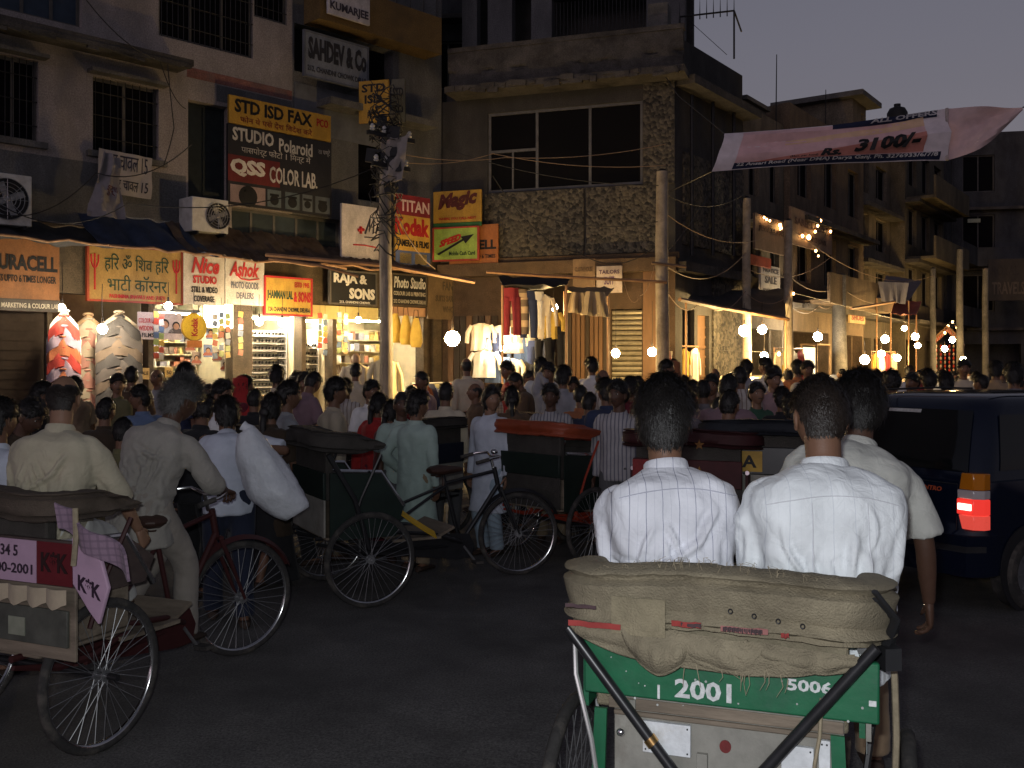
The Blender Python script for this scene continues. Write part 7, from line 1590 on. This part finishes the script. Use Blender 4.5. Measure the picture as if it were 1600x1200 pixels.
def parts_for(key, P, top, sleeve, bottom, hair, fine):
    k = (key, top, sleeve, bottom, hair, fine)
    if k in _body: return _body[k]
    J = skeleton(P); out = {}; vox = .0075 if fine else .0135
    kb = (key, fine)
    if ('body',) + kb not in _body:
        q = MB(); q.loft(torso_rings(J, [(-.06, .12, .085, 0), (.0, .135, .095, 0), (.18, .115, .085, 0), (.33, .14, .092, -.004), (.40, .125, .08, -.006), (.45, .075, .055, 0)]))
        q.tube([J['nb'] + J['Ru'] @ Vector((0, 0, -.03)), J['nb'] + J['Ru'] @ Vector((0, .005, .04)), J['hc'] + J['Rn'] @ Vector((0, -.02, -.05))], [.066, .054, .056], 14)
        for s in 'LR':
            q.limb([J['nb'] + (J['sh'+s] - J['nb'])*.6 + J['Ru'] @ Vector((0, 0, -.03)), J['sh'+s] + J['Ru'] @ Vector((0, 0, -.03)), (J['sh'+s] + J['el'+s])/2, J['el'+s], J['el'+s] + (J['wr'+s] - J['el'+s])*.35, J['wr'+s]], [.03, .036, .042, .037, .038, .024], 12)
            q.limb([J['hip'+s], (J['hip'+s] + J['kn'+s])/2, J['kn'+s], J['kn'+s] + (J['an'+s] - J['kn'+s])*.3, J['an'+s]], [.075, .066, .048, .05, .033], 12)
            f = J['an'+s]; q.limb([f + Vector((0, -.05, -.04)), f + Vector((0, .0, -.02)), f + Vector((0, .09, -.045)), f + Vector((0, .16, -.055))], [.028, .038, .034, .02], 10, flat=.8)
        b = fuse(q, vox, 4, 'body'); h = MB(); add_head(h, J['Rn'], J['hc'], 44 if fine else 32, 36 if fine else 26)
        for s, sd in (('L', -1), ('R', 1)):
            d = (J['wr'+s] - J['el'+s]).normalized(); pn = Vector((-sd, .2, -.1)) if d.z < -.4 else Vector((0, .2, -1)); hand(h, J['wr'+s], d, pn, sd, P.get('curl', .4))
        b = join_mesh(b, h); b.materials.append(M_skin); e = []
        for sd in (-1, 1):
            q = MB(); c = J['hc'] + J['Rn'] @ Vector((sd*.031, .0645, .012)); q.ell(c, (.0138, .0135, .0118), 12, 8); q.cur = 1; q.ell(c + J['Rn'] @ Vector((0, .0095, 0)), (.0072, .0052, .0072), 10, 6, J['Rn']); e.append(q.mesh('eye', [M_eye, M_iris]))
        shoes = []
        for s in 'LR':
            f = J['an'+s]; q = MB(); q.loft([[f + Vector((wd*math.cos(2*PI*k/12), yy, -.07 + h_*(.5 + .5*math.sin(2*PI*k/12)))) for k in range(12)] for yy, wd, h_ in ((-.085, .02, .03), (-.07, .036, .05), (0, .042, .06), (.08, .048, .05), (.15, .042, .035), (.185, .02, .02))]); shoes.append(q.mesh('shoe', M_shoe))
        brow = MB()
        for sd in (-1, 1): brow.tube([J['hc'] + J['Rn'] @ Vector((sd*x, .0905 - 5.2*x*x, z)) for x, z in ((.014, .030), (.03, .036), (.047, .031))], [.0035, .0045, .0025], 5)
        if key not in ('walk2',): brow.tube([J['hc'] + J['Rn'] @ Vector((x, .0868 - 14*x*x, -.047 - 6*x*x)) for x in (-.028, -.018, -.006, .006, .018, .028)], [.002, .0045, .005, .005, .0045, .002], 6)
        _body[('body',) + kb] = (b, e, shoes, brow)
    b, e, shoes, brow = _body[('body',) + kb]
    out['body'] = b; out['eyes'] = e; out['shoes'] = shoes
    # top garment
    kt = ('top', key, top, sleeve, fine)
    if kt not in _body:
        q = MB(); F_ = {'shirt': [(-.13, .178, .130, 0), (-.05, .176, .13, 0)], 'tucked': [(.02, .15, .112, 0), (.05, .168, .125, 0)], 'longshirt': [(-.22, .198, .148, .01), (-.12, .186, .138, 0)], 'kurta': [(-.46, .225, .165, .02), (-.3, .205, .15, .01), (-.12, .185, .138, 0)]}[top]
        q.loft(torso_rings(J, F_ + [(.04, .172, .127, 0), (.16, .164, .122, 0), (.28, .174, .13, -.004), (.36, .182, .132, -.008), (.41, .168, .118, -.010), (.445, .125, .092, -.008), (.468, .088, .072, -.002), (.482, .07, .06, 0)]))
        for s in 'LR':
            S_, E, W = J['sh'+s], J['el'+s], J['wr'+s]; i = J['nb'] + (S_ - J['nb'])*.4 + J['Ru'] @ Vector((0, 0, -.045)); S_ = S_ + J['Ru'] @ Vector((0, 0, .012 if J['tw'] == 1 else -.022))
            if sleeve == 'long': q.limb([i, S_, (S_ + E)/2, E, (E + W)/2, W - (W - E)*.02], [.055, .066, .064, .058, .053, .045], 14)
            elif sleeve == 'rolled': q.limb([i, S_, (S_ + E)/2, E, E + (W - E)*.25], [.055, .067, .067, .064, .062], 14)
            else: q.limb([i, S_, S_ + (E - S_)*.5, S_ + (E - S_)*.86], [.055, .067, .072, .08], 14)
        m = fuse(q, .009 if fine else .0145, 9 if fine else 5, 'shirt'); wrinkle(m, .013 if fine else .011, hash(key) % 50 if False else len(key)*3.1, 9, 3.2)
        if fine: creases(m, len(key), J['pel'].z - (.35 if top == 'kurta' else 0), J['nb'].z - .08, .011 if top != 'kurta' else .013, 34 if top != 'kurta' else 44)
        c = MB(); rr = []
        for i in range(18):
            t = 2*PI*i/18; base = J['nb'] + J['Ru'] @ Vector((.066*math.cos(t), .062*math.sin(t) + .004, .005 - .02*max(0, math.sin(t))))
            o_ = J['Ru'] @ Vector((math.cos(t), math.sin(t), 0)); rr.append([base + o_*.012 + J['Ru'] @ Vector((0, 0, -.018)), base + o_*.006 + J['Ru'] @ Vector((0, 0, .022)), base + J['Ru'] @ Vector((0, 0, .03)), base - o_*.004 + J['Ru'] @ Vector((0, 0, .01)), base + o_*.002 + J['Ru'] @ Vector((0, 0, -.02))])
        c.loft(rr, False, True); _body[kt] = (m, c.mesh('collar', M_skin))
    out['shirt'], out['collar'] = _body[kt]
    kb2 = ('bot', key, bottom, fine)
    if kb2 not in _body:
        q = MB()
        if bottom == 'skirt':
            n = 28; c = Vector(((J['anL'].x + J['anR'].x)/2, (J['anL'].y + J['anR'].y)/2, .05)); q.loft([[J['pel'].lerp(c, v) + Vector((rx*(1 + .08*math.sin(k*5*2*PI/n)*v)*math.cos(2*PI*k/n), ry*(1 + .1*math.sin(k*4*2*PI/n)*v)*math.sin(2*PI*k/n), 0)) for k in range(n)] for v, rx, ry in ((-.12, .14, .11), (0, .168, .13), (.3, .19, .16), (.7, .22, .19), (1, .26, .23))]); m = q.mesh('trousers', M_skin, 60)
        else:
            q.loft(torso_rings(J, [(-.1, .13, .10, 0), (-.03, .165, .122, 0), (.05, .158, .115, 0), (.1, .15, .11, 0)]))
            for s in 'LR':
                H_, K_, A = J['hip'+s], J['kn'+s], J['an'+s]; q.limb([H_ + Vector((0, 0, .03)), H_.lerp(K_, .3), K_, K_.lerp(A, .4), A + Vector((0, 0, -.01)) if bottom != 'short' else K_.lerp(A, .55)], [.095, .094, .074, .07, .072], 14)
            m = fuse(q, .011 if fine else .017, 3, 'trousers'); wrinkle(m, .007, 5, 10, 5)
        _body[kb2] = m
    out['trousers'] = _body[kb2]
    kh = ('hair', key, hair, fine)
    if kh not in _body:
        m = hair_mesh(hair, J['Rn'], J['hc'], len(key) + len(hair)*3, 7000 if fine else (900 if hair != 'bald' else 260), 'hair'); _body[kh] = join_mesh(m, brow if hair != 'long' else MB())
        _body[kh].materials.clear(); _body[kh].materials.append(H_blk)
    out['hair'] = _body[kh]; out['J'] = J
    _body[k] = out
    return out
def put(name, me, parent, m=None):
    o = bpy.data.objects.new(name, me); COL.objects.link(o); o.parent = parent
    if m is not None:
        if len(me.materials) == 0: me.materials.append(m)
        o.material_slots[0].link = 'OBJECT'; o.material_slots[0].material = m
    return o
def person(label, x, y, face, pose='stand', H=1.66, shirt=None, trousers=None, top='shirt', sleeve='short', bottom='long', hair='full', skin=None, hairm=None, fine=False, z=0.0, P=None, group='people crowding the market street', shawl=None, collar=True):
    P = P or POSE[pose]; pp = parts_for(pose, P, top, sleeve, bottom, hair, fine)
    t = thing('person', label, 'person', (x, y, z), R(-face), group, H/1.66); sk = skin or M_skin
    put('body', pp['body'], t, sk); put('kurta' if top in ('kurta', 'longshirt') else 'shirt', pp['shirt'], t, shirt); put('trousers' if bottom != 'skirt' else 'skirt', pp['trousers'], t, trousers); put('hair', pp['hair'], t, hairm or H_blk)
    if collar: put('collar', pp['collar'], t, shirt)
    for e in pp['eyes']: put('eye', e, t)
    for s in pp['shoes']: put('shoe', s, t)
    if shawl is not None:
        J = pp['J']; ks = ('shawl', pose)
        if ks not in _body:
            q = MB(); G = []
            for i in range(15):
                a = R(-200 + 220*i/14); G.append([J['hc'] + J['Rn'] @ Vector((.1*math.cos(a) , -.02 + .12*math.sin(a), .10 - .0*j)) if j == 0 else (J['hc'] + J['Rn'] @ Vector(((.086 + .012*j + .05*max(0, j-3))*math.cos(a), -.02 + (.108 + .012*j + .02*max(0, j-3))*math.sin(a), .09 - .075*j + .01*noise.noise((i, j, 3))))) for j in range(9)])
            q.sheet(G, .006); q.ell(J['hc'] + J['Rn'] @ Vector((0, -.03, .055)), (.09, .095, .08), 16, 10, J['Rn']); _body[ks] = q.mesh('shawl', shawl, 60)
        put('shawl', _body[ks], t, shawl)
    return t
C = {k: cloth('shirt_' + k, v) for k, v in dict(white=(.66, .66, .66), cream=(.55, .48, .36), beige=(.38, .32, .24), grey=(.26, .26, .28), bluewhite=(.5, .54, .62), blue=(.12, .17, .28), navy=(.03, .04, .08), black=(.02, .02, .022), brown=(.11, .07, .045), dkbrown=(.045, .032, .022), olive=(.13, .12, .06), pink=(.33, .22, .23), mauve=(.2, .13, .15), orange=(.34, .13, .06), red=(.36, .03, .03), maroon=(.13, .02, .03), palegreen=(.33, .42, .38), green=(.04, .09, .06), tan=(.3, .22, .14), dusk=(.16, .15, .16)).items()}
C['stripe'] = cloth('shirt_stripe', (.34, .33, .34), 'v', (.1, .1, .14), .035, .3); C['check'] = cloth('shirt_check', (.36, .34, .32), 'check', (.1, .08, .1), .05, .25); C['stripe2'] = cloth('shirt_stripe2', (.5, .46, .42), 'v', (.2, .14, .12), .05, .25)
T = {k: cloth('trouser_' + k, v) for k, v in dict(black=(.02, .02, .022), grey=(.09, .09, .095), brown=(.06, .042, .03), khaki=(.22, .17, .11), navy=(.02, .025, .045), white=(.5, .5, .47), blue=(.3, .38, .45), maroon=(.11, .02, .03)).items()}

# ------------------------------------------------------------------ riders and passengers
def local(t, p):
    M = Matrix.Rotation(t.rotation_euler.z, 3, 'Z'); return M @ Vector(p) + Vector(t.location)
SEAT = dict(pel=(0, 0, .96), lean=10, hands=((-.16, .34, .95), (.14, .36, .95)), feet=((-.1, .56, .55), (.1, .56, .55)), kpole=(0, .5, 1), epole=Vector((-.2, -.6, -.7)), curl=.5)
NEAR_W = cloth('pin_striped_shirt', (.66, .67, .72), 'pin', (.10, .11, .2), .05, .045, bump=.35); NEAR_W2 = cloth('white_ribbed_shirt', (.72, .75, .77), 'pin', (.56, .59, .63), .06, .05, bump=.4)
def seam(t, pp, kind, m):
    """sewn yoke seam across the upper back, following the shoulders"""
    J = pp['J']; q = MB(); pts = [J['mid'] + J['Ru'] @ Vector((x, -.142 + .25*x*x, .168 - .16*x*x)) for x in [(-.16 + .32*i/16) for i in range(17)]]; q.tube(pts, .0025, 5); return q.build('yoke_seam', m, t)
p = local(near, (-.17, .03, 0)); h = 16
P1 = dict(SEAT, tw=1.2, shw=.186, shf=.03, pel=(0, 0, .955), lean=14, roll=-3, hy=-12, hp=-4, hands=((-.07, .32, 1.0), (.12, .32, .98)))
a1 = person('man in a white shirt with thin dark stripes seated on the near rickshaw', p.x, p.y, h - 16, 'near_passenger', 1.70, NEAR_W, T['grey'], 'shirt', 'long', 'long', 'full', M_skin, None, True, 0, P1, None)
p = local(near, (.29, .03, 0))
P2 = dict(SEAT, tw=1.32, shw=.20, shf=.03, pel=(0, 0, .955), lean=13, hy=2, hp=6, roll=2, hands=((-.12, .3, 1.0), (.16, .26, .98)))
a2 = person('man in a plain bright white shirt seated beside the striped one on the near rickshaw', p.x, p.y, h - 14, 'near_passenger_plain', 1.72, NEAR_W2, T['khaki'], 'shirt', 'long', 'long', 'short', M_skin, H_dark, True, 0, P2, None)
p = local(near, (.31, .88, 0))
P3 = dict(tw=1.22, shw=.19, pel=(0, 0, .99), lean=18, roll=9, hy=8, hp=2, hands=((-.22, .42, 1.02), (.33, .17, .84)), feet=((-.12, .05, .50), (.13, .22, .24)), kpole=(.1, 1, .3), curl=.4)
a3 = person('rickshaw driver in a pale short-sleeved shirt riding in front of the two passengers', p.x, p.y, h - 4, 'near_driver', 1.70, cloth('driver_shirt', (.50, .50, .46), bump=.35), cloth('driver_khaki', (.27, .19, .12)), 'shirt', 'short', 'long', 'full', M_skin_d, None, True, 0, P3, None)
p = local(left, (.02, .12, 0))
P4 = dict(tw=1.16, shw=.18, pel=(0, 0, 1.0), lean=9, hy=6, hp=3, hands=((-.2, .3, 1.0), (.34, .24, .93)), feet=((-.1, .56, .52), (.1, .56, .52)), kpole=(0, .5, 1), curl=.7)
a4 = person('balding man in a cream kurta seated on the rickshaw at the left edge', p.x, p.y, 4, 'left_passenger', 1.66, cloth('cream_kurta', (.42, .38, .28), bump=.4), T['white'], 'shirt', 'rolled', 'long', 'bald', M_skin_l, H_dark, True, 0, P4, None)
p = local(left, (-.11, .84, 0))
P5 = dict(tw=1.1, shw=.178, pel=(0, 0, .99), lean=23, roll=7, hy=-20, hp=10, hands=((-.25, .46, 1.05), (.26, .44, 1.03)), feet=((-.12, .05, .48), (.14, .22, .24)), kpole=(.15, 1, .3), curl=.9)
a5 = person('grey-haired rickshaw driver in a long grey kurta on the left rickshaw', p.x, p.y, 16, 'left_driver', 1.68, cloth('grey_kurta', (.30, .28, .25), bump=.45), cloth('grey_pyjama', (.26, .23, .2)), 'longshirt', 'rolled', 'long', 'grey', M_skin_d, H_grey, True, 0, P5, None)
p = local(st, (-.2, .05, 0)); person('man in a dusky shirt riding on the starred rickshaw', p.x, p.y, 20, 'ride_a', 1.62, C['dusk'], T['black'], hair='full', P=SEAT); p = local(st, (.2, .05, 0)); person('shorter dark-haired rider on the starred rickshaw', p.x, p.y, 30, 'ride_a', 1.55, C['black'], T['black'], hair='short', P=SEAT)
def back_seams(t, mt, cx, zy, vert):
    me = [o for o in t.children if o.name.startswith('shirt')][0].data
    sewn(me, t, [[(cx + x, zy - .9*x*x) for x in np.linspace(-.19, .19, 21)]] + [[(cx + v, zy - .02 - .33*k/18) for k in range(19)] for v in vert], mt)
back_seams(a1, cloth('dark_seam', (.42, .43, .5)), .0, 1.375, []); back_seams(a2, cloth('pale_seam', (.6, .61, .64)), .0, 1.36, [-.07, .09])
RIDE = dict(pel=(0, 0, .99), lean=16, hands=((-.25, .46, 1.05), (.26, .44, 1.03)), feet=((-.12, .05, .48), (.14, .22, .24)), kpole=(.15, 1, .3), curl=.9)
p = local(st, (0, .86, 0)); person('driver of the starred rickshaw in a pinkish shirt', p.x, p.y, 25, 'ride_b', 1.64, C['mauve'], T['brown'], hair='short', P=RIDE)
p = local(yl, (.15, .05, 0)); person('rider in black on the yellow-plated rickshaw', p.x, p.y, 10, 'ride_a', 1.52, C['black'], T['black'], hair='full', P=SEAT)

# man bent under a white sack
SK = dict(lean=34, hands=((-.12, .25, 1.2), (.2, -.02, 1.22)), hp=-14, feet=((-.1, .18), (.1, -.14)), hy=10)
p = at(357, 570, 7.0); a6 = person('man in a bluish white shirt bent under a white sack', p.x, p.y, -18, 'sack', 1.66, C['bluewhite'], T['navy'], 'shirt', 'short', 'long', 'full', P=SK)
def sack():
    c = at(424, 738, 6.75); t = thing('white_sack', 'bulging white plastic sack slung over the back of the bent man', 'sack', (c.x, c.y, c.z), 0)
    q = MB(); ax = Vector((.44, .0, -.72)).normalized(); b = Vector((0, 1, 0)); a = ax.cross(b); rings = []
    for i in range(29):
        u = i/28; r = .165*(max(.02, math.sin(PI*(.06 + u*.88)))**.42)*(.78 + .3*u); o = ax*(u - .5)*.66 + a*(-.05*math.sin(PI*u)); ring = []
        for k in range(36):
            g = 2*PI*k/36; rr = r*(1 + .13*noise.noise((math.cos(g)*1.5, math.sin(g)*1.5, u*4)) + .05*noise.noise((math.cos(g)*5, math.sin(g)*5, u*12)) + .02*math.sin(g*9 + u*3)*(1 - u)); ring.append(o + a*rr*math.cos(g) + b*rr*math.sin(g))
        rings.append(ring)
    q.loft(rings); q.build('bag', mat('white_plastic_weave', (.6, .62, .66), .45, var=.12, scale=14, bump=.35, bscale=35, spec=.4), t, smooth=70)
    q = MB(); q.tube([-ax*.31 + a*.02, -ax*.35 + a*.01, -ax*.37], [.05, .03, .035], 12); q.build('tied_neck', mat('white_plastic_weave', (.6, .62, .66)), t)
sack()
p = at(408, 700, 6.9)
t = thing('cooking_pot', 'dark pannier frame hanging below the white sack', 'pannier', (gx(395, 7.1), 7.1, .55), .2) if False else None

# ------------------------------------------------------------------ the crowd: px of head, distance, height, facing (0 away, 90 right, 180 towards), pose, top colour, trousers, options
CROWD = [
 (2, 5.9, 1.60, 20, 'stand', 'bluewhite', 'grey', dict(sleeve='long'), 'person in a bluish white shirt cut off by the left edge of the picture'),
 (48, 6.9, 1.60, 130, 'downl', 'dkbrown', 'black', dict(skin=M_skin_d), 'dark man looking down between the left edge and the balding passenger'),
 (68, 9.5, 1.64, 60, 'stand', 'black', 'black', {}, 'dark-haired head just left of the balding passenger'),
 (166, 8.6, 1.52, 10, 'stand', 'dkbrown', 'black', dict(hair='short'), 'short person in dark brown between the balding passenger and the grey-haired driver'),
 (192, 7.3, 1.42, -8, 'stand', 'olive', 'brown', dict(top='kurta', sleeve='long', hair='short'), 'person in a dull olive kurta right behind the balding passenger'),
 (184, 12.4, 1.60, 215, 'lookl', 'olive', 'brown', dict(sleeve='long', skin=M_skin_l), 'man in an olive jacket turned to the striped garments'),
 (205, 13.0, 1.70, -30, 'stand', 'brown', 'black', dict(hair='short'), 'man facing the striped garments from behind the olive jacket'),
 (218, 9.8, 1.60, -35, 'lookl', 'blue', 'navy', {}, 'man with a blue collar seen from behind left of the grey-haired driver'),
 (290, 12.0, 1.74, 35, 'stand', 'navy', 'black', {}, 'tall man at the studio counter behind the grey-haired driver'),
 (348, 8.9, 1.66, 55, 'lookr', 'white', 'grey', {}, 'man in a white collared shirt standing over the sack carrier'),
 (318, 8.0, 1.58, 20, 'downl', 'black', 'black', dict(hair='curly'), 'dark curly-haired person between the driver and the sack carrier'),
 (383, 11.6, 1.60, 70, 'stand', 'maroon', 'black', dict(shawl=C['red'], top='kurta', hair='long', bottom='skirt', sleeve='long'), 'woman with a red scarf over her head by the spectacle shop'),
 (398, 10.6, 1.55, 0, 'stand', 'black', 'black', dict(hair='short'), 'small dark figure under the red scarf'),
 (425, 8.3, 1.56, 25, 'walk', 'dkbrown', 'black', dict(hair='long', top='kurta', bottom='skirt'), 'long-haired woman in dark brown above the white sack'),
 (452, 8.7, 1.66, 65, 'walk', 'grey', 'black', {}, 'man in a grey shirt walking right above the white sack'),
 (476, 12.2, 1.62, 100, 'lookr', 'pink', 'brown', {}, 'person in pink at the lit showcase'),
 (489, 11.6, 1.68, 50, 'downl', 'mauve', 'brown', dict(hair='short'), 'man in a mauve shirt bending at the lit showcase'),
 (526, 9.3, 1.68, 70, 'stand', 'beige', 'khaki', dict(top='kurta', sleeve='long'), 'man in a beige kurta in profile before the yellow shop'),
 (556, 14.6, 1.62, 0, 'stand', 'cream', 'khaki', dict(hair='short'), 'man in a cream shirt seen from behind at the yellow shop'),
 (581, 11.4, 1.54, 140, 'stand', 'white', 'grey', {}, 'boy in a white shirt facing out before the yellow shop'),
 (592, 10.0, 1.52, 40, 'walk', 'red', 'maroon', dict(hair='long', top='kurta', bottom='skirt', sleeve='long'), 'woman in a red dress by the parked dark hood'),
 (612, 9.7, 1.46, 60, 'walk2', 'maroon', 'maroon', dict(hair='long', top='kurta', bottom='skirt'), 'shorter woman in maroon beside the red dress'),
 (628, 9.2, 1.55, 165, 'stand', 'palegreen', 'grey', dict(skin=M_skin_d, hair='short'), 'dark man in a pale green shirt facing out behind the saddle'),
 (654, 8.85, 1.56, 30, 'hip', 'palegreen', 'khaki', dict(top='kurta', sleeve='long', hair='curly'), 'youth in a long pale green kurta seen from behind at the saddle'),
 (697, 10.6, 1.62, 10, 'stand', 'cream', 'grey', dict(hair='short', sleeve='long'), 'man in a cream shirt with his back turned left of the large glaring bulb'),
 (729, 14.8, 1.70, -20, 'walk', 'cream', 'brown', dict(sleeve='long', hair='bald', top='tucked'), 'man in a bright cream shirt right under the large glaring bulb'),
 (768, 9.5, 1.60, 215, 'lookl', 'bluewhite', 'blue', dict(top='kurta', sleeve='long', hair='long', skin=M_skin_l), 'woman in a pale blue kurta and matching trousers behind the bicycle wheel'),
 (800, 11.0, 1.56, 0, 'stand', 'brown', 'black', dict(hair='long'), 'person in brown behind the orange hood'),
 (792, 14.4, 1.64, 250, 'reach', 'red', 'black', {}, 'man reaching into the hung clothes stall'),
 (806, 13.8, 1.66, 260, 'downl', 'brown', 'brown', dict(hair='short'), 'man in a brown waistcoat at the hung clothes stall'),
 (846, 14.2, 1.68, 10, 'walk', 'white', 'khaki', dict(sleeve='long'), 'man in a white long-sleeved shirt walking away past the hung trousers'),
 (857, 13.3, 1.76, 170, 'face', 'grey', 'black', dict(sleeve='long'), 'man with his hand raised to his face under the hung trousers'),
 (860, 10.2, 1.60, 190, 'stand', 'stripe', 'khaki', dict(skin=M_skin_d, sleeve='long'), 'dark youth in a pale striped shirt facing out above the orange hood'),
 (881, 12.6, 1.70, 30, 'stand', 'grey', 'black', {}, 'man in a grey shirt in profile left of the orange shirt'),
 (907, 11.0, 1.58, 0, 'stand', 'orange', 'brown', dict(hair='short'), 'man in an orange brown shirt with his back turned'),
 (921, 10.4, 1.52, 30, 'stand', 'navy', 'black', dict(hair='short'), 'boy in navy right of the orange brown shirt'),
 (924, 15.6, 1.70, 5, 'walk2', 'white', 'grey', dict(sleeve='long'), 'man in a white shirt before the brown shutter of the corner building'),
 (946, 10.0, 1.66, -20, 'stand', 'navy', 'black', {}, 'man in a dark jacket left of the striped shoulder'),
 (965, 9.0, 1.66, 195, 'hip', 'stripe', 'grey', dict(sleeve='long', skin=M_skin_d), 'man in a grey pin-striped shirt facing out left of the near passenger'),
 (985, 11.5, 1.58, 20, 'stand', 'maroon', 'black', {}, 'person in maroon behind the near striped passenger'),
 (1042, 14.5, 1.66, 40, 'lookr', 'black', 'black', {}, 'man with dark hair just right of the corner pole'),
 (1052, 15.5, 1.66, 0, 'stand', 'red', 'maroon', dict(shawl=C['orange'], bottom='skirt', top='kurta', hair='long'), 'woman wrapped in an orange scarf by the corner pole'),
 (1076, 10.6, 1.62, 20, 'stand', 'mauve', 'black', {}, 'man in a mauve shirt between the two near passengers'),
 (1098, 10.9, 1.64, 5, 'walk', 'dusk', 'grey', dict(hair='short'), 'man in a dusky shirt walking off between the near passengers'),
 (1112, 11.8, 1.60, 200, 'stand', 'brown', 'black', {}, 'man in brown facing out behind the dusky shirt'),
 (1126, 9.6, 1.50, 60, 'stand', 'black', 'black', dict(hair='short'), 'child in black above the starred rickshaw'),
 (1156, 12.4, 1.70, 0, 'stand', 'stripe2', 'khaki', dict(hair='short'), 'man in a cream striped shirt with his back turned between the passengers'),
 (1166, 15.5, 1.66, 10, 'walk', 'grey', 'grey', {}, 'grey-shirted man beyond the cream striped shirt'),
 (1183, 10.8, 1.60, 170, 'fold', 'green', 'black', dict(skin=M_skin_l), 'man in dark green facing out beside the cream striped shirt'),
 (1209, 12.6, 1.66, 160, 'walk', 'pink', 'grey', dict(skin=M_skin_l), 'man in a pale pink shirt walking towards us left of the collared passenger'),
 (1222, 10.5, 1.56, 10, 'stand', 'black', 'black', {}, 'dark head close to the collared passenger'),
 (1195, 15.8, 1.70, 20, 'lookl', 'white', 'black', {}, 'white-shirted man before the low bulb'),
 (1246, 16.5, 1.66, 10, 'stand', 'orange', 'brown', {}, 'man in an orange shirt by the pole with the small lights'),
 (1262, 15.0, 1.64, 180, 'stand', 'cream', 'khaki', {}, 'man in cream facing out beside the lit cabinet'),
 (1284, 13.6, 1.60, -15, 'walk', 'brown', 'black', {}, 'brown-shirted man above the driver of the near rickshaw'),
 (1370, 13.0, 1.62, 30, 'stand', 'grey', 'black', dict(hair='curly'), 'bushy-haired man behind the roof of the blue car'),
 (1393, 12.0, 1.64, 10, 'walk', 'black', 'black', dict(hair='curly'), 'black-clad man behind the left end of the blue car roof'),
 (1425, 14.0, 1.60, 200, 'face', 'white', 'grey', {}, 'man in white holding a pale bundle beyond the blue car'),
 (1450, 13.2, 1.64, 0, 'stand', 'maroon', 'black', dict(hair='curly'), 'maroon-shirted man beyond the middle of the blue car roof'),
 (1478, 12.6, 1.62, 15, 'stand', 'black', 'black', dict(hair='full'), 'dark-haired man under the garlanded stall'),
 (1506, 15.2, 1.66, 190, 'stand', 'cream', 'khaki', {}, 'man in cream under the low far bulb'),
 (1532, 13.8, 1.60, 350, 'walk2', 'brown', 'brown', dict(hair='short'), 'brown-shirted man right of the low far bulb'),
 (1556, 14.6, 1.64, 30, 'stand', 'tan', 'black', {}, 'man in tan beyond the right end of the car roof'),
 (1584, 11.4, 1.74, 20, 'stand', 'dusk', 'black', dict(hair='full'), 'taller man in a dusky shirt at the right edge above the blue car'),
]
TOPZ = {k: parts_for(k, POSE[k], 'shirt', 'short', 'long', 'full', False)['J']['hc'].copy() for k in POSE}
for px, D, H, face, pose, c, tr_, opt, lab in CROWD:
    if D > 11: H = min(1.82, H*1.05)
    if D > 14: opt = dict(opt, z=.13)
    s = H/1.66; o = Matrix.Rotation(R(-face), 3, 'Z') @ Vector((TOPZ[pose].x*s, TOPZ[pose].y*s, 0)); person(lab, gx(px, D) - o.x, D - o.y, face, pose, H, C[c], T[tr_], **opt)
# far pedestrians: countable copies down the street
FARC = ['white', 'beige', 'grey', 'brown', 'stripe2', 'cream', 'maroon', 'tan', 'check', 'bluewhite', 'white', 'pink']
FARW = ['a white', 'a beige', 'a grey', 'a brown', 'a striped', 'a cream', 'a maroon', 'a tan', 'a checked', 'a bluish white', 'a plain white', 'a pink']
spots = [(1010, 17.5), (1031, 18.8), (1066, 17.2), (1090, 18.0), (1118, 17.0), (1140, 18.5), (1180, 19.0), (1214, 18.2), (1232, 20.5), (1270, 20.0), (1300, 18.6), (1318, 21.5), (1338, 19.4), (1352, 22.5), (1366, 20.5), (1384, 24.0), (1404, 21.0), (1416, 26.0), (1436, 22.0), (1444, 27.0), (1462, 24.5), (1470, 20.0), (1488, 26.5), (1498, 22.5), (1516, 28.0), (1524, 20.5), (1540, 24.0), (1566, 21.0), (1578, 26.0), (1594, 18.0), (640, 15.2), (668, 13.6), (540, 13.0), (300, 14.2), (248, 14.0), (120, 12.4), (330, 13.4), (430, 13.0), (460, 15.0), (745, 12.4), (780, 16.2), (822, 15.6), (895, 14.2), (960, 16.2), (940, 13.0), (990, 14.0)]
WHERE = lambda px: 'before the sweaters' if px < 240 else 'before the photo studio' if px < 360 else 'before the spectacle shop' if px < 500 else 'before the yellow shop' if px < 680 else 'by the hung clothes stall' if px < 870 else 'before the corner building' if px < 1030 else 'before the wooden gate' if px < 1160 else 'by the lit pillar' if px < 1250 else 'near the lit cabinet' if px < 1345 else 'beyond the blue car'
seen = {}
for i, (px, D) in enumerate(spots):
    k = (i*5) % 12; pose = ['stand', 'walk', 'lookl', 'walk2', 'fold', 'lookr', 'hip'][i % 7]; face = [0, 100, 180, -60, 210, 60, 150, 250][i % 8]; w = WHERE(px); hair = ['full', 'short', 'full', 'curly', 'bald'][i % 5] if i % 9 else 'short'
    lab = '%s in %s shirt, %s-haired, %s %s' % ('person', FARW[k], {'full': 'full', 'short': 'short', 'curly': 'curly', 'bald': 'thin'}[hair], {'stand': 'standing', 'walk': 'walking', 'lookl': 'looking left', 'walk2': 'striding', 'fold': 'with folded arms', 'lookr': 'looking right', 'hip': 'hand on hip'}[pose], w)
    if lab in seen: lab = lab.replace('person in', 'shorter person in')
    seen[lab] = 1
    s = 1.48 + .34*((i*37 % 10)/10); person(lab, gx(px, D), D, face, pose, s, C[FARC[k]], T[['black', 'grey', 'brown', 'khaki'][i % 4]], hair=hair)
